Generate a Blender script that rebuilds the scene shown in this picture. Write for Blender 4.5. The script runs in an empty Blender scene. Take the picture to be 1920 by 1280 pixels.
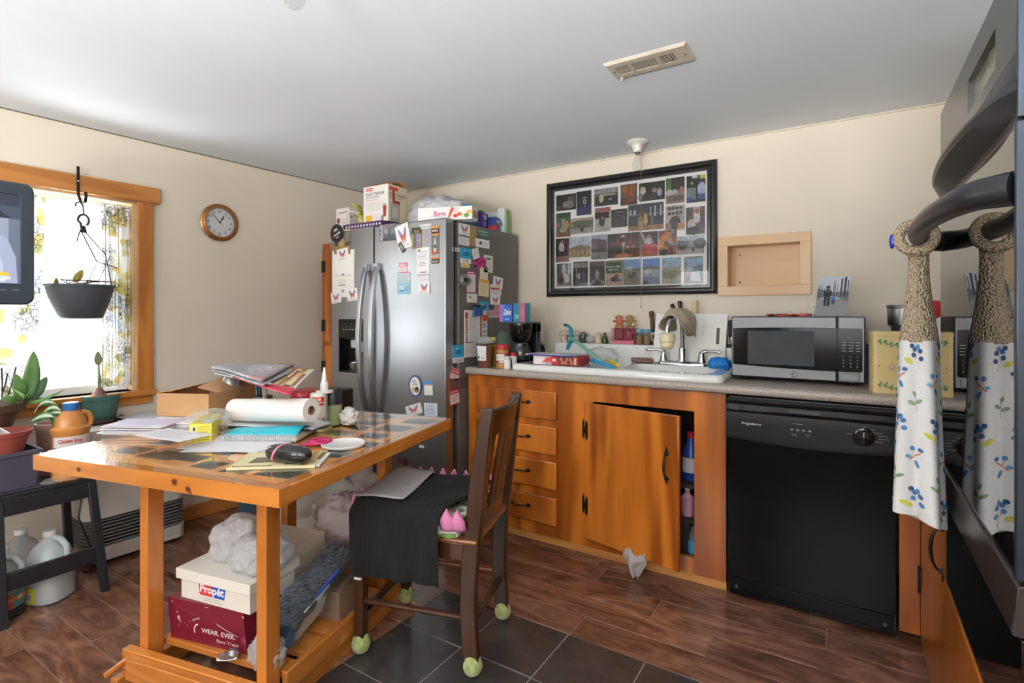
import bpy, math, random
from mathutils import Matrix, Vector, noise
random.seed(7)
PI = math.pi
SC = bpy.context.scene
COL = SC.collection
R = math.radians

# ------------------------------------------------------------------ camera geometry (also used to measure the room)
FPX = 990.0; YAW = R(32.47); CAMZ = 1.22; HOR = 588.0
_F = Vector((-math.sin(YAW), math.cos(YAW), 0)); _R = Vector((math.cos(YAW), math.sin(YAW), 0))
def ray(u, v): return _F + _R*((u-960)/FPX) + Vector((0, 0, -(v-HOR)/FPX))
def oz(u, v, z):
    r = ray(u, v); t = (z-CAMZ)/r.z; return Vector((r.x*t, r.y*t, z))
def oy(u, v, y):
    r = ray(u, v); t = y/r.y; return Vector((r.x*t, y, CAMZ+r.z*t))
def ox(u, v, x):
    r = ray(u, v); t = x/r.x; return Vector((x, r.y*t, CAMZ+r.z*t))
WLO = Vector((-3.22, 3.07, 0)); WLA = -math.atan(.0449)
ML = Matrix.Translation(WLO) @ Matrix.Rotation(WLA, 4, 'Z')      # left wall frame: x into the room, y along the wall (0 at the corner)
MLI = ML.inverted()
def ow(u, v, n=0.0):
    a = MLI @ Vector((0, 0, CAMZ)); b = MLI.to_3x3() @ ray(u, v); t = (n-a.x)/b.x
    return a + b*t                                                 # local (n, s, z)

# ------------------------------------------------------------------ colour
def lin(c):
    c = c/255.0
    return c/12.92 if c <= .04045 else ((c+.055)/1.055)**2.4
def rgb(h):
    if isinstance(h, str):
        h = h.lstrip('#'); h = (int(h[0:2], 16), int(h[2:4], 16), int(h[4:6], 16))
    return (lin(h[0]), lin(h[1]), lin(h[2]), 1.0)

# ------------------------------------------------------------------ materials
def new_mat(name):
    m = bpy.data.materials.new(name); m.use_nodes = True
    n = m.node_tree.nodes; l = m.node_tree.links
    return m, n, l, n['Principled BSDF']
def sock(b, names):
    for k in names:
        if k in b.inputs: return b.inputs[k]
def mix_rgb(n, l, fac, a, b, mode='MIX'):
    x = n.new('ShaderNodeMix'); x.data_type = 'RGBA'; x.blend_type = mode
    for s, v in ((0, fac), (6, a), (7, b)):
        if hasattr(v, 'is_linked') or hasattr(v, 'links'): l.new(v, x.inputs[s])
        else: x.inputs[s].default_value = v
    return x.outputs[2]
def coords(n, l, scale=(1, 1, 1), rot=(0, 0, 0), kind='Object'):
    t = n.new('ShaderNodeTexCoord'); m = n.new('ShaderNodeMapping')
    m.inputs['Scale'].default_value = scale; m.inputs['Rotation'].default_value = rot
    l.new(t.outputs[kind], m.inputs['Vector']); return m.outputs[0]
def noise_t(n, l, vec, scale, detail=4, rough=.55, dist=0):
    t = n.new('ShaderNodeTexNoise'); t.inputs['Scale'].default_value = scale
    t.inputs['Detail'].default_value = detail; t.inputs['Roughness'].default_value = rough; t.inputs['Distortion'].default_value = dist
    if vec is not None: l.new(vec, t.inputs['Vector'])
    return t.outputs[0]
def ramp(n, l, fac, stops, interp='LINEAR'):
    r = n.new('ShaderNodeValToRGB'); r.color_ramp.interpolation = interp
    e = r.color_ramp.elements
    while len(e) < len(stops): e.new(.5)
    for i, (p, c) in enumerate(stops):
        e[i].position = p; e[i].color = c if not isinstance(c, str) else rgb(c)
    l.new(fac, r.inputs[0]); return r.outputs[0]
def bump(n, l, bs, h, strength=.2, dist=.002):
    b = n.new('ShaderNodeBump'); b.inputs['Strength'].default_value = strength; b.inputs['Distance'].default_value = dist
    l.new(h, b.inputs['Height']); l.new(b.outputs[0], bs.inputs['Normal'])
MATS = {}
def mat(name, col, rough=.5, metal=0, var=.08, vs=14, bmp=0, bs=60, spec=.5, ior=None, coat=0, trans=0, emit=0, alpha=1, sheen=0, stretch=(1, 1, 1)):
    if name in MATS: return MATS[name]
    m, n, l, b = new_mat(name); c = rgb(col)
    vec = coords(n, l, stretch)
    if var:
        f = noise_t(n, l, vec, vs, 5)
        lo = tuple(x*(1-var*1.6) for x in c[:3])+(1,); hi = tuple(min(1, x*(1+var)) for x in c[:3])+(1,)
        l.new(ramp(n, l, f, [(.3, lo), (.7, hi)]), b.inputs['Base Color'])
    else: b.inputs['Base Color'].default_value = c
    b.inputs['Roughness'].default_value = rough; b.inputs['Metallic'].default_value = metal
    s = sock(b, ['Specular IOR Level', 'Specular']); s.default_value = spec
    if ior: b.inputs['IOR'].default_value = ior
    if coat: b.inputs['Coat Weight'].default_value = coat; b.inputs['Coat Roughness'].default_value = .06
    if trans: b.inputs['Transmission Weight'].default_value = trans
    if emit: b.inputs['Emission Color'].default_value = c; b.inputs['Emission Strength'].default_value = emit
    if alpha < 1: b.inputs['Alpha'].default_value = alpha
    if sheen: b.inputs['Sheen Weight'].default_value = sheen
    if bmp: bump(n, l, b, noise_t(n, l, vec, bs, 4), bmp)
    MATS[name] = m; return m
def glass(name, col='ffffff', rough=.02, clear=.86):
    """thin clear sheet: mostly see-through with a fresnel reflection"""
    if name in MATS: return MATS[name]
    m, n, l, b = new_mat(name); n.remove(b)
    t = n.new('ShaderNodeBsdfTransparent'); t.inputs[0].default_value = tuple(x*clear for x in rgb(col)[:3])+(1,)
    g = n.new('ShaderNodeBsdfGlossy'); g.inputs['Roughness'].default_value = rough
    f = n.new('ShaderNodeFresnel'); f.inputs[0].default_value = 1.45
    ge = n.new('ShaderNodeNewGeometry'); k = n.new('ShaderNodeMath'); k.operation = 'SUBTRACT'; k.inputs[0].default_value = 1; l.new(ge.outputs['Backfacing'], k.inputs[1])
    mu = n.new('ShaderNodeMath'); mu.operation = 'MULTIPLY'; l.new(f.outputs[0], mu.inputs[0]); l.new(k.outputs[0], mu.inputs[1])
    x = n.new('ShaderNodeMixShader'); l.new(mu.outputs[0], x.inputs[0]); l.new(t.outputs[0], x.inputs[1]); l.new(g.outputs[0], x.inputs[2])
    l.new(x.outputs[0], n['Material Output'].inputs[0]); MATS[name] = m; return m
def film(name, col, opacity=.35, rough=.25):
    """plastic film: partly see-through, partly milky and glossy"""
    if name in MATS: return MATS[name]
    m, n, l, b = new_mat(name)
    b.inputs['Base Color'].default_value = rgb(col); b.inputs['Roughness'].default_value = rough; b.inputs['IOR'].default_value = 1.6
    t = n.new('ShaderNodeBsdfTransparent'); x = n.new('ShaderNodeMixShader'); x.inputs[0].default_value = opacity
    tr = n.new('ShaderNodeBsdfTranslucent'); tr.inputs[0].default_value = rgb(col)
    y = n.new('ShaderNodeMixShader'); y.inputs[0].default_value = .3
    l.new(b.outputs[0], y.inputs[1]); l.new(tr.outputs[0], y.inputs[2])
    l.new(t.outputs[0], x.inputs[1]); l.new(y.outputs[0], x.inputs[2]); l.new(x.outputs[0], n['Material Output'].inputs[0])
    bump(n, l, b, noise_t(n, l, coords(n, l), 34, 4, .6, 1.5), .7, .012)
    MATS[name] = m; return m
def wood(name, light, dark, axis='X', scale=1.0, rough=.3, bands=9, contrast=1.0, knots=0, coat=.25, knotcol='4a2408', fineness='777777'):
    if name in MATS: return MATS[name]
    m, n, l, b = new_mat(name)
    s = {'X': (.12, 1, 1), 'Y': (1, .12, 1), 'Z': (1, 1, .12)}[axis]
    oi = n.new('ShaderNodeObjectInfo'); tc = n.new('ShaderNodeTexCoord')
    off = n.new('ShaderNodeVectorMath'); off.operation = 'ADD'
    mul = n.new('ShaderNodeVectorMath'); mul.operation = 'SCALE'; mul.inputs['Scale'].default_value = 7.3
    cmb = n.new('ShaderNodeCombineXYZ')
    for i in range(3): l.new(oi.outputs['Random'], cmb.inputs[i])
    l.new(cmb.outputs[0], mul.inputs[0]); l.new(tc.outputs['Object'], off.inputs[0]); l.new(mul.outputs[0], off.inputs[1])
    mp = n.new('ShaderNodeMapping'); mp.inputs['Scale'].default_value = tuple(k*scale for k in s); l.new(off.outputs[0], mp.inputs[0])
    big = noise_t(n, l, mp.outputs[0], bands*.9, 2, .5, .6)
    sn = n.new('ShaderNodeMath'); sn.operation = 'MULTIPLY'; sn.inputs[1].default_value = 26; l.new(big, sn.inputs[0])
    s2 = n.new('ShaderNodeMath'); s2.operation = 'SINE'; l.new(sn.outputs[0], s2.inputs[0])
    mr = n.new('ShaderNodeMapRange'); mr.inputs[1].default_value = -1; mr.inputs[2].default_value = 1; l.new(s2.outputs[0], mr.inputs[0])
    fine = noise_t(n, l, mp.outputs[0], 90, 3)
    lo, hi = rgb(dark), rgb(light)
    c1 = mix_rgb(n, l, mr.outputs[0], tuple(lo[i]*.5*contrast+hi[i]*(1-.5*contrast) for i in range(3))+(1,), hi)
    c2 = mix_rgb(n, l, ramp(n, l, fine, [(.35, '000000'), (.75, fineness)]), c1, lo)
    blot = noise_t(n, l, off.outputs[0], 2.5, 3)
    c3 = mix_rgb(n, l, ramp(n, l, blot, [(.45, '000000'), (.8, 'aaaaaa')]), c2, mix_rgb(n, l, .5, c2, lo))
    if knots:
        vo = n.new('ShaderNodeTexVoronoi'); vo.inputs['Scale'].default_value = knots
        l.new(off.outputs[0], vo.inputs['Vector'])
        c3 = mix_rgb(n, l, ramp(n, l, vo.outputs['Distance'], [(.013, 'ffffff'), (.034, '000000')]), c3, rgb(knotcol))
    l.new(c3, b.inputs['Base Color']); b.inputs['Roughness'].default_value = rough
    if coat: b.inputs['Coat Weight'].default_value = coat; b.inputs['Coat Roughness'].default_value = .08
    MATS[name] = m; return m
def print_mat(name, rough=.5, noisy=0, emit=0, coat=0):
    m, n, l, b = new_mat(name)
    a = n.new('ShaderNodeAttribute'); a.attribute_name = 'Col'; c = a.outputs['Color']
    if noisy:
        f = noise_t(n, l, coords(n, l), noisy, 5, .65)
        c = mix_rgb(n, l, 1.0, c, ramp(n, l, f, [(.3, 'a8a8a8'), (.72, 'ffffff')]), 'MULTIPLY')
    l.new(c, b.inputs['Base Color']); b.inputs['Roughness'].default_value = rough
    if coat: b.inputs['Coat Weight'].default_value = coat
    if emit: l.new(c, b.inputs['Emission Color']); b.inputs['Emission Strength'].default_value = emit
    MATS[name] = m; return m
PRINT = print_mat('printed_paper', .55); PHOTO = print_mat('photo_print', .35, 55); GLOSSP = print_mat('glossy_print', .2)
OLDPHOTO = print_mat('old_photo_print', .3, 45)

# ------------------------------------------------------------------ mesh builder
class Fr:
    """flat drawing frame: origin o, unit ux, uy; normal = ux x uy"""
    def __init__(s, o, ux, uy): s.o = Vector(o); s.ux = Vector(ux).normalized(); s.uy = Vector(uy).normalized(); s.n = s.ux.cross(s.uy)
    def p(s, x, y, h=0): return s.o + s.ux*x + s.uy*y + s.n*h
    def sub(s, x, y, rot=0, h=0):
        c, k = math.cos(rot), math.sin(rot)
        return Fr(s.p(x, y, h), s.ux*c+s.uy*k, s.uy*c-s.ux*k)
_TXT = {}
def text_geo(s, bold=0):
    key = (s, bold)
    if key not in _TXT:
        cu = bpy.data.curves.new('t', 'FONT'); cu.body = s; cu.size = 1; cu.resolution_u = 3; cu.offset = bold; cu.fill_mode = 'FRONT'
        ob = bpy.data.objects.new('t', cu); COL.objects.link(ob)
        dg = bpy.context.evaluated_depsgraph_get(); dg.update()
        me = ob.evaluated_get(dg).to_mesh()
        vs = [v.co.copy() for v in me.vertices]; fs = [tuple(p.vertices) for p in me.polygons]
        ob.evaluated_get(dg).to_mesh_clear(); bpy.data.objects.remove(ob); bpy.data.curves.remove(cu)
        _TXT[key] = (vs, fs)
    return _TXT[key]
class B:
    def __init__(s): s.v = []; s.f = []; s.m = []; s.c = []; s.M = None; s.usec = False
    def pt(s, p):
        p = Vector(p)
        if s.M is not None: p = s.M @ p
        s.v.append(p); return len(s.v)-1
    def face(s, idx, m=0, c=None):
        s.f.append(tuple(idx)); s.m.append(m); s.c.append(c)
        if c is not None: s.usec = True
    def poly(s, pts, m=0, c=None): s.face([s.pt(p) for p in pts], m, c)
    def hexa(s, p, m=0, c=None):
        i = [s.pt(q) for q in p]
        for q in ((0, 3, 2, 1), (4, 5, 6, 7), (0, 1, 5, 4), (1, 2, 6, 5), (2, 3, 7, 6), (3, 0, 4, 7)): s.face([i[k] for k in q], m, c)
        return s
    def box(s, x0, x1, y0, y1, z0, z1, m=0, c=None):
        return s.hexa([(x0, y0, z0), (x1, y0, z0), (x1, y1, z0), (x0, y1, z0), (x0, y0, z1), (x1, y0, z1), (x1, y1, z1), (x0, y1, z1)], m, c)
    def obox(s, c0, ax, ay, az, m=0, c=None):
        """box centred c0, half-extent vectors ax, ay, az"""
        o = Vector(c0); ax, ay, az = Vector(ax), Vector(ay), Vector(az)
        return s.hexa([o-ax-ay-az, o+ax-ay-az, o+ax+ay-az, o-ax+ay-az, o-ax-ay+az, o+ax-ay+az, o+ax+ay+az, o-ax+ay+az], m, c)
    def fbox(s, fr, x0, x1, y0, y1, h0, h1, m=0, c=None):
        return s.hexa([fr.p(x0, y0, h0), fr.p(x1, y0, h0), fr.p(x1, y1, h0), fr.p(x0, y1, h0), fr.p(x0, y0, h1), fr.p(x1, y0, h1), fr.p(x1, y1, h1), fr.p(x0, y1, h1)], m, c)
    def bar(s, p, q, w, h, up=(0, 0, 1), m=0, c=None):
        p, q = Vector(p), Vector(q); d = (q-p); sd = d.cross(Vector(up)).normalized(); u2 = sd.cross(d).normalized()
        return s.obox((p+q)/2, d/2, sd*w/2, u2*h/2, m, c)
    def rings(s, rs, m=0, c=None, closed=True, cap=(True, True)):
        ids = [[s.pt(p) for p in r] for r in rs]; n = len(ids[0])
        for a, b in zip(ids, ids[1:]):
            for k in range(n if closed else n-1):
                k2 = (k+1) % n; s.face((a[k], a[k2], b[k2], b[k]), m, c)
        if closed and cap[0]: s.face(ids[0][::-1], m, c)
        if closed and cap[1]: s.face(ids[-1], m, c)
        return s
    def tube(s, pts, r, n=10, m=0, c=None, cap=(True, True), flat=1.0):
        pts = [Vector(p) for p in pts]; rr = r if isinstance(r, (list, tuple)) else [r]*len(pts)
        rs = []; up = None
        for i, p in enumerate(pts):
            t = (pts[min(i+1, len(pts)-1)] - pts[max(i-1, 0)]).normalized()
            if up is None:
                up = Vector((0, 0, 1)) if abs(t.z) < .9 else Vector((1, 0, 0))
            a = t.cross(up).normalized(); up = a.cross(t).normalized()
            rs.append([p + (a*math.cos(2*PI*k/n)+up*math.sin(2*PI*k/n)*flat)*rr[i] for k in range(n)])
        return s.rings(rs, m, c, True, cap)
    def lathe(s, prof, o=(0, 0, 0), n=24, m=0, c=None, ax=None, sx=1, sy=1, cap=(True, True)):
        """prof: (r, z) from bottom to top; ax: matrix 3x3 turning z"""
        o = Vector(o); rs = []
        for r_, z in prof:
            ring = []
            for k in range(n):
                p = Vector((r_*math.cos(2*PI*k/n)*sx, r_*math.sin(2*PI*k/n)*sy, z))
                if ax is not None: p = ax @ p
                ring.append(o+p)
            rs.append(ring)
        return s.rings(rs, m, c, True, cap)
    def ball(s, o, r, n=20, k=12, m=0, c=None, fn=None):
        o = Vector(o); r = Vector(r) if not isinstance(r, (int, float)) else Vector((r, r, r))
        rs = []
        for i in range(1, k):
            a = PI*i/k; ring = []
            for j in range(n):
                d = Vector((math.sin(a)*math.cos(2*PI*j/n), math.sin(a)*math.sin(2*PI*j/n), -math.cos(a)))
                p = Vector((d.x*r.x, d.y*r.y, d.z*r.z))
                if fn: p = fn(d, p)
                ring.append(o+p)
            rs.append(ring)
        ids = [[s.pt(p) for p in rg] for rg in rs]
        d = Vector((0, 0, -1)); p = Vector((0, 0, -r.z)); b0 = s.pt(o+(fn(d, p) if fn else p))
        d = Vector((0, 0, 1)); p = Vector((0, 0, r.z)); t0 = s.pt(o+(fn(d, p) if fn else p))
        for a_, b_ in zip(ids, ids[1:]):
            for q in range(n): s.face((a_[q], a_[(q+1) % n], b_[(q+1) % n], b_[q]), m, c)
        for q in range(n):
            s.face((b0, ids[0][(q+1) % n], ids[0][q]), m, c); s.face((t0, ids[-1][q], ids[-1][(q+1) % n]), m, c)
        return s
    def prism(s, fr, pts, h0, h1, m=0, c=None):
        a = [s.pt(fr.p(x, y, h0)) for x, y in pts]; b = [s.pt(fr.p(x, y, h1)) for x, y in pts]; n = len(pts)
        s.face(a[::-1], m, c); s.face(b, m, c)
        for k in range(n): s.face((a[k], a[(k+1) % n], b[(k+1) % n], b[k]), m, c)
        return s
    def grid(s, fn, nu, nv, m=0, c=None, cf=None):
        ids = [[s.pt(fn(i/nu, j/nv)) for j in range(nv+1)] for i in range(nu+1)]
        for i in range(nu):
            for j in range(nv):
                s.face((ids[i][j], ids[i+1][j], ids[i+1][j+1], ids[i][j+1]), m, cf(i/nu, j/nv) if cf else c)
        return s
    def text(s, t, fr, x, y, h, m=0, c=None, width=None, center=False, bold=0, lift=.0004, shear=0):
        vs, fs = text_geo(t, bold)
        if not vs: return s
        w = max(v.x for v in vs)-min(v.x for v in vs); k = h/.7; kx = (width/w) if width else k
        x0 = x - (w*kx/2 if center else 0); mn = min(v.x for v in vs)
        ids = [s.pt(fr.p(x0+(v.x-mn)*kx+v.y*k*shear, y+v.y*k, lift)) for v in vs]
        for f in fs: s.face([ids[i] for i in f], m, c)
        return s
    def build(s, name, mats, parent=None, bevel=0, seg=2, sub=0, solid=0, smooth=35, label=None, kind=None, local=False, off=-1):
        me = bpy.data.meshes.new(name)
        base = Vector((0, 0, 0))
        if parent is None:
            xs = [p.x for p in s.v]; ys = [p.y for p in s.v]; zs = [p.z for p in s.v]
            base = Vector(((min(xs)+max(xs))/2, (min(ys)+max(ys))/2, min(zs)))
        me.from_pydata([p-base for p in s.v], [], s.f); me.update()
        if not isinstance(mats, (list, tuple)): mats = [mats]
        for m_ in mats: me.materials.append(m_)
        me.polygons.foreach_set('material_index', s.m)
        if s.usec:
            at = me.color_attributes.new('Col', 'FLOAT_COLOR', 'CORNER'); data = []
            for p, c in zip(me.polygons, s.c):
                cc = rgb(c) if c is not None else (.8, .8, .8, 1)
                data.extend(list(cc)*p.loop_total)
            at.data.foreach_set('color', data)
        if smooth:
            me.polygons.foreach_set('use_smooth', [True]*len(me.polygons)); me.set_sharp_from_angle(angle=R(smooth))
        o = bpy.data.objects.new(name, me); COL.objects.link(o); o.location = base
        if parent is not None:
            o.parent = parent
            if '_inv' in parent: o.matrix_parent_inverse = Matrix([list(parent['_inv'])[i*4:i*4+4] for i in range(4)])
        if solid:
            md = o.modifiers.new('s', 'SOLIDIFY'); md.thickness = solid; md.offset = off
        if bevel:
            md = o.modifiers.new('b', 'BEVEL'); md.width = bevel; md.segments = seg; md.limit_method = 'ANGLE'; md.angle_limit = R(40); md.harden_normals = False
        if sub:
            md = o.modifiers.new('u', 'SUBSURF'); md.levels = sub; md.render_levels = sub
        if label: o['label'] = label
        if kind: o['kind'] = kind
        return o
THINGS = []
def thing(name, label, cat, loc=(0, 0, 0), rz=0, group=None, local=False):
    o = bpy.data.objects.new(name, None); COL.objects.link(o)
    o.location = loc; o.rotation_euler = (0, 0, rz); o.empty_display_size = .05
    o['label'] = label; o['category'] = cat
    if group: o['group'] = group
    if not local:
        inv = (Matrix.Translation(Vector(loc)) @ Matrix.Rotation(rz, 4, 'Z')).inverted()
        o['_inv'] = [x for r_ in inv for x in r_]
    THINGS.append(o); return o
def wallthing(name, label, cat, group=None):
    """thing whose parts are given in the left wall's frame"""
    return thing(name, label, cat, WLO, WLA, group, local=True)
def tag(o, label, cat, group=None, kind=None):
    o['label'] = label; o['category'] = cat
    if group: o['group'] = group
    if kind: o['kind'] = kind
    return o
def struct(o): o['kind'] = 'structure'; return o
def dup(root, loc=None, rz=None, label=None, group=None):
    r_ = root.copy(); COL.objects.link(r_)
    if loc is not None: r_.location = loc
    if rz is not None: r_.rotation_euler = (0, 0, rz)
    if label: r_['label'] = label
    if group: r_['group'] = group
    for ch in list(root.children):
        c = ch.copy(); COL.objects.link(c); c.parent = r_
        for g in list(ch.children):
            d = g.copy(); COL.objects.link(d); d.parent = c
    return r_
class Draw:
    """flat print on a frame, coordinates 0..1 over w x h, each layer a hair above the last"""
    def __init__(s, b, fr, w, h, m=0, lift=.0006): s.b = b; s.fr = fr; s.w = w; s.h = h; s.m = m; s.k = lift
    def up(s): s.k += .00007; return s.k
    def rect(s, x0, y0, x1, y1, c): h = s.up(); s.b.poly([s.fr.p(x*s.w, y*s.h, h) for x, y in ((x0, y0), (x1, y0), (x1, y1), (x0, y1))], s.m, c); return s
    def poly(s, pts, c): h = s.up(); s.b.poly([s.fr.p(x*s.w, y*s.h, h) for x, y in pts], s.m, c); return s
    def ell(s, cx, cy, rx, ry, c, n=14): return s.poly([(cx+rx*math.cos(2*PI*k/n), cy+ry*math.sin(2*PI*k/n)) for k in range(n)], c)
    def lines(s, x0, y0, x1, y1, n, c, fill=.35, rag=.3):
        h = s.up(); st = (y1-y0)/n
        for i in range(n):
            y = y1-st*(i+.65); xe = x1-(x1-x0)*random.random()*rag
            s.b.poly([s.fr.p(x*s.w, yy*s.h, h) for x, yy in ((x0, y), (xe, y), (xe, y+st*fill), (x0, y+st*fill))], s.m, c)
        return s
    def text(s, t, x, y, hh, c, width=None, center=False, bold=0, shear=0): s.b.text(t, s.fr, x*s.w, y*s.h, hh*s.h, s.m, c, width*s.w if width else None, center, bold, s.up(), shear); return s
    def person(s, x, y, hh, top, legs, skin='b98a6c', hair=None):
        w_ = hh*.16*s.h/s.w
        s.rect(x-w_*.8, y, x-w_*.08, y+hh*.48, legs); s.rect(x+w_*.08, y, x+w_*.8, y+hh*.48, legs)
        s.ell(x, y+hh*.62, w_*1.15, hh*.22, top); s.ell(x, y+hh*.9, w_*.55, hh*.09, skin)
        if hair: s.ell(x, y+hh*.95, w_*.56, hh*.06, hair)
        return s
def card(name, label, cat, fr, w, h, draw=None, base='f2f0ea', rough_mat=None, group=None, thick=.0012, round_=0):
    """thin flat thing (card, magnet, photo) centred on fr"""
    b = B()
    if round_:
        pts = [(w/2*math.cos(2*PI*k/32), h/2*math.sin(2*PI*k/32)) for k in range(32)]; b.prism(fr, pts, 0, thick, 0, base)
    else: b.fbox(fr, -w/2, w/2, -h/2, h/2, 0, thick, 0, base)
    if draw: draw(Draw(b, Fr(fr.p(-w/2, -h/2), fr.ux, fr.uy), w, h, 0, thick))
    return tag(b.build(name, rough_mat or PRINT, smooth=0), label, cat, group)
# ================================================================== SETTING
ZC = 2.18; YB = 3.07; XR = .87; YF = -1.65
WALLP = mat('cream_wall_paint', 'e6dcca', .7, var=.025, vs=3, bmp=.06, bs=90)
CEILP = mat('ceiling_paint', 'dfe5ea', .75, var=.02, vs=2, bmp=.05, bs=70)
PINE_X = wood('pine_trim_x', 'cf8a42', '8f4f1a', 'X', 1, .3, 7, knots=2.2)
PINE_Y = wood('pine_trim_y', 'd08b45', '95541f', 'Y', 1, .3, 7, knots=2.2)
PINE_Z = wood('pine_trim_z', 'cf8a42', '8f4f1a', 'Z', 1, .3, 7, knots=2.2)
WHITEVINYL = mat('white_vinyl', 'f0f2f4', .35, var=.01)
def wall_rects(b, put, a0, a1, z0, z1, holes):
    """solid wall strip from a0..a1, z0..z1 with rectangular holes (a0,a1,z0,z1)"""
    xs = sorted({a0, a1} | {h[0] for h in holes} | {h[1] for h in holes}); zs = sorted({z0, z1} | {h[2] for h in holes} | {h[3] for h in holes})
    for x0, x1 in zip(xs, xs[1:]):
        for q0, q1 in zip(zs, zs[1:]):
            cx, cz = (x0+x1)/2, (q0+q1)/2
            if any(h[0] < cx < h[1] and h[2] < cz < h[3] for h in holes): continue
            put(x0, x1, q0, q1)
NICHE = (-.553, -.207, 1.368, 1.588)
b = B(); wall_rects(b, lambda x0, x1, q0, q1: b.box(x0, x1, YB, YB+.12, q0, q1), -3.7, XR+.12, -.05, ZC, [(NICHE[0]-.014, NICHE[1]+.014, NICHE[2]-.014, NICHE[3]+.014)])
struct(b.build('wall_back', WALLP))
b = B(); b.box(XR, XR+.1, YF, YB, -.05, ZC); struct(b.build('wall_right', WALLP))
WIN = (-2.62, -1.735, .80, 1.835)
b = B(); b.M = ML; wall_rects(b, lambda x0, x1, q0, q1: b.box(-.16, 0, x0, x1, q0, q1), -4.9, .08, -.05, ZC, [WIN])
struct(b.build('wall_left', WALLP))
FW = [(-2.1, -1.15, .85, 1.87), (-.62, .45, .85, 1.95)]  # the second opening is added to let in fill light
b = B(); wall_rects(b, lambda x0, x1, q0, q1: b.box(x0, x1, YF-.12, YF, q0, q1), -3.7, XR+.1, -.05, ZC, FW)
struct(b.build('wall_front', WALLP))
b = B(); b.box(-3.75, XR+.12, YF-.1, YB+.1, ZC, ZC+.08); struct(b.build('ceiling', CEILP))
b = B(); b.box(-3.2, XR, YB-.008, YB, ZC-.012, ZC); struct(b.build('trim_1', mat('cream_bead', 'ddd2bd', .6), bevel=.003))
# thin dark bead along the joint of the left wall and the ceiling
b = B(); b.M = ML; b.box(0, .004, -4.5, -.02, ZC-.005, ZC); struct(b.build('trim_2', mat('dark_joint_bead', '6e655a', .8)))

# floor: plank tiles with grout grooves, each plank its own tint
def floor_mat():
    m, n, l, bs = new_mat('wood_look_plank'); a = n.new('ShaderNodeAttribute'); a.attribute_name = 'Col'
    sp = n.new('ShaderNodeSeparateColor'); l.new(a.outputs['Color'], sp.inputs[0])
    mp = coords(n, l, (2.2, 7, 7))
    off = n.new('ShaderNodeVectorMath'); off.operation = 'MULTIPLY_ADD'; off.inputs[1].default_value = (31, 17, 5)
    l.new(a.outputs['Color'], off.inputs[0]); l.new(mp, off.inputs[2])
    f1 = noise_t(n, l, off.outputs[0], 1.6, 6, .6, 1.4)
    f2 = noise_t(n, l, off.outputs[0], 7, 5, .7, .6)
    c = ramp(n, l, f1, [(.26, '422b21'), (.42, '6b4838'), (.55, '8a5f4a'), (.72, 'a17a62')])
    c = mix_rgb(n, l, ramp(n, l, f2, [(.35, '000000'), (.75, '999999')]), c, rgb('4c352b'))
    t = n.new('ShaderNodeMapRange'); t.inputs[3].default_value = .72; t.inputs[4].default_value = 1.12; l.new(sp.outputs[0], t.inputs[0])
    cc = n.new('ShaderNodeCombineXYZ')
    for i in range(3): l.new(t.outputs[0], cc.inputs[i])
    c = mix_rgb(n, l, 1.0, c, cc.outputs[0], 'MULTIPLY')
    l.new(c, bs.inputs['Base Color']); l.new(ramp(n, l, f2, [(.3, '4a4a4a'), (.7, '757575')]), bs.inputs['Roughness'])
    bump(n, l, bs, f2, .12, .002); return m
def tile_mat():
    m, n, l, bs = new_mat('slate_tile'); v = coords(n, l)
    f = noise_t(n, l, v, 5, 6, .65, .5); g = noise_t(n, l, v, 40, 4)
    c = ramp(n, l, f, [(.3, '2b2a29'), (.55, '393736'), (.75, '4b4440')])
    l.new(c, bs.inputs['Base Color']); l.new(ramp(n, l, g, [(.3, '555555'), (.7, '8a8a8a')]), bs.inputs['Roughness'])
    bump(n, l, bs, f, .15, .004); return m
TX0, TY1 = -1.495, 1.813
rows = []; y = TY1-.1425*25
while y < YB+.1: rows.append(y); y += .1425
GROUT = mat('grout', '8a705c', .85); GROUT2 = mat('grey_grout', '8d8983', .8)
b = B()
b.box(-3.7, TX0, YF-.1, YB+.1, -.06, -.0025, 1); b.box(TX0, XR+.1, TY1, YB+.1, -.06, -.0025, 1)
seams = {0: [], 1: []}
for i, y0 in enumerate(rows):
    y1 = y0+.1425; lo = -3.62; hi = XR+.08
    if y1 <= TY1+.002: hi = TX0
    if hi < lo: continue
    known = {1.813: [-.894], 2.2405: [-.974], .673: [-2.767], .8155: [-2.378]}
    ks = next((k for q, k in known.items() if abs(q-y0) < .02), None)
    start = ks[0] if ks else lo+random.uniform(.1, .8)
    xs = [start]
    while xs[-1] < hi: xs.append(xs[-1]+.905)
    while xs[0] > lo: xs.insert(0, xs[0]-.905)
    for x0, x1 in zip(xs, xs[1:]):
        x0c, x1c = max(x0, lo), min(x1, hi)
        if x1c-x0c < .02: continue
        k = random.randint(90, 255); g = .0019
        b.box(x0c+g, x1c-g, y0+g, y1-g, -.03, 0, 0, (k, random.randint(0, 255), random.randint(0, 255)))
struct(b.build('floor', [floor_mat(), GROUT], bevel=.0012, seg=1))
b = B(); b.box(TX0, XR+.1, YF-.1, TY1, -.06, -.002, 1)
yy = TY1
while yy > YF-.2:
    xx = TX0
    while xx < XR+.1:
        b.box(xx+.0022, min(xx+.2985, XR+.1)-.0022, yy-.2855+.0022, yy-.0022, -.03, .0, 0); xx += .2985
    yy -= .2855
struct(b.build('floor_tile', [tile_mat(), GROUT2], bevel=.001, seg=1))

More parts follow.
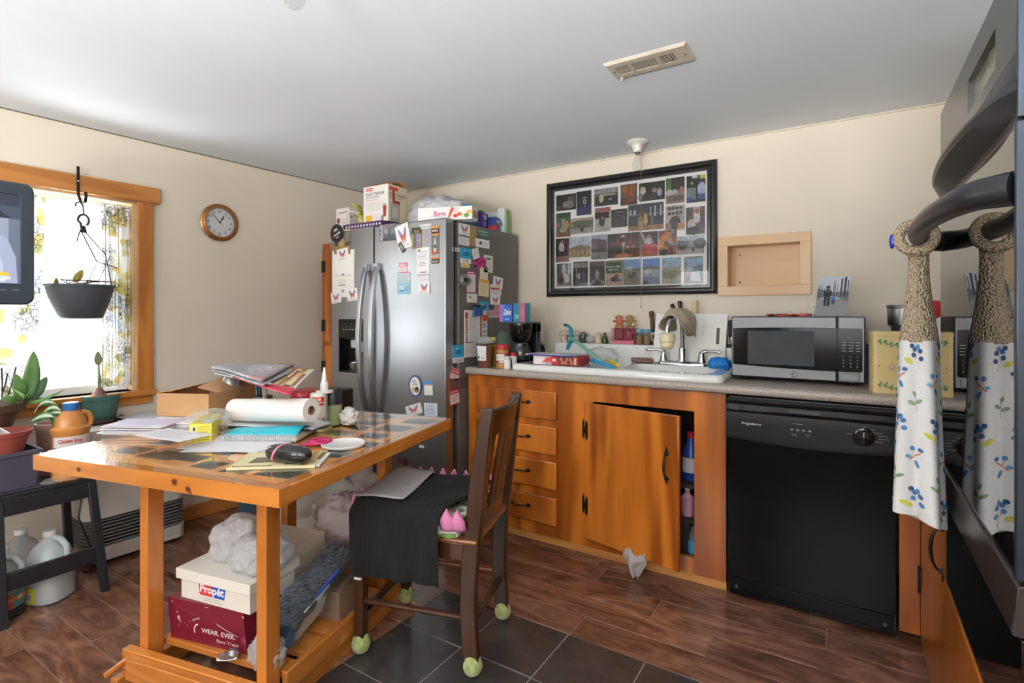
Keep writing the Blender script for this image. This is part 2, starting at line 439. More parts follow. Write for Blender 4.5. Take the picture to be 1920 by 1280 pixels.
# baseboards
b = B(); b.M = ML; b.box(0, .016, -4.7, -.02, 0, .088); struct(b.build('baseboard_left', PINE_Y, bevel=.004))
b = B(); b.box(-3.2, -2.9, YB-.016, YB, 0, .088); struct(b.build('baseboard_back', PINE_X, bevel=.004))

# ---- window_1 in the left wall: casing, stool, sashes, glass
def wsub(b_): b_.M = ML; return b_
b = wsub(B()); a0, a1, z0, z1 = WIN
b.box(0, .024, a0-.13, a1+.112, z1, z1+.088)                                 # head board
w1 = struct(b.build('window_1', PINE_Y, bevel=.003))
def wpart(b_, name, m_, **k):
    o = b_.build(name, m_, parent=w1, **k); o.matrix_parent_inverse = Matrix.Translation(-w1.location); o['kind'] = 'structure'; return o
b = wsub(B()); b.box(0, .022, a1+.002, a1+.078, z0-.005, z1); b.box(0, .022, a0-.078, a0-.002, z0-.005, z1); wpart(b, 'casing', PINE_Z, bevel=.003)
b = wsub(B()); b.box(-.10, .05, a0-.1, a1+.09, z0-.028, z0); b.box(0, .018, a0-.08, a1+.075, z0-.075, z0-.028); wpart(b, 'stool', PINE_Y, bevel=.004)
b = wsub(B()); b.box(-.155, 0, a1-.012, a1, z0, z1); b.box(-.155, 0, a0, a0+.012, z0, z1); b.box(-.155, 0, a0, a1, z1-.012, z1); wpart(b, 'jamb', mat('pale_jamb', 'd9b98d', .5))
b = wsub(B()); zm = 1.31
def sash(b_, n0, n1, q0, q1, st=.04):
    b_.box(n0, n1, a0+.012, a0+.012+st, q0, q1); b_.box(n0, n1, a1-.012-st, a1-.012, q0, q1)
    b_.box(n0, n1, a0+.012+st, a1-.012-st, q0, q0+st); b_.box(n0, n1, a0+.012+st, a1-.012-st, q1-st, q1)
sash(b, -.105, -.075, z0, zm+.02, .042); sash(b, -.135, -.105, zm-.02, z1-.012, .042)
wpart(b, 'sash', WHITEVINYL, bevel=.003)
b = wsub(B()); b.box(-.092, -.088, a0+.05, a1-.05, z0+.04, zm-.02); b.box(-.122, -.118, a0+.05, a1-.05, zm+.02, z1-.05); wpart(b, 'pane', glass('window_glass', 'ffffff', .01, .97))
# ---- the window behind the camera, and a second one added for fill light
for i, (x0, x1, q0, q1) in enumerate(FW):
    b = B()
    for (p0, p1, r0, r1) in ((x0-.08, x1+.08, q1, q1+.08), (x0-.08, x1+.08, q0-.08, q0), (x0-.08, x0, q0, q1), (x1, x1+.08, q0, q1)): b.box(p0, p1, YF, YF+.02, r0, r1)
    w = struct(b.build('window_%d' % (i+2), PINE_X, bevel=.003))
    b = B(); zm2 = (q0+q1)/2
    for (p0, p1, r0, r1) in ((x0, x1, q0, q0+.04), (x0, x1, q1-.04, q1), (x0, x0+.04, q0, q1), (x1-.04, x1, q0, q1), (x0, x1, zm2-.02, zm2+.02)): b.box(p0, p1, YF-.09, YF-.05, r0, r1)
    s_ = b.build('sash', WHITEVINYL, parent=w); s_.matrix_parent_inverse = Matrix.Translation(-w.location); s_['kind'] = 'structure'
    b = B(); b.box(x0+.04, x1-.04, YF-.072, YF-.068, q0+.04, q1-.04); s_ = b.build('pane', MATS['window_glass'], parent=w); s_.matrix_parent_inverse = Matrix.Translation(-w.location); s_['kind'] = 'structure'

# ================================================================== LIGHT AND CAMERA
wd = bpy.data.worlds.new('daylight'); SC.world = wd; wd.use_nodes = True
bg = wd.node_tree.nodes['Background']; bg.inputs[0].default_value = (.93, .97, 1, 1); bg.inputs[1].default_value = 3.0
def daylight(name, loc, rot, sx, sy, power, col=(1, 1, 1)):
    d = bpy.data.lights.new(name, 'AREA'); d.shape = 'RECTANGLE'; d.size = sx; d.size_y = sy; d.energy = power; d.color = col
    o = bpy.data.objects.new(name, d); COL.objects.link(o); o.location = loc; o.rotation_euler = rot; return o
p = ML @ Vector((-.55, (a0+a1)/2, 1.45))
daylight('daylight_left', p, (R(90), 0, R(-90)+WLA), 1.9, 1.9, 125, (.95, .975, 1))
daylight('daylight_rear', ((FW[0][0]+FW[0][1])/2, YF-.5, 1.5), (R(90), 0, 0), 1.7, 1.5, 82, (1, .99, .98))
def tilt(name, base, inward, sx, sy, power, col):
    # added fill: tilted panel outside a window throws light up onto the ceiling
    d = Vector(inward).normalized(); d.z = 0; t = (d+Vector((0, 0, 1.0))).normalized(); o = daylight(name, base, (0, 0, 0), sx, sy, power, col); o.rotation_euler = (-t).to_track_quat('Z', 'Y').to_euler(); return o
nL = (ML.to_3x3() @ Vector((1, 0, 0)))
tilt('ceiling_fill_left', ML @ Vector((-.75, (a0+a1)/2, .35)), nL, 1.8, 1.2, 170, (.93, .98, 1))
tilt('ceiling_fill_rear', ((FW[0][0]+FW[0][1])/2, YF-.7, .35), (0, 1, 0), 1.6, 1.2, 480, (.98, .99, 1))
tilt('ceiling_fill_behind', ((FW[1][0]+FW[1][1])/2, YF-.7, .35), (0, 1, 0), 1.6, 1.2, 1750, (.98, .99, 1))
daylight('fill_behind', ((FW[1][0]+FW[1][1])/2, YF-.5, 1.5), (R(90), 0, 0), 1.5, 1.5, 82, (1, .99, .98))  # added fill shining in through the second rear opening
cam = bpy.data.cameras.new('camera'); co = bpy.data.objects.new('camera', cam); COL.objects.link(co)
co.location = (0, 0, CAMZ); co.rotation_euler = (R(90), 0, YAW)
cam.lens = FPX/1920*36; cam.sensor_width = 36; cam.shift_y = -(640-HOR)/1920; cam.clip_start = .01
SC.camera = co
SC.view_settings.view_transform = 'Standard'; SC.view_settings.look = 'None'; SC.view_settings.exposure = -.2; SC.view_settings.gamma = 1
SC.view_settings.use_curve_mapping = False
SC.render.engine = 'CYCLES'
SC.cycles.use_denoising = True; SC.cycles.max_bounces = 10; SC.cycles.transparent_max_bounces = 16; SC.cycles.sample_clamp_indirect = 6
SC.cycles.caustics_reflective = False; SC.cycles.caustics_refractive = False
# ================================================================== FRIDGE, PANTRY AND WHAT IS ON THEM
def steel_mat(name='brushed_steel', col='b9bcc0', rough=.34, axis=(60, 60, .6)):
    m, n, l, b = new_mat(name); f = noise_t(n, l, coords(n, l, axis), 6, 3)
    c = rgb(col); l.new(ramp(n, l, f, [(.3, tuple(x*.93 for x in c[:3])+(1,)), (.7, c)]), b.inputs['Base Color'])
    b.inputs['Metallic'].default_value = 1; b.inputs['Roughness'].default_value = rough
    MATS[name] = m; return m
STEEL = steel_mat('brushed_steel', 'a9adb2', .33); STEELX = steel_mat('brushed_steel_x', '6f7072', .45, (.6, 60, 60)); CHROME = mat('chrome', 'd8d9db', .08, 1, var=0)
FGREY = mat('grey_fridge_side', '6f6c69', .45, .25, var=.02, bmp=.02, bs=300); BLACKP = mat('black_plastic', '131315', .35, var=.05)
BLACKG = mat('black_gloss', '08080a', .06, var=0); BLACKM = mat('black_metal', '17161a', .45, .3, var=.1)
DARKG = mat('dark_grey_plastic', '3a3b3e', .4, var=.05); FOIL = mat('aluminium_foil', 'c9cacb', .25, 1, var=.15, vs=60, bmp=.8, bs=70)
FX0, FXM, FX1, FYF, FYB, FZ = -2.835, -2.447, -1.88, 2.27, 3.02, 1.755
fridge = thing('refrigerator', 'stainless side-by-side refrigerator with grey sides covered in cards and magnets', 'refrigerator', ((FX0+FX1)/2, 2.65, 0))
b = B(); b.box(FX0+.01, FX1, 2.385, FYB, .02, FZ-.006); b.box(FX0+.03, FX1-.02, 2.33, 2.385, .02, .1, 0); b.build('body', FGREY, fridge, bevel=.006)
b = B(); b.box(FX0+.03, FX1-.03, 2.345, 2.386, .1, FZ-.02); b.build('gasket', BLACKP, fridge)
DISP = (-2.765, -2.535, .846, 1.186)
b = B()
x0, x1 = FX0, FXM-.003
for (p0, p1, q0, q1) in ((x0, DISP[0], .11, FZ), (DISP[1], x1, .11, FZ), (DISP[0], DISP[1], .11, DISP[2]), (DISP[0], DISP[1], DISP[3], FZ)): b.box(p0, p1, FYF, 2.345, q0, q1)
dl = b.build('freezer_door', STEEL, fridge)
b = B(); b.box(FXM+.003, FX1, FYF, 2.345, .11, FZ); dr = b.build('fridge_door', STEEL, fridge, bevel=.008, seg=3)
def handle(x, name, par, lean):
    b_ = B(); pts = []; rs = []
    for i in range(17):
        t = i/16; z = 1.515-.90*t; k = math.sin(PI*t)**.6
        pts.append((x+lean*(.5-abs(t-.5))*.02, FYF-.012-.062*k, z))
    for i in range(17):
        t = i/16
    prof = []
    for p in pts: prof.append([Vector(p)+Vector((dx, dy, 0)) for dx, dy in ((-.017, .012), (-.017, -.006), (-.011, -.013), (.011, -.013), (.017, -.006), (.017, .012))])
    b_.rings(prof)
    for z in (1.505, .625): b_.box(x-.015, x+.015, FYF-.03, FYF, z-.02, z+.02)
    o = b_.build(name, MATS['brushed_steel'], par, bevel=.002)
    return o
handle(-2.492, 'handle', dl, -1); handle(-2.402, 'handle', dr, 1)
d0, d1, e0, e1 = DISP
b = B(); b.box(d0, d1, FYF+.085, FYF+.09, e0, e1-.115); b.box(d0, d0+.006, FYF, FYF+.09, e0, e1); b.box(d1-.006, d1, FYF, FYF+.09, e0, e1); b.box(d0, d1, FYF, FYF+.09, e0, e0+.012); b.box(d0, d1, FYF+.03, FYF+.09, e1-.13, e1-.115)
disp = b.build('dispenser_recess', BLACKP, dl)
b = B(); b.box(d0, d1, FYF-.003, FYF+.03, e1-.118, e1)
fr = Fr((d0, FYF-.003, e1-.118), (1, 0, 0), (0, 0, 1)); dr_ = Draw(b, fr, d1-d0, .118, 1, .0004)
for k in range(6): dr_.rect(.18+.12*k, .42, .24+.12*k, .47, 'aab0b4'); dr_.rect(.19+.12*k, .55, .215+.12*k, .6, '8a9094')
for k in range(3): dr_.rect(.3+.24*k, .72, .32+.24*k, .78, '9aa0a4')
b.build('control_panel', [BLACKG, PRINT], dl, bevel=.002)
b = B()
for p0, p1, r0, r1 in ((d0-.006, d1+.006, e1, e1+.006), (d0-.006, d1+.006, e0-.006, e0), (d0-.006, d0, e0, e1), (d1, d1+.006, e0, e1)): b.box(p0, p1, FYF-.004, FYF+.002, r0, r1)
b.build('dispenser_trim', CHROME, dl)
b = B(); b.box(d0+.085, d0+.15, FYF+.02, FYF+.05, e1-.185, e1-.13); b.build('ice_chute', mat('pale_grey_plastic', 'c4c6c8', .4), dl, bevel=.008)
b = B(); b.hexa([(d0+.15, FYF+.045, e0+.13), (d0+.2, FYF+.045, e0+.13), (d0+.2, FYF+.055, e0+.13), (d0+.15, FYF+.055, e0+.13), (d0+.16, FYF+.02, e0+.2), (d0+.19, FYF+.02, e0+.2), (d0+.19, FYF+.03, e0+.2), (d0+.16, FYF+.03, e0+.2)]); b.build('paddle', MATS['pale_grey_plastic'], dl, bevel=.004)
b = B(); cx, cz = d0+.115, e0+.013
rs = []
for rz_, sx, sy in ((0, .05, .028), (.045, .065, .036), (.05, .069, .04), (.048, .066, .037), (.006, .049, .027)):
    rs.append([(cx+sx*math.cos(2*PI*k/28)*(1+.02*(k % 2)), FYF+.042+sy*math.sin(2*PI*k/28)*(1+.02*(k % 2)), cz+rz_) for k in range(28)])
b.rings(rs, cap=(True, True)); tag(b.build('foil_pan', FOIL), 'small aluminium foil pan standing in the refrigerator ice and water dispenser', 'pan')

FF = Fr((0, FYF-.0008, 0), (1, 0, 0), (0, 0, 1)); FS = Fr((FX1+.0008, 0, 0), (0, 1, 0), (0, 0, 1))
def C5(x, y): return (590+x/4.413, 330+y/4.413)
def C6(x, y): return (600+x/4.0, 580+y/4.0)
def place(fr_, q0, q1, rot=0, h=0):
    """frame, width, height of the card whose upper left and lower right corners show at q0, q1"""
    if fr_ is FF:
        a, c = oy(*q0, FYF), oy(*q1, FYF); x0, x1, z0, z1 = a.x, c.x, c.z, a.z
    else:
        a, c = ox(*q0, FX1), ox(*q1, FX1); x0, x1, z0, z1 = a.y, c.y, c.z, a.z
    return fr_.sub((x0+x1)/2, (z0+z1)/2, rot, h), abs(x1-x0), abs(z1-z0)
def butterfly(d):
    for s_ in (-.8, .8):
        d.poly([(.5, .45), (.5+s_*.12, .7), (.5+s_*.34, .9), (.5+s_*.38, .7), (.5+s_*.3, .52)], '8f93c4')
        d.poly([(.5, .5), (.5+s_*.1, .62), (.5+s_*.2, .6), (.5+s_*.22, .5)], 'c4506a')
        d.poly([(.5, .5), (.5+s_*.26, .5), (.5+s_*.2, .34), (.5+s_*.12, .38)], 'e0603c')
        d.poly([(.5+s_*.02, .45), (.5+s_*.14, .36), (.5+s_*.17, .2), (.5+s_*.08, .28)], 'd9483f')
    d.rect(.485, .33, .515, .6, '8a4a55'); d.lines(.12, .06, .88, .2, 2, 'b9bcc4')
def fc(name, label, cat, q0, q1, draw, base='f2f0ea', fr_=None, rot=0, grp=None, cv=C5, mt=None, h=0, rnd=0, thick=.0012):
    f_, w_, h_ = place(fr_ or FF, cv(*q0), cv(*q1), rot, h); return card(name, label, cat, f_, w_, h_, draw, base, mt, grp, thick, rnd)
BG = 'butterfly cards on the refrigerator'; MG = 'magnets and cards on the refrigerator'
def oval_btn(d):
    d.ell(.5, .5, .47, .47, '1b1b1e', 28)
    f = Fr(d.fr.p(d.w*.5, d.h*.5), d.fr.ux+d.fr.uy*.9, d.fr.uy-d.fr.ux*.9); hgt = d.h
    d.b.text('made', f, -.028, -.012, .016, 0, 'f4f4f4', .062, bold=.02, lift=d.up()); d.b.text('X', f, -.04, -.016, .02, 0, 'd8343a', .016, bold=.03, lift=d.up())
    [d.b.fbox(f, x0, x1, y0, y0+.005, 0, d.up(), 0, 'e6e6e6') for x0, x1, y0 in ((-.02, .016, .018), (-.016, .014, .026), (-.014, .012, -.03))]
def sketch_face(d):
    d.ell(.5, .55, .46, .42, 'f7f6f1', 24); d.rect(.1, .05, .8, .4, 'f6f5ee')
    for k in range(9): d.rect(.1+.085*k, .44+.02*(k % 2), .13+.085*k, .47+.02*(k % 2), '9fa3a0')
    d.poly([(.42, .46), (.5, .52), (.58, .46)], '8f8f8c'); d.ell(.45, .33, .2, .07, 'e8e9d8'); d.rect(.26, .245, .64, .255, '555048'); d.rect(.3, .26, .6, .266, '777468')
    d.poly([(.42, .16), (.58, .16), (.5, .08)], '9a9a92'); d.poly([(.12, .55), (.14, .55), (.1, .8), (.08, .8)], 'd4d3cc')
fc('fridge_photo', 'brown toned portrait photograph under the black oval magnet on the freezer door', 'photo', (165, 450), (300, 640), lambda d: (d.rect(.05, .05, .95, .95, '5c5345'), d.rect(0, 0, 1, .35, 'a98a56'), d.ell(.45, .45, .2, .2, 'c9a878'), d.rect(.62, .5, .95, .9, '8d8c80'), d.rect(0, .93, 1, 1, 'd8ccb0')), '8b7a60', mt=PHOTO, rot=-.04)
fc('oval_magnet', 'black oval magnet with tilted white lettering at top of the freezer door', 'magnet', (138, 405), (240, 545), oval_btn, '26262a', rnd=1, rot=-.35, thick=.004, h=.002)
fc('paper_drawing', 'large white paper with a pencil sketched face on the freezer door', 'drawing', (148, 622), (330, 1000), sketch_face, 'f3f2ec')
for lab, q0, q1, rot, f_ in (('small butterfly card over the top of the white paper drawing', (188, 604), (280, 692), .1, FF), ('butterfly card at the lower left corner of the paper drawing', (140, 962), (222, 1050), .15, FF),
        ('butterfly card at the lower right corner of the paper drawing', (272, 930), (360, 1030), .1, FF), ('large tilted butterfly card beside the couple photograph on the fridge door', (682, 405), (792, 600), .26, FF),
        ('butterfly card below the white receipt in the middle of the fridge door', (862, 876), (956, 974), -.05, FF), ('butterfly card highest on the grey side of the refrigerator', (1188, 385), (1282, 500), 0, FS),
        ('butterfly card above the red striped card on the grey fridge side', (1473, 830), (1552, 930), -.1, FS), ('butterfly card just above the small flag magnet', (1450, 985), (1532, 1065), 0, FS)):
    fc('butterfly_card', lab, 'card', q0, q1, butterfly, 'f6f4f0', f_, rot, BG, h=.0016)
fc('butterfly_card', 'tilted butterfly card low on the fridge door just above the table', 'card', (645, 705), (765, 800), butterfly, 'f6f4f0', FF, .3, BG, cv=C6)
fc('fridge_photo', 'group snapshot with lettered border left of the tilted butterfly card', 'photo', (540, 405), (670, 530), lambda d: (d.rect(0, 0, 1, 1, '8a9096'), d.rect(.05, .05, .18, .95, 'd9dadb'), d.rect(.02, .6, .1, .7, '333333'), d.rect(.02, .4, .1, .48, '444444'), d.person(.4, .1, .75, 'b8bec8', '59616e'), d.person(.62, .12, .75, '6e7f8f', '4a5560'), d.person(.84, .1, .7, '9aa3c0', '5a5f7a'), d.rect(.2, 0, 1, .18, '5b6168'), d.rect(.25, .8, .45, .95, 'c08a8a')), 'cfd2d4', mt=PHOTO)
fc('fridge_photo', 'snapshot of a couple standing outdoors on the fridge door', 'photo', (803, 430), (886, 596), lambda d: (d.rect(0, .7, 1, 1, '3e4a3c'), d.rect(0, 0, 1, .7, 'b9b27c'), d.rect(0, 0, 1, .25, 'a89a68'), d.person(.4, .08, .82, '6e756a', '6b6658'), d.person(.65, .06, .8, '9d9ac0', '9d9ac0')), 'a7a880', mt=PHOTO)
fc('tag_magnet', 'tilted grey rectangular tag magnet under the big butterfly card', 'magnet', (692, 570), (757, 606), lambda d: d.rect(.3, .3, .75, .7, 'a9adb0'), '5f6468', FF, -.95, MG, h=.003, thick=.003)
fc('word_magnet', 'row of tiny white letters stuck near the top of the fridge door', 'magnet', (870, 400), (972, 432), lambda d: [d.rect(.02+.07*k, .52+.25*(k % 2)*.3, .065+.07*k, .9, 'f8f8f8') for k in range(13)]+[d.rect(.1+.07*k, .05, .14+.07*k, .4, 'f2f2f2') for k in range(11)], 'aab0b6')
def strip(d):
    for y0, y1, c in ((.0, .12, '1d1a18'), (.12, .17, 'e98a3a'), (.17, .24, 'e4e4e0'), (.24, .74, '7a8684'), (.74, .8, 'ef9a3a'), (.8, .93, '1d1a18'), (.93, 1, 'f1b04a')): d.rect(0, y0, 1, y1, c)
    for k in range(3): d.rect(.12+.28*k, .03, .28+.28*k, .08, 'e8e4da'); d.rect(.12+.28*k, .84, .3+.28*k, .9, 'f0eee6'); d.rect(.15+.28*k, .19, .28+.28*k, .22, '5a8a70')
    d.ell(.5, .62, .13, .06, 'd8d9d8'); d.poly([(.4, .6), (.6, .6), (.7, .5), (.3, .5)], 'f2f2f0'); d.poly([(.45, .52), (.55, .52), (.62, .42), (.4, .42)], '3b4a6a'); d.ell(.5, .36, .22, .06, 'e6e8ea'); d.rect(.05, .24, .35, .36, 'e0502e'); d.rect(.65, .24, .95, .36, 'b0702c')
fc('photo_strip', 'tall orange and black photo strip by the right edge of the fridge door', 'photo', (968, 415), (1031, 722), strip, 'e98a3a', mt=PHOTO)
fc('note_sheet', 'white printed note sheet in the upper middle of the fridge door', 'note', (845, 595), (952, 816), lambda d: (d.lines(.1, .55, .95, .9, 7, 'b4b6ba'), d.rect(.1, .86, .3, .93, '6a6d72'), d.lines(.2, .3, .8, .5, 3, '9a9da2'), d.lines(.25, .04, .75, .14, 1, '8a8d92', .5, 0)), 'f4f4f2')
fc('receipt', 'pale faded receipt hanging under the white note sheet', 'receipt', (852, 817), (948, 976), lambda d: d.lines(.1, .1, .9, .95, 9, 'd3d5d9'), 'eceef0')
fc('coupon', 'small pink topped coupon in the middle of the fridge door', 'card', (697, 718), (766, 797), lambda d: (d.rect(0, .6, 1, 1, 'e58a94'), d.lines(.1, .1, .9, .55, 4, 'd8b6ba'), d.rect(.1, .7, .8, .85, 'f6dadd')), 'f4e8e8')
fc('postcard', 'blue watery picture card with red stripe on the fridge door', 'card', (684, 796), (790, 976), lambda d: (d.rect(.3, .95, 1, 1, 'd86a70'), d.rect(0, .0, 1, .5, '9fd2e6'), d.ell(.4, .3, .3, .1, 'c9e8f2'), d.ell(.75, .25, .2, .12, '7fbcd6'), d.rect(.2, .12, .5, .2, '5a9cc0'), d.rect(0, .5, 1, .9, 'c3d2dc'), d.poly([(.95, .9), (1, .9), (1, .5), (.9, .6)], 'f4f6f8')), 'd3dce2')
def dogs(d):
    d.ell(.5, .5, .5, .5, '35559a', 28); d.ell(.5, .5, .4, .42, 'f1efe9', 28); d.ell(.38, .3, .17, .13, 'c9a070'); d.ell(.64, .34, .15, .14, '1f1b19'); d.ell(.64, .28, .06, .05, 'b98a58'); d.ell(.38, .26, .08, .06, 'f0e6da')
    for k in range(3): d.rect(.32, .56+.09*k, .66-.05*k, .6+.09*k, 'd2553a' if k == 2 else '7a86a8')
fc('oval_magnet', 'blue rimmed oval magnet with two dogs low on the fridge door', 'magnet', (668, 488), (765, 660), dogs, '2f4c8c', FF, 0, MG, cv=C6, rnd=1, thick=.003)
fc('note_pad', 'small cream note with blue header beside the oval dog magnet', 'note', (783, 532), (846, 645), lambda d: (d.rect(0, .72, 1, 1, '4b93c9'), d.rect(0, .66, 1, .72, 'f0b088')), 'efeee4', FF, .06, cv=C6)
fc('text_card', 'pale blue text card low on the fridge door beside butterfly card', 'card', (783, 697), (882, 806), lambda d: d.lines(.15, .15, .9, .9, 7, '9a93b4'), 'dbe9f2', FF, .05, cv=C6)
b = B(); f_ = FF.sub(*[oy(*C6(617, 1120), FYF)[i] for i in (0, 2)]); b.tube([f_.p(.024*math.cos(a), .034*math.sin(a)-(.0 if abs(math.sin(a)) < 2 else 0), .005) for a in [PI*.9+i*PI*1.2/14 for i in range(15)]], .006, 8); tag(b.build('horseshoe_magnet', mat('dark_red_plastic', '7c1f28', .4)), 'dark red horseshoe magnet on the fridge door below table level', 'magnet', MG)
fc('price_tag', 'tiny white tag on the fridge door just under the table edge', 'card', (745, 1015), (783, 1040), None, 'f2f2f0', FF, 0, cv=C6)
# right side of the fridge
fc('paper_strip', 'tan cardboard strip behind the top cards on the grey fridge side', 'card', (1275, 405), (1337, 582), lambda d: d.rect(0, 0, .15, 1, '9a7a4c'), 'a98a58', FS)
fc('business_card', 'grey green card with pale title on the fridge side', 'card', (1332, 425), (1443, 512), lambda d: (d.rect(.05, .55, .85, .7, 'a9b8b0'), d.rect(.35, .2, .85, .28, '8fa39a')), '5f7870', FS, 0, MG, h=.001)
fc('business_card', 'white card with a dark hand emblem under the grey green card', 'card', (1330, 512), (1443, 603), lambda d: (d.ell(.34, .5, .11, .2, '46585a'), d.poly([(.3, .5), (.4, .85), (.44, .5)], '46585a'), d.lines(.5, .2, .95, .7, 4, 'b4bdb8')), 'f1f1ee', FS, 0, MG, h=.001)
fc('text_card', 'white text card right under the highest butterfly card', 'card', (1190, 495), (1276, 580), lambda d: d.lines(.1, .15, .9, .9, 5, 'b6b4b0'), 'efece6', FS, 0, MG, h=.001)
fc('clip_magnet', 'little silver clip magnet near the fridge door on grey side', 'magnet', (1140, 588), (1192, 628), lambda d: (d.rect(0, 0, .25, 1, '25252a'), d.ell(.6, .5, .12, .2, '555a60')), 'c8cacc', FS, 0, MG, thick=.006)
fc('sticky_note', 'yellow slip showing under the blue flyer on the fridge side', 'note', (1208, 690), (1282, 765), lambda d: d.rect(0, 0, 1, .15, 'd2b066'), 'e6c987', FS)
def flyer(d): d.rect(0, .3, 1, 1, '2fa3cf'); d.ell(.55, .62, .3, .15, '1f7fae'); d.ell(.4, .82, .12, .06, '7fd0e8'); d.ell(.5, .55, .2, .08, '2b6f90'); d.lines(.2, .06, .95, .24, 2, '5a5e66')
fc('blue_flyer', 'blue and white flyer on the fridge side left of pink ribbon', 'flyer', (1200, 587), (1291, 727), flyer, 'f2f3f2', FS, 0, 'blue flyers', h=.0014)
fc('paper_tag', 'tilted blank white tag above the pink ribbon magnet', 'card', (1302, 592), (1358, 688), lambda d: d.lines(.2, .2, .8, .8, 4, 'd0cbc6'), 'efe9e4', FS, .3)
fc('text_card', 'cream card with black symbols right of the pink ribbon magnet', 'card', (1398, 650), (1472, 802), lambda d: (d.rect(.25, .72, .38, .88, '2c2c2c'), d.rect(.42, .72, .55, .86, '444444'), d.rect(.6, .72, .75, .86, '555555'), d.lines(.15, .1, .85, .6, 6, 'c5beb2')), 'e8e2d4', FS, 0, MG)
b = B(); f_, w_, h_ = place(FS, C5(1305, 665), C5(1412, 780), 0, .004)
def rib(t):
    a = -PI*.25+t*PI*1.5; return (math.cos(a)*w_*.27+w_*.16, math.sin(a)*h_*.3+h_*.12)
pts = [(-w_*.5, h_*.02), (-w_*.1, -h_*.06), (w_*.2, h_*.0)]+[rib(i/10) for i in range(11)]+[(-w_*.02, -h_*.15), (-w_*.22, -h_*.5)]
for i, (p, q) in enumerate(zip(pts, pts[1:])): b.bar(f_.p(*p, .0004*i), f_.p(*q, .0004*i), .024, .003, f_.n)
tag(b.build('ribbon_magnet', mat('magenta_plastic', 'c43a7e', .4)), 'looped magenta ribbon magnet on the grey fridge side', 'magnet', MG)
b = B(); f_, w_, h_ = place(FS, C5(1180, 805), C5(1266, 912), 0, .0); b.prism(f_, [(w_*.5*math.cos(2*PI*k/20), h_*.5*math.sin(2*PI*k/20)) for k in range(20)], 0, .014); b.fbox(f_, -w_*.25, w_*.55, -h_*.2, h_*.2, .014, .02, 0); b.fbox(f_, -w_*.12, w_*.25, -h_*.14, h_*.14, .0203, .021, 1)
tag(b.build('kitchen_timer', [mat('silver_plastic', 'a9a9a8', .3, .7), BLACKG], bevel=.002), 'round silver kitchen timer stuck on the grey fridge side', 'timer', MG)
fc('list_card', 'white list card with pink border beside the silver timer', 'card', (1252, 785), (1330, 967), lambda d: (d.rect(.06, .03, .94, .86, 'f1e6e6'), d.lines(.12, .06, .88, .8, 9, 'cdaeb4'), d.lines(.15, .88, .8, .98, 1, 'f6e0e4', .5, 0)), 'c0456a', FS, 0, MG, h=.001)
fc('sticky_note', 'blank cream note under the card with black symbols', 'note', (1365, 745), (1431, 866), lambda d: d.rect(.1, .4, .9, .42, 'd8d2bc'), 'e6dfc6', FS)
fc('sticky_note', 'yellow headed lined note between pink list and butterfly cards', 'note', (1355, 852), (1441, 997), lambda d: (d.rect(0, .82, 1, 1, 'e0a83e'), d.lines(.1, .08, .9, .78, 7, 'c9b98e')), 'e9d9ae', FS, -.05)
fc('text_card', 'white card with a red stripe between two butterfly cards', 'card', (1449, 895), (1541, 990), lambda d: (d.rect(.05, .55, .85, .72, 'c0353a'), d.lines(.1, .1, .9, .5, 3, 'd0c8c4')), 'f0ece8', FS, 0, MG, h=.001)
def flag(d):
    for k in range(13): d.rect(0, .14+.066*k, 1, .14+.066*(k+.55), 'b8405a')
    d.rect(0, .58, .5, 1, '3f3f5a'); d.rect(0, 0, 1, .12, 'c9c5c8')
fc('flag_magnet', 'small striped flag magnet next to the plastic bag boxes', 'magnet', (1437, 1057), (1531, 1170), flag, 'eae6e8', FS, 0, MG)
fc('business_card', 'small white card with green leaf sketch under the pink list', 'card', (1258, 970), (1341, 1047), lambda d: (d.ell(.3, .6, .1, .2, '8a9a6a'), d.lines(.3, .1, .95, .3, 2, 'c4c0b8')), 'eeeae2', FS, 0, MG)
fc('blue_flyer', 'blue flyer beside the striped flag magnet on fridge side', 'flyer', (1355, 1035), (1437, 1125), lambda d: (d.ell(.5, .5, .3, .25, '1f6f90'), d.ell(.4, .7, .15, .1, '9fdcec')), '3aa6cc', FS, 0, 'blue flyers')
fc('blue_flyer', 'blue and white flyer lowest beside the hanging papers', 'flyer', (993, 270), (1076, 394), flyer, 'eef0f0', FS, 0, 'blue flyers', cv=C6)
fc('red_card', 'tilted red and white card above counter height on fridge side', 'card', (980, 448), (1046, 520), lambda d: (d.poly([(0, .5), (1, .5), (1, .95), (0, .95)], 'c8363f'), d.rect(.1, .65, .9, .8, 'f0c8c8'), d.lines(.1, .1, .9, .45, 3, 'd8b0b0')), 'f2ecea', FS, -.35, MG, cv=C6)
fc('red_card', 'upright red and white card lowest on the grey fridge side', 'card', (975, 602), (1041, 706), lambda d: (d.rect(0, .7, 1, 1, 'c02a34'), d.rect(.1, .8, .9, .88, 'f0c0c0'), d.lines(.12, .15, .88, .65, 5, 'c98a90'), d.rect(0, 0, 1, .06, 'c02a34')), 'f2ecec', FS, .08, MG, cv=C6)
fc('tape_patch', 'patch of old brown tape between the two red cards', 'tape', (983, 522), (1100, 588), lambda d: d.rect(.4, 0, .6, 1, '66504a'), '5e4a46', FS, 0, cv=C6)
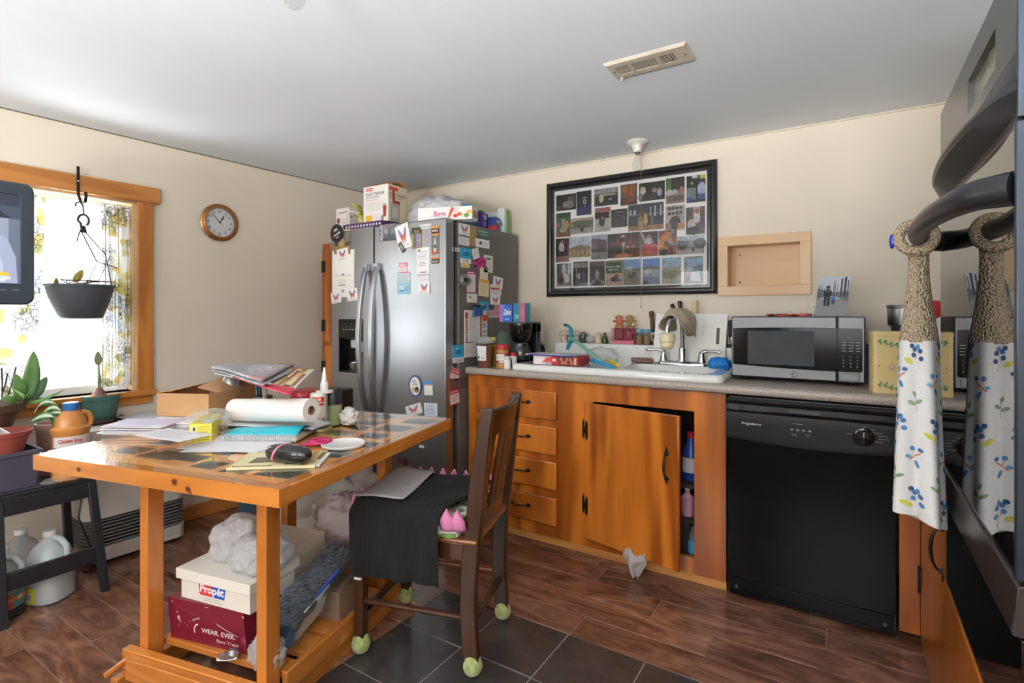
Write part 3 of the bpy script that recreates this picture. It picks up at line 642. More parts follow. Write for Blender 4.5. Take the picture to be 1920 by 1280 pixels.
# blue bag clip holding a bundle of papers
def C7(x, y): return (860+x/7.53, 540+y/7.53)
f_, w_, h_ = place(FS, C7(68, 310), C7(300, 955), 0, .004)
pk = thing('paper_bundle', 'bundle of papers hanging from blue clip on the fridge side', 'papers', f_.p(0, -h_/2))
b = B(); b.fbox(f_, -w_/2, w_/2, -h_/2, h_/2, 0, .004, 0, 'ecebe8'); d = Draw(b, Fr(f_.p(-w_/2, -h_/2), f_.ux, f_.uy), w_, h_, 0, .0042)
d.rect(0, 0, .18, 1, 'f0d9c8'); d.rect(.02, .82, .2, .95, 'c94a3a'); d.rect(.06, .5, .16, .8, 'c9773a'); d.rect(.08, .3, .16, .48, 'a05a8a'); d.lines(.25, .3, .9, .9, 16, 'c2c0c4'); d.rect(.1, .3, .5, .32, '333333')
for k in range(5): d.rect(.04, .04+.05*k, .95, .06+.05*k, ('e6d9e8', 'd8e8d8', 'e8d8d0', 'd8e0ea', 'e8e4cc')[k])
b.build('front_sheet', PRINT, pk, smooth=0)
f2, w2, h2 = place(FS, C7(272, 320), C7(382, 800), 0, .009)
b = B(); b.fbox(f2, -w2/2, w2/2, -h2/2, h2/2, 0, .002, 0, 'e4dccb'); d = Draw(b, Fr(f2.p(-w2/2, -h2/2), f2.ux, f2.uy), w2, h2, 0, .0022)
d.rect(.4, .7, .95, .88, 'cf4230'); d.rect(.42, .1, .8, .66, '86b2cc'); d.rect(.42, .3, .8, .36, 'e6eef2'); d.rect(.0, .05, .3, .9, 'b48a70'); d.rect(.42, .45, .8, .5, 'e6eef2')
b.build('back_sheet', PRINT, pk, smooth=0)
f3, w3, h3 = place(FS, C7(170, 265), C7(300, 400), 0, .012); b = B(); b.prism(f3, [(-w3/2, -h3/2), (w3*.45, -h3*.42), (w3*.5, h3*.35), (-w3*.35, h3*.5)], 0, .012); b.build('clip', mat('blue_plastic', '1e5a96', .35), pk, bevel=.003)
f4, w4, h4 = place(FS, C7(165, 225), C7(290, 285), 0, .0); b = B(); b.tube([f4.p(-w4*.3, 0, .014), f4.p(w4*.3, 0, .014)], .009, 10); b.build('clip_magnet', BLACKP, pk)

# ---- pantry cupboard beyond the fridge
CABWOOD = wood('orange_plywood', 'd07a2a', '7a380a', 'Z', .7, .28, 5.5, 1.7, coat=.35); CABWOODX = wood('orange_plywood_x', 'c67a30', '80410f', 'X', .62, .28, 6.5, 1.15, coat=.35)
PINE_ORANGE_Z = wood('orange_pine_z', 'cc7f36', '8e4c16', 'Z', 1, .25, 8, .9, knots=1.9, coat=.4)
pan = thing('pantry_cupboard', 'narrow orange wooden cupboard between left wall and refrigerator', 'cupboard', (-2.95, 2.7, 0))
b = B(); b.box(-3.06, -2.86, 2.37, 3.05, 0, 1.70); b.build('carcass', CABWOOD, pan, bevel=.003)
for z0, z1 in ((.08, 1.0), (1.03, 1.66)):
    b = B(); b.box(-3.015, -2.875, 2.352, 2.37, z0, z1); dd = b.build('door', CABWOOD, pan, bevel=.003)
    for z in ((.86, .2) if z0 < .5 else (1.54, 1.14)):
        b = B()
        for s_ in (-1, 1): b.box(-3.02+s_*.011-.006, -3.02+s_*.011+.006, 2.346, 2.3525, z-.04, z+.04)
        b.box(-3.026, -3.014, 2.347, 2.353, z-.02, z+.02); b.build('hinge', BLACKM, dd)

# ---- boxes and bags on top of the fridge
def carton(b_, fr_, w_, h_, dep, col, m=0): b_.fbox(fr_, 0, w_, 0, h_, -dep, 0, m, col)
CARD = mat('brown_cardboard', 'b98e63', .8, var=.06)
# mixer carton on the pantry
f_ = Fr((-3.0, 2.44, 1.7005), (1, 0, 0), (0, 0, 1)); b = B(); carton(b, f_, .135, .245, .12, 'ebe7e2')
d = Draw(b, f_, .135, .245); d.rect(0, 0, 1, .07, '6e1f2c'); d.text('KitchenAid', .18, .86, .05, 'a8322e', .62, bold=.02)
for k in range(3): d.ell(.17, .22+.22*k, .13, .08, '8c3a38'); d.ell(.15, .23+.22*k, .06, .04, 'b5605a')
d.lines(.38, .4, .9, .7, 4, 'c8c6c8')
tag(b.build('mixer_box', PRINT, smooth=0, bevel=.002), 'white appliance box with red discs standing on the pantry cupboard', 'box')
# purple dotted tray under the strainer box
b = B(); f_ = Fr((-2.735, 2.292, FZ), (1, 0, 0), (0, 0, 1)); b.fbox(f_, 0, .335, 0, .037, -.28, 0, 0, '4a2f5e')
d = Draw(b, f_, .335, .037)
for k in range(12): d.ell(.045+.082*k, .5, .022, .2, 'f0e8f4')
tag(b.build('dotted_tray', PRINT, smooth=0), 'purple box with white dots lying under the tall kitchen gadget box', 'box')
# food strainer carton
sb = thing('strainer_box', 'tall white and tan open carton on the refrigerator top', 'box', (-2.49, 2.4, FZ+.038))
f_ = Fr((-2.598, 2.325, FZ+.038), (1, .02, 0), (0, 0, 1)); W_, H_, D_ = .213, .228, .17
b = B(); bt = .003
fs = Fr(f_.p(W_, 0, 0), -f_.n, f_.uy)
b.fbox(f_, 0, W_, 0, H_, -bt, 0, 0, 'ece9e2'); b.fbox(f_, 0, W_, 0, H_, -D_, -D_+bt, 1); b.fbox(f_, 0, bt, 0, H_, -D_+bt, -bt, 0, 'd8d2c4'); b.fbox(f_, W_-bt, W_, 0, H_, -D_+bt, -bt, 0, 'd6c9a8'); b.fbox(f_, bt, W_-bt, 0, bt, -D_+bt, -bt, 1)
d = Draw(b, f_, W_, H_)
d.rect(.1, .87, .38, .95, 'd8433f'); d.rect(.13, .895, .35, .925, 'f4d8d4'); d.text('FOOD STRAINER', .1, .735, .085, '4a4644', .76); d.text('AND SAUCE MAKER', .1, .665, .045, '5a5654', .54)
d.lines(.1, .32, .84, .56, 8, 'cfcdcb'); d.lines(.1, .58, .6, .64, 1, 'dba6a2'); d.lines(.45, .05, .85, .22, 4, 'd8d0cc'); d.rect(.1, .03, .37, .2, 'e8b83c')
d.ell(.86, .44, .075, .05, 'b9b4ae'); d.poly([(.8, .42), (.94, .42), (.92, .12), (.82, .12)], 'a33b36'); d.ell(.78, .1, .06, .07, '9a8f88')
d = Draw(b, fs, D_, H_)
d.rect(.05, .85, .5, .94, 'd8433f'); d.text('FOOD STRAINER', .05, .7, .085, '3f3a36', .9); d.text('AND SAUCE MAKER', .05, .63, .045, '5a5654', .7)
d.rect(.22, .5, .34, .85, 'a6302c'); d.rect(.22, .5, .6, .58, 'a6302c'); d.rect(.1, .0, .6, .5, 'a79f9a'); d.rect(.2, .1, .5, .4, 'c4bcb4')
b.build('carton', [PRINT, CARD], sb, smooth=0)
b = B(); b.poly([f_.p(0, H_, 0), f_.p(W_, H_, 0), f_.p(W_*.88, H_+.03, -.06), f_.p(.03, H_+.03, -.06)], 0); b.poly([f_.p(W_, H_, -.01), f_.p(W_, H_, -D_), f_.p(W_-.03, H_+.012, -D_+.02), f_.p(W_-.05, H_+.02, -.02)], 0); b.poly([f_.p(0, H_, -D_), f_.p(W_, H_, -D_), f_.p(W_*.9, H_+.035, -D_+.05), f_.p(.02, H_+.035, -D_+.05)], 0)
b.build('flap', mat('orange_cardboard', 'b3763f', .8), sb, solid=.003, smooth=0)
# crumpled plastic bags
WBAG = film('white_plastic_film', 'f0f1f2', .9, .28); CBAG = film('clear_plastic_film', 'eef2f5', .3, .12); GBAG = film('milky_plastic_film', 'e6e8ea', .62, .2)
def crumple(b_, o, r_, seed, amp=.16, n=48, k=30, m=0, flat=-.75, freq=2.2, squash=None):
    sv = Vector((seed*3.1, seed*1.7, seed*.9))
    def fn(d, p):
        a = abs(noise.noise(d*freq+sv)); a2 = abs(noise.noise(d*freq*2.3+sv*2)); a3 = abs(noise.noise(d*freq*5+sv))
        q = p*(1+amp*(1.2-2.6*a)+amp*.6*(.6-1.6*a2)+amp*.25*(.5-a3))
        if q.z < flat*r_[2]: q.z = flat*r_[2]
        return q
    return b_.ball(o, r_, n, k, m, None, fn)
c_ = oz(778, 400, FZ); b = B(); crumple(b, (-2.16, 2.54, FZ+.075), (.19, .12, .105), 3, .16, 56, 34); tag(b.build('plastic_bag', WBAG, smooth=80), 'white plastic bag lying on the refrigerator between the cartons', 'bag')
# tulle bow and wire basket handle left of the strainer box
b = B()
for k in range(7):
    a = k*PI/3.5+.4; L = .05+.03*(k % 3)
    b.grid(lambda u, v, a=a, L=L: Vector((-2.655+math.cos(a)*L*u*1.1+.02*v*math.sin(a), 2.37+math.sin(a)*L*u*.8-.02*v*math.cos(a)+.01*math.sin(9*v), FZ+.04+.03+u*(.1 if k % 2 else .03)+.02*math.sin(6*u+k)*v)), 8, 6)
b.ball((-2.655, 2.36, FZ+.072), (.028, .022, .03), 16, 10)
tag(b.build('tulle_bow', mat('yellow_tulle', 'c9c06c', .8, var=.2, vs=40), solid=.001, smooth=80), 'crumpled yellow tulle bow left of the tall carton on the fridge', 'bow')
b = B(); b.tube([(-2.735, 2.31, FZ), (-2.735, 2.31, FZ+.1), (-2.728, 2.315, FZ+.12), (-2.705, 2.33, FZ+.127), (-2.68, 2.35, FZ+.115), (-2.672, 2.36, FZ+.09)], .005, 8)
tag(b.build('wire_hook', mat('cream_wire', 'ded8c8', .4)), 'cream bent wire hook standing at left end of the fridge top', 'hook')
b = B(); b.box(-2.80, -2.75, 2.33, 2.42, FZ, FZ+.045); tag(b.build('small_dark_box', mat('olive_box', '3d3a2a', .6), bevel=.003), 'small dark box behind the wire hook on the fridge', 'box')
# food bag carton (veg print) along the front edge
def boxT(name, label, q, L, dep, hgt, rz, mats, col, draws=None, group=None, z=FZ):
    """carton with its front lower left corner at q, turned rz; draws = (front, right side, top) drawing functions"""
    b_ = B(); ux = (math.cos(rz), math.sin(rz), 0); f0 = Fr((q[0], q[1], z), ux, (0, 0, 1)); b_.fbox(f0, 0, L, 0, hgt, -dep, 0, 0, col)
    fr2 = Fr(f0.p(L, 0, 0), -f0.n, f0.uy); fr3 = Fr(f0.p(0, hgt, 0), f0.ux, -f0.n)
    for fn, fr_, w_, h_ in zip(draws or (), (f0, fr2, fr3), (L, dep, L), (hgt, hgt, dep)):
        if fn: fn(Draw(b_, fr_, w_, h_))
    return tag(b_.build(name, mats, smooth=0, bevel=.0015), label, 'box', group)
FGR = 'kitchen wrap boxes on the refrigerator'
def veg(d):
    for x, y, r_, c in ((.78, .4, .05, 'e0602e'), (.84, .62, .06, 'f2eee0'), (.9, .3, .05, '5f9a48'), (.7, .3, .045, 'cf4a2e'), (.95, .55, .05, 'e8b04a'), (.82, .22, .04, 'f4f0e2')): d.ell(x, y, r_, r_*3.2, c)
    d.text('Bags', .3, .3, .4, 'd06a86', .22, bold=.02); d.poly([(.56, .2), (.62, .95), (.68, .9), (.6, .2)], 'd9572e'); d.lines(.66, .55, .78, .9, 3, 'c9a0b0')
boxT('food_bag_box', 'long white carton with vegetable picture along fridge front edge', (-2.10, 2.285), .33, .1, .075, .32, PRINT, 'efeeec', (veg, lambda d: (d.ell(.5, .55, .3, .25, 'c9703a'), d.ell(.35, .3, .2, .15, 'b8c060'), d.ell(.65, .35, .2, .18, 'a05a3a'))), FGR)
boxT('wrap_box', 'upright blue box with barcode on the fridge beside the vegetable carton', (-1.97, 2.50), .07, .10, .12, .28, PRINT, '1f6fa6', (lambda d: d.rect(.0, .0, .2, .7, 'c9b48a'), lambda d: (d.rect(.5, .3, .75, .65, 'e4eef4'), d.rect(.55, .35, .6, .6, '22405a'), d.rect(.65, .35, .7, .6, '22405a'))), FGR)
boxT('wrap_box', 'short purple box on fridge right of the upright blue box', (-1.985, 2.63), .08, .12, .10, .3, PRINT, '4a2a86', (lambda d: d.ell(.4, .5, .3, .3, '4aa0d8'), lambda d: (d.ell(.5, .7, .3, .2, 'b9b4d8'), d.rect(.2, .15, .7, .4, 'a88ac8'))), FGR)
boxT('wrap_box', 'low dark blue and red box in front of the open green carton', (-1.975, 2.77), .08, .13, .085, .3, PRINT, '27448c', (lambda d: d.rect(0, 0, 1, .35, 'c03a3a'), lambda d: (d.rect(0, 0, .45, .5, 'b53040'), d.rect(.1, .6, .5, .8, 'd8d8e4'), d.rect(.55, 0, .8, 1, '6aa6d8'))), FGR)
oc = thing('open_carton', 'open white and green carton at the back of the fridge top', 'box', (-1.98, 2.9, FZ), group=FGR)
b = B(); f_ = Fr((-2.10, 2.86, FZ), (math.cos(.25), math.sin(.25), 0), (0, 0, 1)); L, D_, H_ = .2, .1, .16
b.fbox(f_, 0, L, 0, H_, -D_, -D_+.003, 0, 'e8efe8'); b.fbox(f_, 0, .003, 0, H_, -D_+.003, 0, 0, '8fcf5a'); b.fbox(f_, L-.003, L, 0, H_, -D_+.003, 0, 0, '6fae4e'); b.fbox(f_, 0, L, 0, .003, -D_, 0, 0, 'd8e0e0'); b.fbox(f_, .003, .045, 0, H_, -.003, 0, 0, '86c852'); b.fbox(f_, L-.05, L-.003, 0, H_, -.003, 0, 0, 'e2ece8'); b.fbox(f_, .045, L-.05, 0, .09, -.003, 0, 0, 'dfe8ea')
fr2 = Fr(f_.p(L, 0, 0), -f_.n, f_.uy); d = Draw(b, fr2, D_, H_); d.rect(.0, 0, .3, 1, 'e6eee8'); d.rect(.35, .1, .6, .9, '7ab857')
d = Draw(b, f_, L, H_); d.rect(.25, .1, .7, .22, '2c60b0'); d.ell(.85, .35, .08, .08, 'd2603a')
b.build('carton', PRINT, oc, smooth=0)
b = B(); b.tube([f_.p(.02, .07, -.05), f_.p(L-.02, .07, -.05)], .035, 18, 0); b.build('paper_roll', mat('roll_paper', 'e9ebe8', .6), oc)
# ================================================================== BASE CABINETS, COUNTER, SINK WALL
CY = 2.46; CL, CR_ = -1.865, -.452
cab = thing('base_cabinet', 'orange plywood base cabinet with four drawers and an open door under the sink', 'cabinet', ((CL+CR_)/2, 2.75, 0))
OP = (-1.085, -.587, .114, .778)
b = B(); wall_rects(b, lambda x0, x1, q0, q1: b.box(x0, x1, CY, CY+.018, q0, q1), CL, CR_, .042, .868, [OP]); b.build('face_panel', CABWOOD, cab, smooth=0)
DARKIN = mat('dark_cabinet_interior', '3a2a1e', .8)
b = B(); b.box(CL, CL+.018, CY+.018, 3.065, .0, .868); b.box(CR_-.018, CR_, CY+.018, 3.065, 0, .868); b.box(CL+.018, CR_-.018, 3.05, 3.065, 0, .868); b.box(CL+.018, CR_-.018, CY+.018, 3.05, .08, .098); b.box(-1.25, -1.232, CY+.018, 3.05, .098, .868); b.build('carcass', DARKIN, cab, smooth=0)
b = B(); b.box(CL, CR_, CY+.012, CY+.03, 0, .042); b.build('base_strip', wood('pale_strip', 'c98f4c', '8d5620', 'X', 1, .5, 7), cab)
IRON = mat('black_iron', '1a1817', .5, .4, var=.12, vs=80)
def bail(b_, fr_, L):
    """black colonial pull: two pointed spade plates joined by an arched grip, along ux"""
    for s_ in (-1, 1):
        x = s_*L*.36
        b_.prism(fr_, [(x+s_*a*.011, c_) for a, c_ in ((-1, 0), (-.3, .009), (.6, .011), (1.2, .005), (1.9, .0025), (2.7, 0), (1.9, -.0025), (1.2, -.005), (.6, -.011), (-.3, -.009))][::int(s_)], 0, .003)
        b_.lathe([(.006, 0), (.006, .004), (.003, .006)], fr_.p(x, 0, .003), 10, ax=Matrix((fr_.ux, fr_.uy, fr_.n)).transposed())
    b_.tube([fr_.p(L*.36*math.cos(PI*i/10), 0, .004+.024*math.sin(PI*i/10)) for i in range(11)], [.005, .0045, .0045, .005, .006, .006, .006, .005, .0045, .0045, .005], 8, flat=.8)
for i, (z0, z1) in enumerate(((.661, .81), (.478, .625), (.296, .442), (.108, .254))):
    b = B(); b.box(-1.80, -1.284, CY-.016, CY-.0005, z0, z1); d_ = b.build('drawer', CABWOOD, cab, bevel=.006)
    b = B(); bail(b, Fr((-1.505, CY-.016, (z0+z1)/2+.01), (1, 0, 0), (0, 0, 1)), .135); b.build('handle', IRON, d_)
# the door stands a little open on its left hinges
hx, hy = -1.118, CY-.002; ex, ey = -.618, 2.349; dv = Vector((ex-hx, ey-hy, 0)); DL = dv.length; dv.normalize(); dn = Vector((dv.y, -dv.x, 0))
fd = Fr((hx, hy, .091), dv, (0, 0, 1)); b = B(); b.fbox(fd, 0, DL, 0, .682, -.0, .019); dr = b.build('door', CABWOOD, cab, bevel=.004)
b = B(); bail(b, Fr(fd.p(DL-.058, .455, .019), (0, 0, 1), -dv), .15); b.build('handle', IRON, dr)
for z in (.165, .545):
    b = B()
    for s_, f_ in ((1, Fr(fd.p(.016, z, .019), dv, (0, 0, 1))), (-1, Fr((hx-.015, CY, .091+z), (1, 0, 0), (0, 0, 1)))):
        b.prism(f_, [(-.007, -.035), (-.004, -.042), (0, -.05), (.004, -.042), (.007, -.035), (.007, .035), (.004, .042), (0, .05), (-.004, .042), (-.007, .035)], 0, .003)
        b.fbox(f_, -.012 if s_ > 0 else 0, 0 if s_ > 0 else .012, -.018, .018, 0, .004)
    b.tube([fd.p(-.003, z-.02, .012), fd.p(-.003, z+.02, .012)], .0045, 8)
    b.build('hinge', IRON, dr)
# what shows inside the open door
def bottle(name, label, cat, o, prof, mats, n=20, sx=1, sy=1, rz=0, parts=(), group=None):
    """thing with body profile and extra lathed parts (name, profile, material)"""
    t = thing(name, label, cat, o, rz, group, local=True)
    b_ = B(); b_.lathe(prof, n=n, sx=sx, sy=sy); b_.build('body', mats, t)
    for nm, pr, mt in parts:
        b_ = B(); b_.lathe(pr, n=n, sx=sx if nm in ('label', 'liquid', 'contents') else 1, sy=sy if nm in ('label', 'liquid', 'contents') else 1); b_.build(nm, mt, t)
    return t
PINKP = mat('pink_plastic', 'd79ab4', .35); BLUEP = mat('royal_blue_plastic', '2743a4', .3); WHITEP = mat('white_plastic', 'ecebe8', .35, var=.02); REDP = mat('red_plastic', 'b8262c', .35)
CLEARP = film('clear_bottle', 'dfe6e8', .25, .08); LABELB = mat('blue_label', '3f9ac4', .5)
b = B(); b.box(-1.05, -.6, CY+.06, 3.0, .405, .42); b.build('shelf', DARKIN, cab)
bottle('cleaner_bottle', 'blue cleaner bottle on the shelf inside the open sink cabinet', 'bottle', (-.64, 2.62, .4205), [(.04, 0), (.042, .01), (.042, .13), (.02, .17), (.016, .2)], BLUEP, parts=(('cap', [(.018, .2), (.018, .23)], REDP), ('label', [(.0425, .04), (.0425, .11)], WHITEP)))
bottle('soap_bottle', 'pink soap bottle hanging low inside the open sink cabinet', 'bottle', (-.64, 2.55, .2705), [(.028, 0), (.03, .01), (.03, .085), (.012, .105), (.012, .12)], PINKP, parts=(('cap', [(.014, .12), (.014, .14)], WHITEP),))
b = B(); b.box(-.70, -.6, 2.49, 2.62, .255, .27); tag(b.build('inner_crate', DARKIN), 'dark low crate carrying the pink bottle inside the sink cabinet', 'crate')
b = B(); b.box(-.69, -.62, 2.5, 2.61, .0985, .2545); tag(b.build('supply_box', mat('black_carton', '1c1a1a', .7)), 'black carton behind the spray bottle inside the sink cabinet', 'box')
bottle('spray_bottle', 'clear bottle with blue label on floor of the open sink cabinet', 'bottle', (-.605, 2.515, .0985), [(.022, 0), (.024, .01), (.024, .09), (.011, .12), (.011, .14)], CLEARP, parts=(('cap', [(.012, .14), (.012, .16)], BLACKP), ('label', [(.0245, .02), (.0245, .075)], LABELB)))
b = B(); c0 = oy(1188, 1058, 2.355); b.grid(lambda u, v: Vector((c0.x+(u-.5)*.125*(1-.85*abs(v-.25)**1.2*1.35)+.012*v, c0.y+.012*math.sin(9*u+3*v)+.01*math.sin(16*u*v+2), .118-.108*v+.012*math.sin(7*u)*(1-v))), 16, 14)
tag(b.build('plastic_scrap', GBAG, solid=.0015, smooth=80), 'crumpled clear plastic bag poking out under the open cabinet door', 'bag')

# countertop
def counter_mat():
    m, n, l, bs = new_mat('speckled_laminate'); v = coords(n, l)
    a = noise_t(n, l, v, 260, 3, .8); c = noise_t(n, l, v, 110, 4, .75)
    x = ramp(n, l, a, [(.32, '6a625b'), (.45, '9d948a'), (.55, 'b5aa9e'), (.68, 'd3ccc2')])
    x = mix_rgb(n, l, ramp(n, l, c, [(.4, '000000'), (.7, '888888')]), x, rgb('8b7f74'))
    l.new(x, bs.inputs['Base Color']); bs.inputs['Roughness'].default_value = .35; MATS['counter'] = m; return m
CT = counter_mat(); SX0, SX1, SY0, SY1 = -1.575, -.465, 2.457, 3.062; BAS = (-1.0, -.535, 2.535, 2.86)
b = B(); hole = (-1.02, -.515, 2.515, 2.88)
wall_rects(b, lambda x0, x1, y0, y1: b.box(x0, x1, y0, y1, .872, .912), -1.862, XR-.003, 2.445, 3.066, [hole])
b.box(.245, XR-.003, 1.782, 2.445, .872, .912)
prof = [(2.445, .872), (2.431, .874), (2.425, .882), (2.424, .897), (2.428, .907), (2.436, .911), (2.445, .912)]
b.rings([[Vector((x, y, z)) for y, z in prof] for x in (-1.862, .225)], closed=False)
b.rings([[Vector((.225+(y-2.425), yy, z)) for y, z in prof] for yy in (2.445, 1.782)][::-1], closed=False)
b.box(.22, .25, 2.43, 2.446, .873, .911)
tag(b.build('countertop', CT, smooth=50), 'speckled grey beige laminate countertop running into the corner', 'countertop')
# sink
ENAM = mat('white_enamel', 'e9ebe8', .12, var=.015, coat=.6)
sink = thing('sink', 'white enamel drop-in sink with drainboard and high back ledge', 'sink', ((SX0+SX1)/2, 2.75, .912))
b = B(); wall_rects(b, lambda x0, x1, y0, y1: b.box(x0, x1, y0, y1, .9123, .945), SX0, SX1, SY0, 2.972, [BAS])
# merge into one slab with a clean rounded rim: outer frame drawn as rings
b = B(); n_ = 8
def rr(x0, x1, y0, y1, r_, z, n=6):
    out = []
    for cx_, cy_, a0_ in ((x1-r_, y1-r_, 0), (x0+r_, y1-r_, 90), (x0+r_, y0+r_, 180), (x1-r_, y0+r_, 270)):
        for k in range(n+1): a = R(a0_+90*k/n); out.append(Vector((cx_+r_*math.cos(a), cy_+r_*math.sin(a), z)))
    return out
rg = [rr(SX0, SX1, SY0, 2.98, .035, .9123), rr(SX0-.002, SX1+.002, SY0-.002, 2.98, .035, .92), rr(SX0, SX1, SY0, 2.98, .035, .936), rr(SX0+.008, SX1-.008, SY0+.008, 2.98, .03, .944), rr(SX0+.018, SX1-.018, SY0+.018, 2.98, .03, .946), rr(SX0+.03, SX1-.03, SY0+.03, 2.975, .025, .944)]
b.rings(rg, cap=(False, False))
# inner rings of the right basin and the deck around it
bx0, bx1, by0, by1 = BAS
inn = [rr(bx0, bx1, by0, by1, .05, .943), rr(bx0+.006, bx1-.006, by0+.006, by1-.006, .05, .935), rr(bx0+.018, bx1-.018, by0+.018, by1-.018, .05, .79), rr(bx0+.05, bx1-.05, by0+.05, by1-.05, .04, .775)]
b.rings(inn, cap=(False, True))
o_ids = [rg[-1], inn[0]]
# bridge outer deck ring to basin rim by fan of quads (same count of points)
A_, C_ = o_ids; N = len(A_)
ia = [b.pt(p) for p in A_]; ic = [b.pt(p) for p in C_]
for k in range(N): b.face((ia[k], ia[(k+1) % N], ic[(k+1) % N], ic[k]))
b.build('basin', ENAM, sink, smooth=50)
b = B(); b.box(SX0, SX1, 2.972, SY1, .9125, 1.04); b.build('back_ledge', ENAM, sink, bevel=.01, seg=3)
b = B(); b.lathe([(.04, .776), (.042, .778), (.03, .779), (.0, .777)], ((bx0+bx1)/2, (by0+by1)/2, 0), 20); b.build('drain', CHROME, sink)
# faucet
fau = thing('faucet', 'chrome two handle kitchen faucet behind the white sink basin', 'faucet', (-.754, 2.9, .945))
FYY = 2.9
b = B(); b.rings([rr(-.885+i_, -.623-i_, FYY-.03+i_, FYY+.03-i_, .025, z) for i_, z in ((0, .944), (0, .955), (.006, .962), (.014, .964))]); b.build('base_plate', CHROME, fau, smooth=50)
for s_ in (-1, 1):
    x = -.754+s_*.1
    b = B(); b.lathe([(.026, .962), (.022, .975), (.017, 1.0), (.015, 1.012), (.01, 1.02), (.0, 1.022)], (x, FYY, 0), 18)
    b.tube([(x, FYY, 1.008), (x+s_*.012, FYY, 1.02), (x+s_*.045, FYY-.005, 1.024), (x+s_*.085, FYY-.01, 1.021), (x+s_*.1, FYY-.012, 1.019)], [.012, .0095, .008, .0085, .006], 10); b.build('handle', CHROME, fau, smooth=60)
b = B(); b.lathe([(.024, .962), (.022, .975), (.019, 1.03), (.017, 1.04), (.013, 1.045)], (-.754, FYY, 0), 18); b.build('spout_body', CHROME, fau)
pts = [(-.754, FYY, 1.03), (-.754, FYY, 1.14)]+[(-.754-.02*(1-math.cos(a))/2, FYY-.105*(1-math.cos(a)), 1.14+.07*math.sin(a)) for a in [PI*i/12 for i in range(1, 12)]]+[(-.775, FYY-.21, 1.14), (-.775, FYY-.21, 1.12)]
b = B(); b.tube(pts, .0125, 12); b.build('spout', CHROME, fau, smooth=60)
b = B(); b.lathe([(.012, 1.035), (.026, 1.045), (.034, 1.055), (.034, 1.075), (.039, 1.08), (.039, 1.115), (.03, 1.122), (.016, 1.125)], (-.775, FYY-.21, 0), 20); b.build('water_filter', mat('cream_plastic', 'e6dcb4', .4), fau)
b = B()
def drape(u, v):
    s_ = (u-.5)*2; t = v; px_ = -.754-.018*t; py_ = FYY+.025-.215*t
    top = 1.236+.012*math.sin(PI*min(1, t*1.2))-.03*max(0, t-.75)*4*.6
    L = (.135 if s_ < 0 else .17)*(1-.35*(t-.3)**2*2); a = abs(s_)
    x = px_+(.066*math.sin(min(1, a*1.3)*PI/2)*(1 if s_ > 0 else -.72))*(1.1 if s_ > 0 else 1); z = top-L*max(0, a-.12)**1.15+.006*math.sin(11*t+4*s_)
    return Vector((x+.008*math.sin(9*t+5*s_), py_+.01*math.sin(7*s_), z))
b.grid(drape, 22, 14); tag(b.build('dish_cloth', mat('taupe_cloth', 'b5a892', .9, var=.1, vs=120, bmp=.3, bs=300), solid=.004, smooth=80, off=1), 'beige dish cloth draped over the chrome faucet spout', 'cloth')
# cutting board leaning on the ledge
lean = math.atan2(.09, .27); fb = Fr((-.93, 2.934, .9462), (1, 0, 0), (0, math.sin(lean), math.cos(lean)))
b = B(); wall_rects(b, lambda x0, x1, y0, y1: b.fbox(fb, x0, x1, y0, y1, 0, .011), 0, .385, 0, .285, [(.335, .352, .115, .205)])
tag(b.build('cutting_board', mat('white_cutting_board', 'f4f3ee', .4, var=.03), smooth=0), 'large white plastic cutting board with slot leaning behind the faucet', 'cutting board')
# knives in the slim rack on the wall
b = B(); b.box(-1.02, -.40, 3.05, 3.0695, 1.041, 1.056); rack = tag(b.build('knife_rack', mat('dark_rack', '3a342e', .5), bevel=.002), 'thin dark knife rack on the ledge behind the cutting board', 'rack')
def knife(label, u0, v0, u1, v1, mt, wd=.011, nm='handle'):
    p, q = oy(u0, v0, 3.044), oy(u1, v1, 3.044); t = thing('knife', label, 'knife', (q.x, 3.044, 1.07), group='knives behind the cutting board'); d = (p-q)
    b_ = B(); b_.tube([q, q+d*.25, q+d*.6, q+d*.9, p], [wd*.85, wd, wd*.9, wd*1.15, wd*.8], 8, flat=1); b_.build(nm, mt, t, bevel=0, smooth=60)
    b_ = B(); sd = Vector((d.z, 0, -d.x)).normalized(); e = q-d.normalized()*max(.04, q.z-1.062); b_.prism(Fr(q, sd, -d.normalized()), [(-wd*.9, 0), (wd*.9, 0), (wd*.8, (q-e).length*.7), (0, (q-e).length)], -.001, .001); b_.build('blade', CHROME, t)
    b_ = B()
    for k in (.25, .55, .85): b_.ball(q+d*k+Vector((0, -wd, 0)), .002, 8, 6)
    b_.build('rivet', CHROME, t); return t
knife('black handled knife tilted left above the cutting board', 1259, 570, 1268, 590, BLACKP); knife('black handled knife upright above the cutting board middle', 1274, 564, 1277, 592, BLACKP)
knife('cream handled knife above the right half of the cutting board', 1302, 563, 1303, 594, mat('cream_handle', 'dccfa2', .4), .016)
knife('broad wooden handled knife left of the cutting board', 1221, 583, 1224, 618, mat('worn_wood_handle', '5b3d29', .6), .014)
knife('black riveted knife handle squeezed beside the microwave', 1369, 600, 1370, 632, BLACKP, .01); knife('brown wooden knife handle just right of the cutting board', 1358, 604, 1361, 640, mat('amber_handle', '8a5a22', .5), .01)

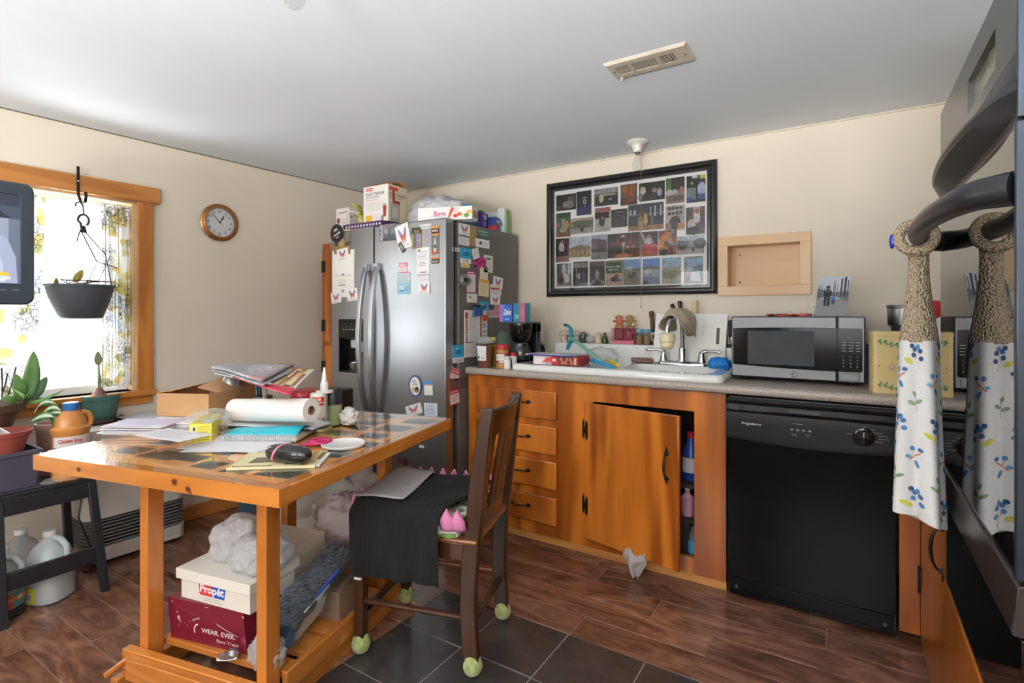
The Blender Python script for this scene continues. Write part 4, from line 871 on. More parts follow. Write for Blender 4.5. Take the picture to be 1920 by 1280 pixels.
# ---- row of small things on the sink ledge
LZ = 1.0402
MUSH = mat('mushroom_ceramic', 'cbbba6', .35, var=.3, vs=70)
def at_ledge(u, y=3.0): r_ = ray(u, 640); return r_.x*y/r_.y
for i, (u, lab) in enumerate(((1058, 'leftmost of the three ceramic mushroom shakers on sink ledge'), (1070, 'half hidden middle one of the three mushroom shakers'), (1081, 'mushroom shaker next to the green glass egg'))):
    x = at_ledge(u, 3.0 if i != 1 else 3.035); k = 1 if i != 1 else .9
    if i == 0:
        ms = thing('mushroom_shaker', lab, 'shaker', (x, 3.0, LZ), group='ceramic mushroom shakers', local=True)
        b = B(); b.lathe([(.02, 0), (.023, .005), (.021, .02), (.018, .04), (.017, .05)], n=18); b.build('stem', MUSH, ms)
        b = B(); b.lathe([(.016, .046), (.033, .045), (.036, .05), (.033, .06), (.022, .071), (.008, .077), (0, .078)], n=20); b.build('cap', MUSH, ms)
    else: m2 = dup(ms, (x, 3.0 if i != 1 else 3.035, LZ), 1.0*i, lab)
b = B(); b.lathe([(.012, 0), (.02, .006), (.025, .03), (.024, .048), (.016, .064), (0, .07)], (at_ledge(1094), 3.0, LZ), 16); tag(b.build('glass_egg', mat('green_black_glass', '3d4f48', .1, var=.9, vs=60)), 'mottled green black glass egg beside the mushroom shakers', 'egg')
b = B(); b.ball((at_ledge(1107), 3.0, LZ+.0235), (.032, .026, .0235)); tag(b.build('pebble', mat('grey_stone', 'b7b0aa', .6)), 'smooth grey stone lying on the sink ledge', 'stone')
b = B(); b.lathe([(.023, 0), (.0235, .01), (.02, .04), (.016, .058), (.009, .066), (0, .067)], (at_ledge(1122), 3.0, LZ), 16); tag(b.build('cone_shaker', mat('beige_ceramic', 'cbbd9f', .5)), 'beige rounded cone shaker beside the grey stone', 'shaker')
b = B(); b.lathe([(.02, 0), (.022, .005), (.019, .025), (.012, .045), (.0095, .055), (.011, .065), (0, .066)], (at_ledge(1134), 3.0, LZ), 16); tag(b.build('green_bottle', mat('dark_green_glass', '3c4a2a', .15)), 'small dark green bottle left of the gingerbread box', 'bottle')
# pink window box with gingerbread shapes, two wooden gingerbread figures standing on it
gb = thing('cookie_box', 'clear and pink box with two white iced shapes on the ledge', 'box', (-1.07, 2.99, LZ))
gx0, gx1 = oy(1146, 640, 2.975).x, oy(1188, 640, 2.975).x
b = B(); b.box(gx0, gx1, 2.975, 3.03, LZ, LZ+.022); b.box(gx0, gx1, 3.022, 3.03, LZ+.022, LZ+.095); b.build('tray', mat('pink_card', 'c26a7e', .6), gb, bevel=.001)
b = B(); b.box(gx0, gx1, 2.976, 3.02, LZ+.0225, LZ+.095); b.build('window', glass('clear_pack', 'f4e6ea', .05, .9), gb)
BISC = mat('gingerbread', 'a85a32', .7, var=.1); ICE = mat('white_icing', 'efe6e0', .5)
def ginger(b_, fr_, s_, h, m=0):
    b_.prism(fr_, [(.3*math.cos(2*PI*k/16)*s_, (.78+.2*math.sin(2*PI*k/16))*s_) for k in range(16)], 0, h, m)
    b_.prism(fr_, [(x*s_, y*s_) for x, y in ((-.14, .62), (-.42, .6), (-.48, .48), (-.4, .4), (-.2, .42), (-.22, .25), (-.34, .1), (-.28, 0), (-.1, .02), (0, .16), (.1, .02), (.28, 0), (.34, .1), (.22, .25), (.2, .42), (.4, .4), (.48, .48), (.42, .6), (.14, .62))], 0, h*.98, m)
for k in (0, 1):
    b = B(); f_ = Fr((gx0+(.28+.44*k)*(gx1-gx0), 3.015, LZ+.025), (1, 0, 0), (0, 0, 1))
    if k == 0: ginger(b, f_, .062, .008)
    else: b.prism(f_, [((.033 if q % 2 else .016)*math.cos(PI*q/5+PI/2+PI/5), .033+(.033 if q % 2 else .016)*math.sin(PI*q/5+PI/2+PI/5)) for q in range(10)], 0, .008)
    for q in range(14): b.ball(f_.p(random.uniform(-.016, .016), random.uniform(.012, .05), .009), .0022, 6, 4, 1)
    b.build('iced_shape', [mat('red_iced', '9a3a40', .6), ICE], gb)
for k, (u, lab) in enumerate(((1160, 'smiling brown gingerbread figure without stripe on the cookie box'), (1180, 'gingerbread figure with white and green stripes on the cookie box'))):
    b = B(); f_ = Fr((at_ledge(u, 3.0), 3.008, LZ+.0955), (1, 0, 0), (0, 0, 1)); s_ = .078; ginger(b, f_, s_, .008)
    for ex_ in (-.1, .1): b.ball(f_.p(ex_*s_, .84*s_, .009), .002, 8, 6, 1)
    b.tube([f_.p(.14*s_*math.sin(a), (.78-.1*math.cos(a))*s_, .009) for a in [-.9+.3*i for i in range(7)]], .0012, 6, 1)
    for q in (.45, .3, .55): b.ball(f_.p(0, q*s_, .009), .0016, 6, 5, 1)
    if k: b.fbox(f_, -.19*s_, .19*s_, .36*s_, .4*s_, .008, .009, 2); b.bar(f_.p(-.4*s_, .42*s_, .009), f_.p(-.22*s_, .2*s_, .009), .007, .002, f_.n, 1); b.bar(f_.p(.4*s_, .42*s_, .009), f_.p(.22*s_, .2*s_, .009), .007, .002, f_.n, 1)
    tag(b.build('gingerbread_figure', [BISC if k == 0 else mat('gingerbread_dark', '8f6a38', .7), ICE, mat('green_icing', '6a9a4a', .5)]), lab, 'ornament', 'gingerbread figures')
SPICE = mat('ground_spice', 'b08a64', .8, var=.1); JARG = glass('jar_glass', 'eef2f0', .03, .9); BLUELID = mat('light_blue_lid', '6fa6c8', .4)
for k, (u, lab) in enumerate(((1199, 'left blue lidded spice jar on the sink ledge'), (1213, 'right blue lidded spice jar touching the cutting board'))):
    if k == 0:
        j0 = thing('spice_jar', lab, 'jar', (at_ledge(u), 3.0, LZ), group='blue lidded spice jars', local=True)
        b = B(); b.lathe([(.0205, 0), (.021, .004), (.021, .068), (.018, .072)], n=18); b.build('glass_body', JARG, j0)
        b = B(); b.lathe([(.0195, .003), (.0195, .055)], n=18); b.build('spice', SPICE, j0)
        b = B(); b.lathe([(.022, .072), (.0225, .074), (.0225, .088), (.021, .09), (0, .0905)], n=20); b.build('lid', BLUELID, j0)
    else: dup(j0, (at_ledge(u), 3.0, LZ), None, lab)

# ---- left end of the counter
CZ = .9122
SOUP = mat('brown_soup', '8a5a44', .4, var=.1); LABELW = mat('white_label', 'eeeeec', .5, var=.01)
so = thing('soup_tub', 'clear deli tub of brown soup with white label at left end of the counter', 'tub', (-1.775, 2.50, CZ), local=True)
b = B(); b.lathe([(.044, .002), (.046, .006), (.053, .118), (.0525, .118)], n=24); b.build('soup', SOUP, so)
b = B(); b.lathe([(.045, 0), (.047, .004), (.055, .138), (.057, .14)], n=24, cap=(True, False)); b.build('cup', glass('deli_plastic', 'f4f0ee', .05, .88), so)
b = B(); b.lathe([(.06, .139), (.061, .143), (.058, .147), (.05, .148), (.036, .17), (.028, .176), (0, .178)], n=24); b.build('lid', film('clear_lid', 'e8ecee', .35, .1), so)
b = B(); f_ = Fr((0, 0, 0), (1, 0, 0), (0, 0, 1)); aa = math.atan2(-2.5, 1.775)-.45
def lab_patch(b_, r_, a0, a1, z0, z1, c, m=0, dr=.0006, taper=0):
    n_ = 8; P = [(a0+(a1-a0)*i/n_) for i in range(n_+1)]
    for i in range(n_): b_.poly([Vector(((r_+dr)*math.cos(a), (r_+dr)*math.sin(a), z)) for a, z in ((P[i], z0), (P[i+1], z0))]+[Vector(((r_+taper+dr)*math.cos(a), (r_+taper+dr)*math.sin(a), z)) for a, z in ((P[i+1], z1), (P[i], z1))], m, c)
lab_patch(b, .0485, aa-.6, aa+.55, .04, .125, 'efefee', taper=.0065, dr=.001)
lab_patch(b, .0515, aa-.0, aa+.5, .098, .104, '4a4a4e', taper=.0006, dr=.0017); lab_patch(b, .0510, aa-.5, aa+.3, .108, .112, '9a9aa0', taper=.0004, dr=.0022); lab_patch(b, .0490, aa-.5, aa-.25, .052, .066, '55555a', taper=.001, dr=.0017); lab_patch(b, .0490, aa+.05, aa+.35, .052, .058, '8a8a90', taper=.0005, dr=.0019)
b.build('label', PRINT, so)
PBUT = mat('peanut_butter', 'b07c3e', .45); 
pj = thing('peanut_butter_jar', 'peanut butter jar with red lid at the counter front edge', 'jar', (-1.655, 2.50, CZ), local=True)
b = B(); b.lathe([(.032, 0), (.035, .004), (.0355, .02), (.0345, .03), (.0345, .085), (.0355, .095), (.033, .105), (.031, .108)], n=24); b.build('jar', PBUT, pj)
b = B(); b.lathe([(.0345, .106), (.0365, .108), (.0365, .13), (.034, .133), (0, .134)], n=28); b.build('lid', REDP, pj)
b = B(); b.lathe([(.035, .03), (.0352, .031), (.0352, .084), (.035, .085)], n=24, cap=(False, False), c='9a2430')
lab_patch(b, .0354, aa-.9, aa+.75, .044, .08, 'e6e2dc'); lab_patch(b, .0354, aa-.2, aa+.75, .033, .041, 'f0e2dc'); lab_patch(b, .0357, aa-.7, aa+.5, .06, .064, 'b8b4ae'); lab_patch(b, .0357, aa-.7, aa+.4, .068, .072, 'b8b4ae'); b.build('label', PRINT, pj)
bottle('pill_bottle', 'small all white bottle between peanut butter jar and sink', 'bottle', (-1.606, 2.475, CZ), [(.016, 0), (.0185, .003), (.0185, .05), (.013, .056)], WHITEP, parts=(('cap', [(.015, .056), (.0155, .058), (.0155, .07), (0, .071)], WHITEP),))
rb = bottle('pill_bottle', 'white bottle with red cap left of the sink', 'bottle', (-1.612, 2.545, CZ), [(.02, 0), (.022, .003), (.022, .06), (.016, .068)], WHITEP, parts=(('cap', [(.018, .068), (.0185, .07), (.0185, .086), (0, .087)], REDP),))
b = B(); lab_patch(b, .022, aa-.2, aa+.1, .01, .05, '3a3a44'); b.build('label', PRINT, rb)
yj = bottle('yellow_lid_jar', 'tall yellow labelled jar with yellow lid behind the peanut butter', 'jar', (-1.788, 2.585, CZ), [(.024, 0), (.028, .003), (.028, .11), (.022, .125)], mat('yellow_label', 'e0c23a', .5), parts=(('lid', [(.026, .15), (.026, .168), (0, .169)], mat('yellow_plastic', 'e6cd3c', .4)), ('neck', [(.022, .125), (.024, .15)], JARG)))
b = B(); crumple(b, (-1.778, 2.69, CZ+.1), (.04, .036, .085), 8, .2, 30, 20, flat=-1.2); tag(b.build('produce_bag', film('green_tinted_film', '8fae94', .45, .15), smooth=80), 'crumpled clear and green packet beside the yellow lidded jar', 'bag')
cm = thing('coffee_maker', 'black drip coffee maker with glass carafe in the counter corner', 'coffee maker', (-1.665, 2.70, CZ), local=True)
b = B(); b.rings([rr(-.05, .1, -.1, .1, .03, z) for z in (0, .028)]); b.box(-.05, .09, .055, .1, .028, .25); b.build('base', BLACKP, cm, bevel=.004)
b = B(); b.lathe([(.04, .138), (.055, .15), (.066, .19), (.07, .235), (.07, .25)], (.02, -.015, 0), 28); b.box(-.05, .09, .05, .1, .2, .25); b.build('filter_basket', BLACKG, cm, smooth=50)
b = B(); b.rings([rr(-.06, .1, -.095, .102, .03, z) for z in (.2505, .258)]); b.build('lid', DARKG, cm)
b = B(); b.lathe([(.05, .03), (.062, .04), (.064, .07), (.055, .105), (.042, .125), (.044, .136)], (.02, -.02, 0), 26, cap=(True, False)); ca = b.build('carafe', mat('smoky_glass', '3c3e40', .05, coat=.5, var=.1), cm, smooth=60)
b = B(); b.tube([(.065, -.05, .125), (.1, -.075, .12), (.11, -.085, .085), (.1, -.075, .055), (.078, -.06, .05)], .008, 8); b.build('carafe_handle', BLACKP, ca)
ZP = .2585+CZ
b = B(); f_ = Fr((-1.765, 2.635, ZP), (math.cos(.35), math.sin(.35), 0), (0, 0, 1)); b.fbox(f_, 0, .078, 0, .105, -.06, 0, 0, '1f56b8'); fL = Fr(f_.p(0, 0, -.06), f_.n, f_.uy)
d = Draw(b, f_, .078, .105); d.rect(.0, 0, .16, 1, 'e04a9a'); d.poly([(.16, 0), (.3, 0), (.4, 1), (.16, 1)], '3a8ade'); d.text('Ziploc', .28, .42, .3, 'f6f8fc', .62, bold=.03, shear=.2); d.rect(.4, .1, .8, .2, '6ab0ea')
d = Draw(b, fL, .06, .105); d.rect(0, 0, 1, 1, 'e24a9c'); b_box = b
tag(b.build('bag_box', PRINT, smooth=0), 'blue and pink freezer bag box on top of the coffee maker', 'box', 'bag boxes on the coffee maker')
b = B(); f_ = Fr((-1.687, 2.668, ZP), (math.cos(-.08), math.sin(-.08), 0), (0, 0, 1)); b.fbox(f_, 0, .084, 0, .112, -.055, 0, 0, '3f93ae'); d = Draw(b, f_, .084, .112)
d.ell(.25, .7, .17, .24, '5a8fc8'); d.ell(.25, .7, .11, .17, '3a6fa8'); d.poly([(.5, 0), (.68, 0), (.58, 1), (.45, 1)], '5a9a6a'); d.rect(.62, 0, 1, 1, 'd6608a'); d.rect(.12, .3, .5, .36, 'cfe6ee'); d.rect(.12, .2, .42, .25, 'cfe6ee'); d.rect(.75, .3, .85, .8, 'e68aa8')
tag(b.build('bag_box', PRINT, smooth=0), 'teal and pink bag box on the coffee maker beside the blue one', 'box', 'bag boxes on the coffee maker')
# outlet on the wall, plug in it
def outlet(label, x, z, plug):
    t = thing('wall_outlet', label, 'outlet', (x, YB, z)); b_ = B(); b_.box(x-.035, x+.035, YB-.006, YB, z-.057, z+.057); b_.build('cover_plate', mat('ivory_plastic', 'ded6c4', .45), t, bevel=.002)
    for s_ in (-1, 1):
        b_ = B(); b_.lathe([(.016, 0), (.016, .003)], (x, YB-.006, z+s_*.02), 16, ax=Matrix(((1, 0, 0), (0, 0, -1), (0, 1, 0)))); b_.box(x-.007, x-.004, YB-.0098, YB-.0088, z+s_*.02-.004, z+s_*.02+.005, 1); b_.box(x+.004, x+.007, YB-.0098, YB-.0088, z+s_*.02-.004, z+s_*.02+.005, 1); b_.build('socket', [MATS['ivory_plastic'], BLACKP], t)
    return t
ox_ = oy(991, 588, YB).x; outlet('ivory wall outlet with a black plug behind the coffee maker', ox_, 1.215, True)
b = B(); b.hexa([(ox_-.017, YB-.035, 1.185), (ox_+.017, YB-.035, 1.185), (ox_+.017, YB-.0105, 1.185), (ox_-.017, YB-.0105, 1.185), (ox_-.02, YB-.03, 1.215), (ox_+.02, YB-.03, 1.215), (ox_+.02, YB-.0105, 1.215), (ox_-.02, YB-.0105, 1.215)]); b.tube([(ox_, YB-.025, 1.186), (ox_, YB-.028, 1.165), (ox_+.002, YB-.03, 1.05), (ox_+.01, YB-.03, .93)], .004, 8); tag(b.build('power_plug', BLACKP, bevel=.003), 'black plug and cord in the outlet behind the coffee maker', 'plug')
outlet('ivory wall outlet half hidden behind the photo on the microwave', oy(1529, 580, YB).x, 1.235, False)
b = B(); xk = oy(1004, 640, 2.97).x; b.ball((xk+.022, 2.965, .985), (.046, .045, .05), 22, 14, 0, None, lambda d, p: Vector((p.x, p.y, max(p.z, -.02)))); b.prism(Fr((xk+.04, 2.90, .955), (1, 0, 0), (0, 1, 0)), [(.05*math.cos(a), .035*math.sin(a)-.01) for a in [2*PI*k/16 for k in range(16)]], 0, .01); tag(b.build('baseball_hat', mat('black_cloth', '121214', .8)), 'black billed cap resting on a box behind the carafe', 'cap')
b = B(); f_ = Fr((xk-.06, 2.93, CZ+.034), (1, 0, 0), (0, 0, 1)); b.fbox(f_, 0, .11, -.034, .018, -.07, 0, 0, '8d8fa8'); d = Draw(b, f_, .11, .018); d.lines(.2, .1, .95, .9, 3, 'c9cadc'); tag(b.build('tea_carton', PRINT, smooth=0), 'small lilac grey carton lying under the black cap', 'box')
b = B()
for k in range(16): b.ball((-1.485+.04*random.random(), 2.90+.06*random.random(), .956+.012*random.random()), .009, 8, 6)
tag(b.build('glass_beads', mat('clear_beads', 'c9cfc8', .1, var=.5, vs=80)), 'loose heap of clear glass beads at left of the sink', 'beads', kind='stuff')
# red food box lying on the drainboard, folder on it
b = B(); f_ = Fr((-1.455, 2.505, .9465), (math.cos(.05), math.sin(.05), 0), (0, 0, 1)); W_, D_, H_ = .262, .16, .046; b.fbox(f_, 0, W_, 0, H_, -D_, 0, 0, 'b02a2c'); d = Draw(b, f_, W_, H_)
d.rect(0, 0, .42, 1, 'f0e9e6'); d.poly([(.2, .2), (.42, .1), (.5, 1), (.3, .8)], 'd8483e'); d.rect(.25, .02, .4, .28, 'f4f0ee'); d.lines(.27, .03, .39, .26, 2, '4a3a3a', .5, 0); d.rect(.56, 0, .9, 1, '8a3a2a')
for k in range(9): d.ell(.6+.033*k, .3+.4*(k % 2), .022, .2, 'c98a6a' if k % 3 else '6a2018')
fT = f_.p(W_*.965, H_*.1, .0012); b.text('KING', Fr(fT, (0, 0, 1), (-1, 0, 0)), 0, 0, .014, 0, 'f4dcd8', .036, bold=.03)
d.rect(.44, .4, .52, .7, 'f0d0cc'); tag(b.build('food_box', PRINT, smooth=0), 'red and white food carton lying on the sink drainboard', 'box')
b = B(); f_ = Fr((-1.50, 2.49, .9465+.048), (math.cos(-.03), math.sin(-.03), 0), (0, 1, 0)); b.fbox(f_, 0, .29, 0, .17, 0, .003, 0, 'b9bcc4'); b.fbox(f_, .02, .295, -.003, .0, -.001, .006, 0, '34348a'); b.fbox(f_, 0, .27, .01, .165, .003, .007, 0, 'c9ccd2'); tag(b.build('folder', GLOSSP, smooth=0), 'grey plastic folder with blue edge on the red food carton', 'folder')
# window squeegee / brush, yellow knife, blue handle, clear bag
br = thing('dish_wand', 'long mint handled tool with teal hooked end across the drainboard', 'brush', (-1.25, 2.75, .95))
b = B(); p0, p1 = Vector((-1.36, 2.80, 1.075)), Vector((-1.085, 2.60, .962)); b.tube([p0, p0.lerp(p1, .5), p1], [.013, .013, .012], 10, flat=.7); b.build('handle', mat('mint_plastic', '7fb8a6', .35), br)
b = B(); b.tube([p0+Vector((-.0, .0, .0)), p0+Vector((-.03, .02, -.03)), p0+Vector((-.05, .03, -.065))], [.012, .013, .01], 10); b.tube([p0+Vector((.005, 0, -.005)), p0+Vector((-.015, .01, .02)), p0+Vector((-.02, .012, .06)), p0+Vector((-.045, .02, .075))], [.012, .012, .011, .01], 10); b.build('hook', mat('teal_plastic', '1f8a9a', .35), br)
b = B(); b.ball(p0+Vector((-.058, .022, .078)), (.014, .01, .008)); b.build('tip', DARKG, br)
b = B(); q0, q1 = oz(1092, 672, .957), oz(1147, 689, .957); b.tube([q0, q0.lerp(q1, .3)+Vector((0, 0, .008)), q0.lerp(q1, .7)+Vector((0, 0, .003)), q1], [.009, .013, .011, .008], 10); tag(b.build('scraper', mat('sky_blue_plastic', '1ba0d8', .35)), 'bright blue plastic tool handle lying on the sink rim', 'tool')
kn = thing('paring_knife', 'small knife with yellow handle lying on the sink', 'knife', (-1.1, 2.65, .95)); q0, q1 = oz(1135, 672, .96), oz(1158, 684, .956)
b = B(); b.tube([q0, q0.lerp(q1, .5), q1], [.008, .0105, .009], 10); b.build('handle', mat('bright_yellow', 'e6d428', .4), kn)
b = B(); dd = (q1-q0).normalized(); e = q0-dd*.06+Vector((0, 0, .012)); b.poly([q0+Vector((0, .006, 0)), q0-Vector((0, .006, 0)), e]); b.build('blade', CHROME, kn, solid=.0012)
b = B(); crumple(b, (-1.17, 2.78, .978), (.085, .05, .045), 5, .22, 34, 20, flat=-.65); tag(b.build('zip_bag', CBAG, smooth=80), 'crumpled clear zip bag lying behind the mint handled tool', 'bag')
b = B(); b.rings([rr(-1.045, -.915, 2.875, 2.94, .03, z) if 0 else [Vector((-.98+(.065-i_)*math.cos(a), 2.905+(.034-i_)*math.sin(a), z)) for a in [2*PI*k/24 for k in range(24)]] for i_, z in ((.008, .9462), (0, .953), (0, .965), (.006, .971))])
m, n, l, bs = new_mat('maroon_knit'); w = n.new('ShaderNodeTexChecker'); w.inputs['Scale'].default_value = 160; l.new(coords(n, l), w.inputs['Vector']); w.inputs[1].default_value = rgb('5a2a2c'); w.inputs[2].default_value = rgb('a3837c'); l.new(w.outputs[0], bs.inputs['Base Color']); bs.inputs['Roughness'].default_value = .8
tag(b.build('scrub_pad', m), 'maroon patterned oval scrub pad behind the sink basin', 'sponge')
b = B(); crumple(b, (-.545, 2.80, .966), (.045, .035, .028), 11, .25, 40, 24); tag(b.build('scrubber', mat('blue_mesh', '1a7fd0', .7, var=.3, vs=90), smooth=80), 'bright blue mesh scrubber on sink corner by the microwave', 'sponge')

# ---- microwave
mw = thing('microwave', 'stainless fronted microwave with black door on the right of the counter', 'microwave', (-.2, 2.85, .912))
MX0, MX1, MY, MZ0, MZ1 = -.463, .062, 2.65, .928, 1.208
b = B(); b.box(MX0+.004, MX1, MY+.02, 3.03, MZ0, MZ1); b.build('case', mat('microwave_case', '2a2a2c', .35, .3), mw, bevel=.004)
def U(u): r_ = ray(u, 600); return r_.x*MY/r_.y
xs = U(1570)
def mpan(b_, x0, x1, z0, z1, m_=0): b_.box(x0, x1, MY, MY+.0205, z0, z1, m_)
b = B(); mpan(b, MX0, xs-.001, MZ0, MZ1); dd_ = b.build('door', STEELX, mw, bevel=.006, seg=3)
b = B(); mpan(b, xs+.001, MX1, MZ0, MZ1); cp_ = b.build('control_panel', STEELX, mw, bevel=.006, seg=3)
def zat(u, v): return oy(u, v, MY).z
fm = Fr((0, MY-.0005, 0), (1, 0, 0), (0, 0, 1))
wz0, wz1 = zat(1380, 683), zat(1380, 614); 
b = B(); x0, x1 = U(1375), xs-.001; r_ = .014
top = [(x0+(x1-x0)*i/10, wz1-.002+.006*math.sin(PI*i/14)) for i in range(11)]; bot = [(x0+(x1-x0)*i/10, wz0+.002-.012*math.sin(PI*i/20)) for i in range(11)]
b.prism(fm, bot+top[::-1], 0, .003); b.build('door_glass', mat('microwave_glass', '060607', .12, var=0, spec=.15), dd_, bevel=.001)
b = B(); b.fbox(fm, U(1402), U(1527), zat(1400, 681), zat(1400, 619), .0031, .0036); b.build('window_mesh', mat('grey_window', '3b3f43', .5, spec=.2), dd_)
b = B(); b.prism(fm, [(xs+.001, wz0-.009), (MX1-.016, wz0-.009), (MX1-.011, wz0), (MX1-.011, wz1), (MX1-.016, wz1+.003), (xs+.001, wz1+.003)], 0, .003); d = Draw(b, Fr((xs, MY-.0005, wz0), (1, 0, 0), (0, 0, 1)), MX1-xs, wz1-wz0, 1, .0032)
for r__ in range(4):
    for c__ in range(3): d.rect(.16+.25*c__, .66-.07*r__, .32+.25*c__, .68-.07*r__, '8e949a')
for r__ in range(4):
    for c__ in range(3): d.text('1234567890AB'[r__*3+c__], .2+.25*c__, .3-.08*r__, .035, 'c9ccd0')
d.rect(.3, .78, .6, .8, '5a6066')
b.build('keypad', [MATS['microwave_glass'], PRINT], cp_)
b = B(); b.fbox(fm, U(1577), U(1612), zat(1590, 713), zat(1590, 700), .001, .005); b.build('open_button', STEELX, cp_, bevel=.002)
b = B(); gx, gz = U(1489), zat(1489, 702); b.prism(fm.sub(gx, gz), [(.0135*math.cos(2*PI*k/24), .0135*math.sin(2*PI*k/24)) for k in range(24)], 0, .002, 0, '1c1c20'); f_ = fm.sub(gx, gz, 0, .002)
b.prism(f_, [(.0115*math.cos(2*PI*k/24), .0115*math.sin(2*PI*k/24)) for k in range(24)], 0, .0005, 0, 'd6d8da'); b.prism(f_, [(.0103*math.cos(2*PI*k/24), .0103*math.sin(2*PI*k/24)) for k in range(24)], 0, .0009, 0, '1c1c20')
b.text('GE', f_, 0, -.0055, .011, 0, 'e0e2e4', .014, True, .02, .0012, .15); b.build('badge', PRINT, dd_, smooth=0)
for x in (MX0+.05, MX1-.05):
    for y in (MY+.05, 2.98): b = B(); b.lathe([(.012, .9125), (.014, .928)], (x, y, 0), 12); b.build('foot', BLACKP, mw)
b = B(); b.grid(lambda u, v: Vector((-.32+.18*u, 2.70+.1*v, MZ1+.0075+.006*math.sin(12*u+3*v)*math.sin(7*v+1))), 16, 8); tag(b.build('folded_mitt', mat('red_cream_cloth', 'c4574a', .9, var=.6, vs=25), solid=.006, smooth=80), 'flat red and cream cloth lying on top of the microwave', 'cloth')
# photo block on the microwave
ph = thing('photo_block', 'photo block of an adult and child walking on a road', 'photo', (-.09, 2.78, MZ1+.001)); tl = .22
pa, pb = oy(1527, 590, 2.73), oy(1587, 590, 2.73); wP = pb.x-pa.x; f_ = Fr((pa.x, 2.725, MZ1+.0008), (math.cos(.1), math.sin(.1), 0), (.1, math.sin(tl), math.cos(tl))); hP = .183
b = B(); b.fbox(f_, 0, wP, 0, hP, -.018, 0, 0, '4a4d52'); d = Draw(b, f_, wP, hP)
d.rect(0, 0, 1, .48, '8a8d90'); d.rect(0, .44, 1, 1, 'c5ccd6'); d.poly([(0, .42), (.4, .5), (.55, .5), (1, .36), (1, .62), (.5, .6), (0, .7)], '6e747c')
for x, w_, h_ in ((.72, .05, .95), (.82, .07, .98), (.93, .03, .9), (.5, .02, .9), (.55, .015, .85), (.1, .02, .75), (.2, .015, .72), (.62, .015, .8), (.03, .03, .78)): d.rect(x, .48, x+w_, h_, '3b3d42')
for k in range(12): x = random.random(); d.poly([(x, .6), (x+.008, .6), (x+random.uniform(-.1, .1), .95)], '5a5e66')
d.person(.33, .26, .5, '1c1e24', '23262e', '6a5a50', '22201f'); d.rect(.27, .62, .31, .64, 'c9ccd0'); d.rect(.35, .62, .39, .64, 'c9ccd0'); d.person(.53, .3, .23, '2a78c0', '2b3038', '8a6a5a', '2a241f'); d.rect(.4, .45, .48, .48, '1c1e24')
b.build('print', PRINT, ph, smooth=0)

# ---- dishwasher
dw = thing('dishwasher', 'black built-in dishwasher under the right of the counter', 'dishwasher', (-.14, 2.72, 0))
DX0, DX1, DY = -.446, .158, 2.43
b = B(); b.box(DX0+.006, DX1-.006, DY+.03, 3.03, .02, .862); b.build('tub', BLACKP, dw)
DWB = mat('black_enamel', '050506', .2, var=0, spec=.16)
b = B(); b.box(DX0+.004, DX1-.004, DY+.006, DY+.031, .085, .692); b.build('door', DWB, dw, bevel=.003)
b = B(); b.box(DX0+.012, DX1-.012, DY+.012, DY+.03, .012, .083); b.lathe([(.008, 0), (.008, .003)], (DX0+.04, DY+.012, .045), 10, 1, ax=Matrix(((1, 0, 0), (0, 0, -1), (0, 1, 0)))); b.lathe([(.008, 0), (.008, .003)], (DX1-.04, DY+.012, .045), 10, 1, ax=Matrix(((1, 0, 0), (0, 0, -1), (0, 1, 0)))); b.build('kick_plate', [DWB, DARKG], dw, bevel=.002)
b = B(); n_ = 16
xsu = [DX0+(DX1-DX0)*i/n_ for i in range(n_+1)]
b.rings([[Vector((x, y, z)) for y, z in ((DY+.03, .693), (DY-.004, .687-.012*math.sin(PI*i/n_)), (DY-.01, .70), (DY-.008, .80), (DY+.004, .803), (DY+.012, .81), (DY+.012, .832), (DY-.004, .84), (DY-.01, .85), (DY-.004, .858), (DY+.03, .858))] for i, x in enumerate(xsu)])
pn = b.build('control_panel', mat('black_panel', '141416', .3, var=.05), dw, smooth=30)
fp = Fr((DX0, DY-.0100, .70), (1, 0, 0), (0, .02, 1)); PW, PH = DX1-DX0, .10
b = B()
def vent(b_, x0, x1, z0, z1, n_):
    for k in range(n_): z = z0+(z1-z0)*k/n_; b_.box(x0, x1, DY+.004, DY+.0125, z, z+(z1-z0)/n_*.45)
vent(b, DX0+.01, DX0+.055, .808, .832, 4); b.build('vent_grille', DARKG, pn); b = B(); vent(b, DX0+.065, DX0+.17, .808, .832, 5); b.build('vent_grille', DARKG, pn); b = B(); b.box(DX0+.24, DX0+.35, DY+.002, DY+.0125, .815, .826); b.build('latch', DARKG, pn)
b = B(); d = Draw(b, fp, PW, PH, 0, .0006)
d.text('Frigidaire', .105, .52, .09, 'd8d8da', .125, shear=.35, bold=.01); d.text('OPTIONS', .425, .72, .035, 'b4b6b8', .06)
for k in range(4): d.ell(.42+.035*k, .5, .012, .075, '3a3c40'); d.rect(.414+.035*k, .48, .426+.035*k, .51, 'b9bbbd')
d.text('Hi-Temp', .41, .32, .035, 'a4a6a8', .04); d.text('Wash', .42, .26, .035, 'a4a6a8', .03); d.text('Heat', .5, .32, .035, 'a4a6a8', .025); d.text('Dry', .505, .26, .035, 'a4a6a8', .018)
for k, (t, x, y) in enumerate((('Drying', .73, .56), ('Rinse Hold', .835, .78), ('Delay Start Dry', .86, .68), ('Heavy Wash', .9, .58), ('Normal Wash', .9, .46), ('Light Wash', .88, .35), ('Off', .82, .84))): d.text(t, x, y, .04, 'c4c6c8')
d.rect(.76, .91, .99, .913, '8a8c8e'); d.rect(.99, .1, .993, .91, '6a6c6e')
b.build('lettering', PRINT, pn, smooth=0)
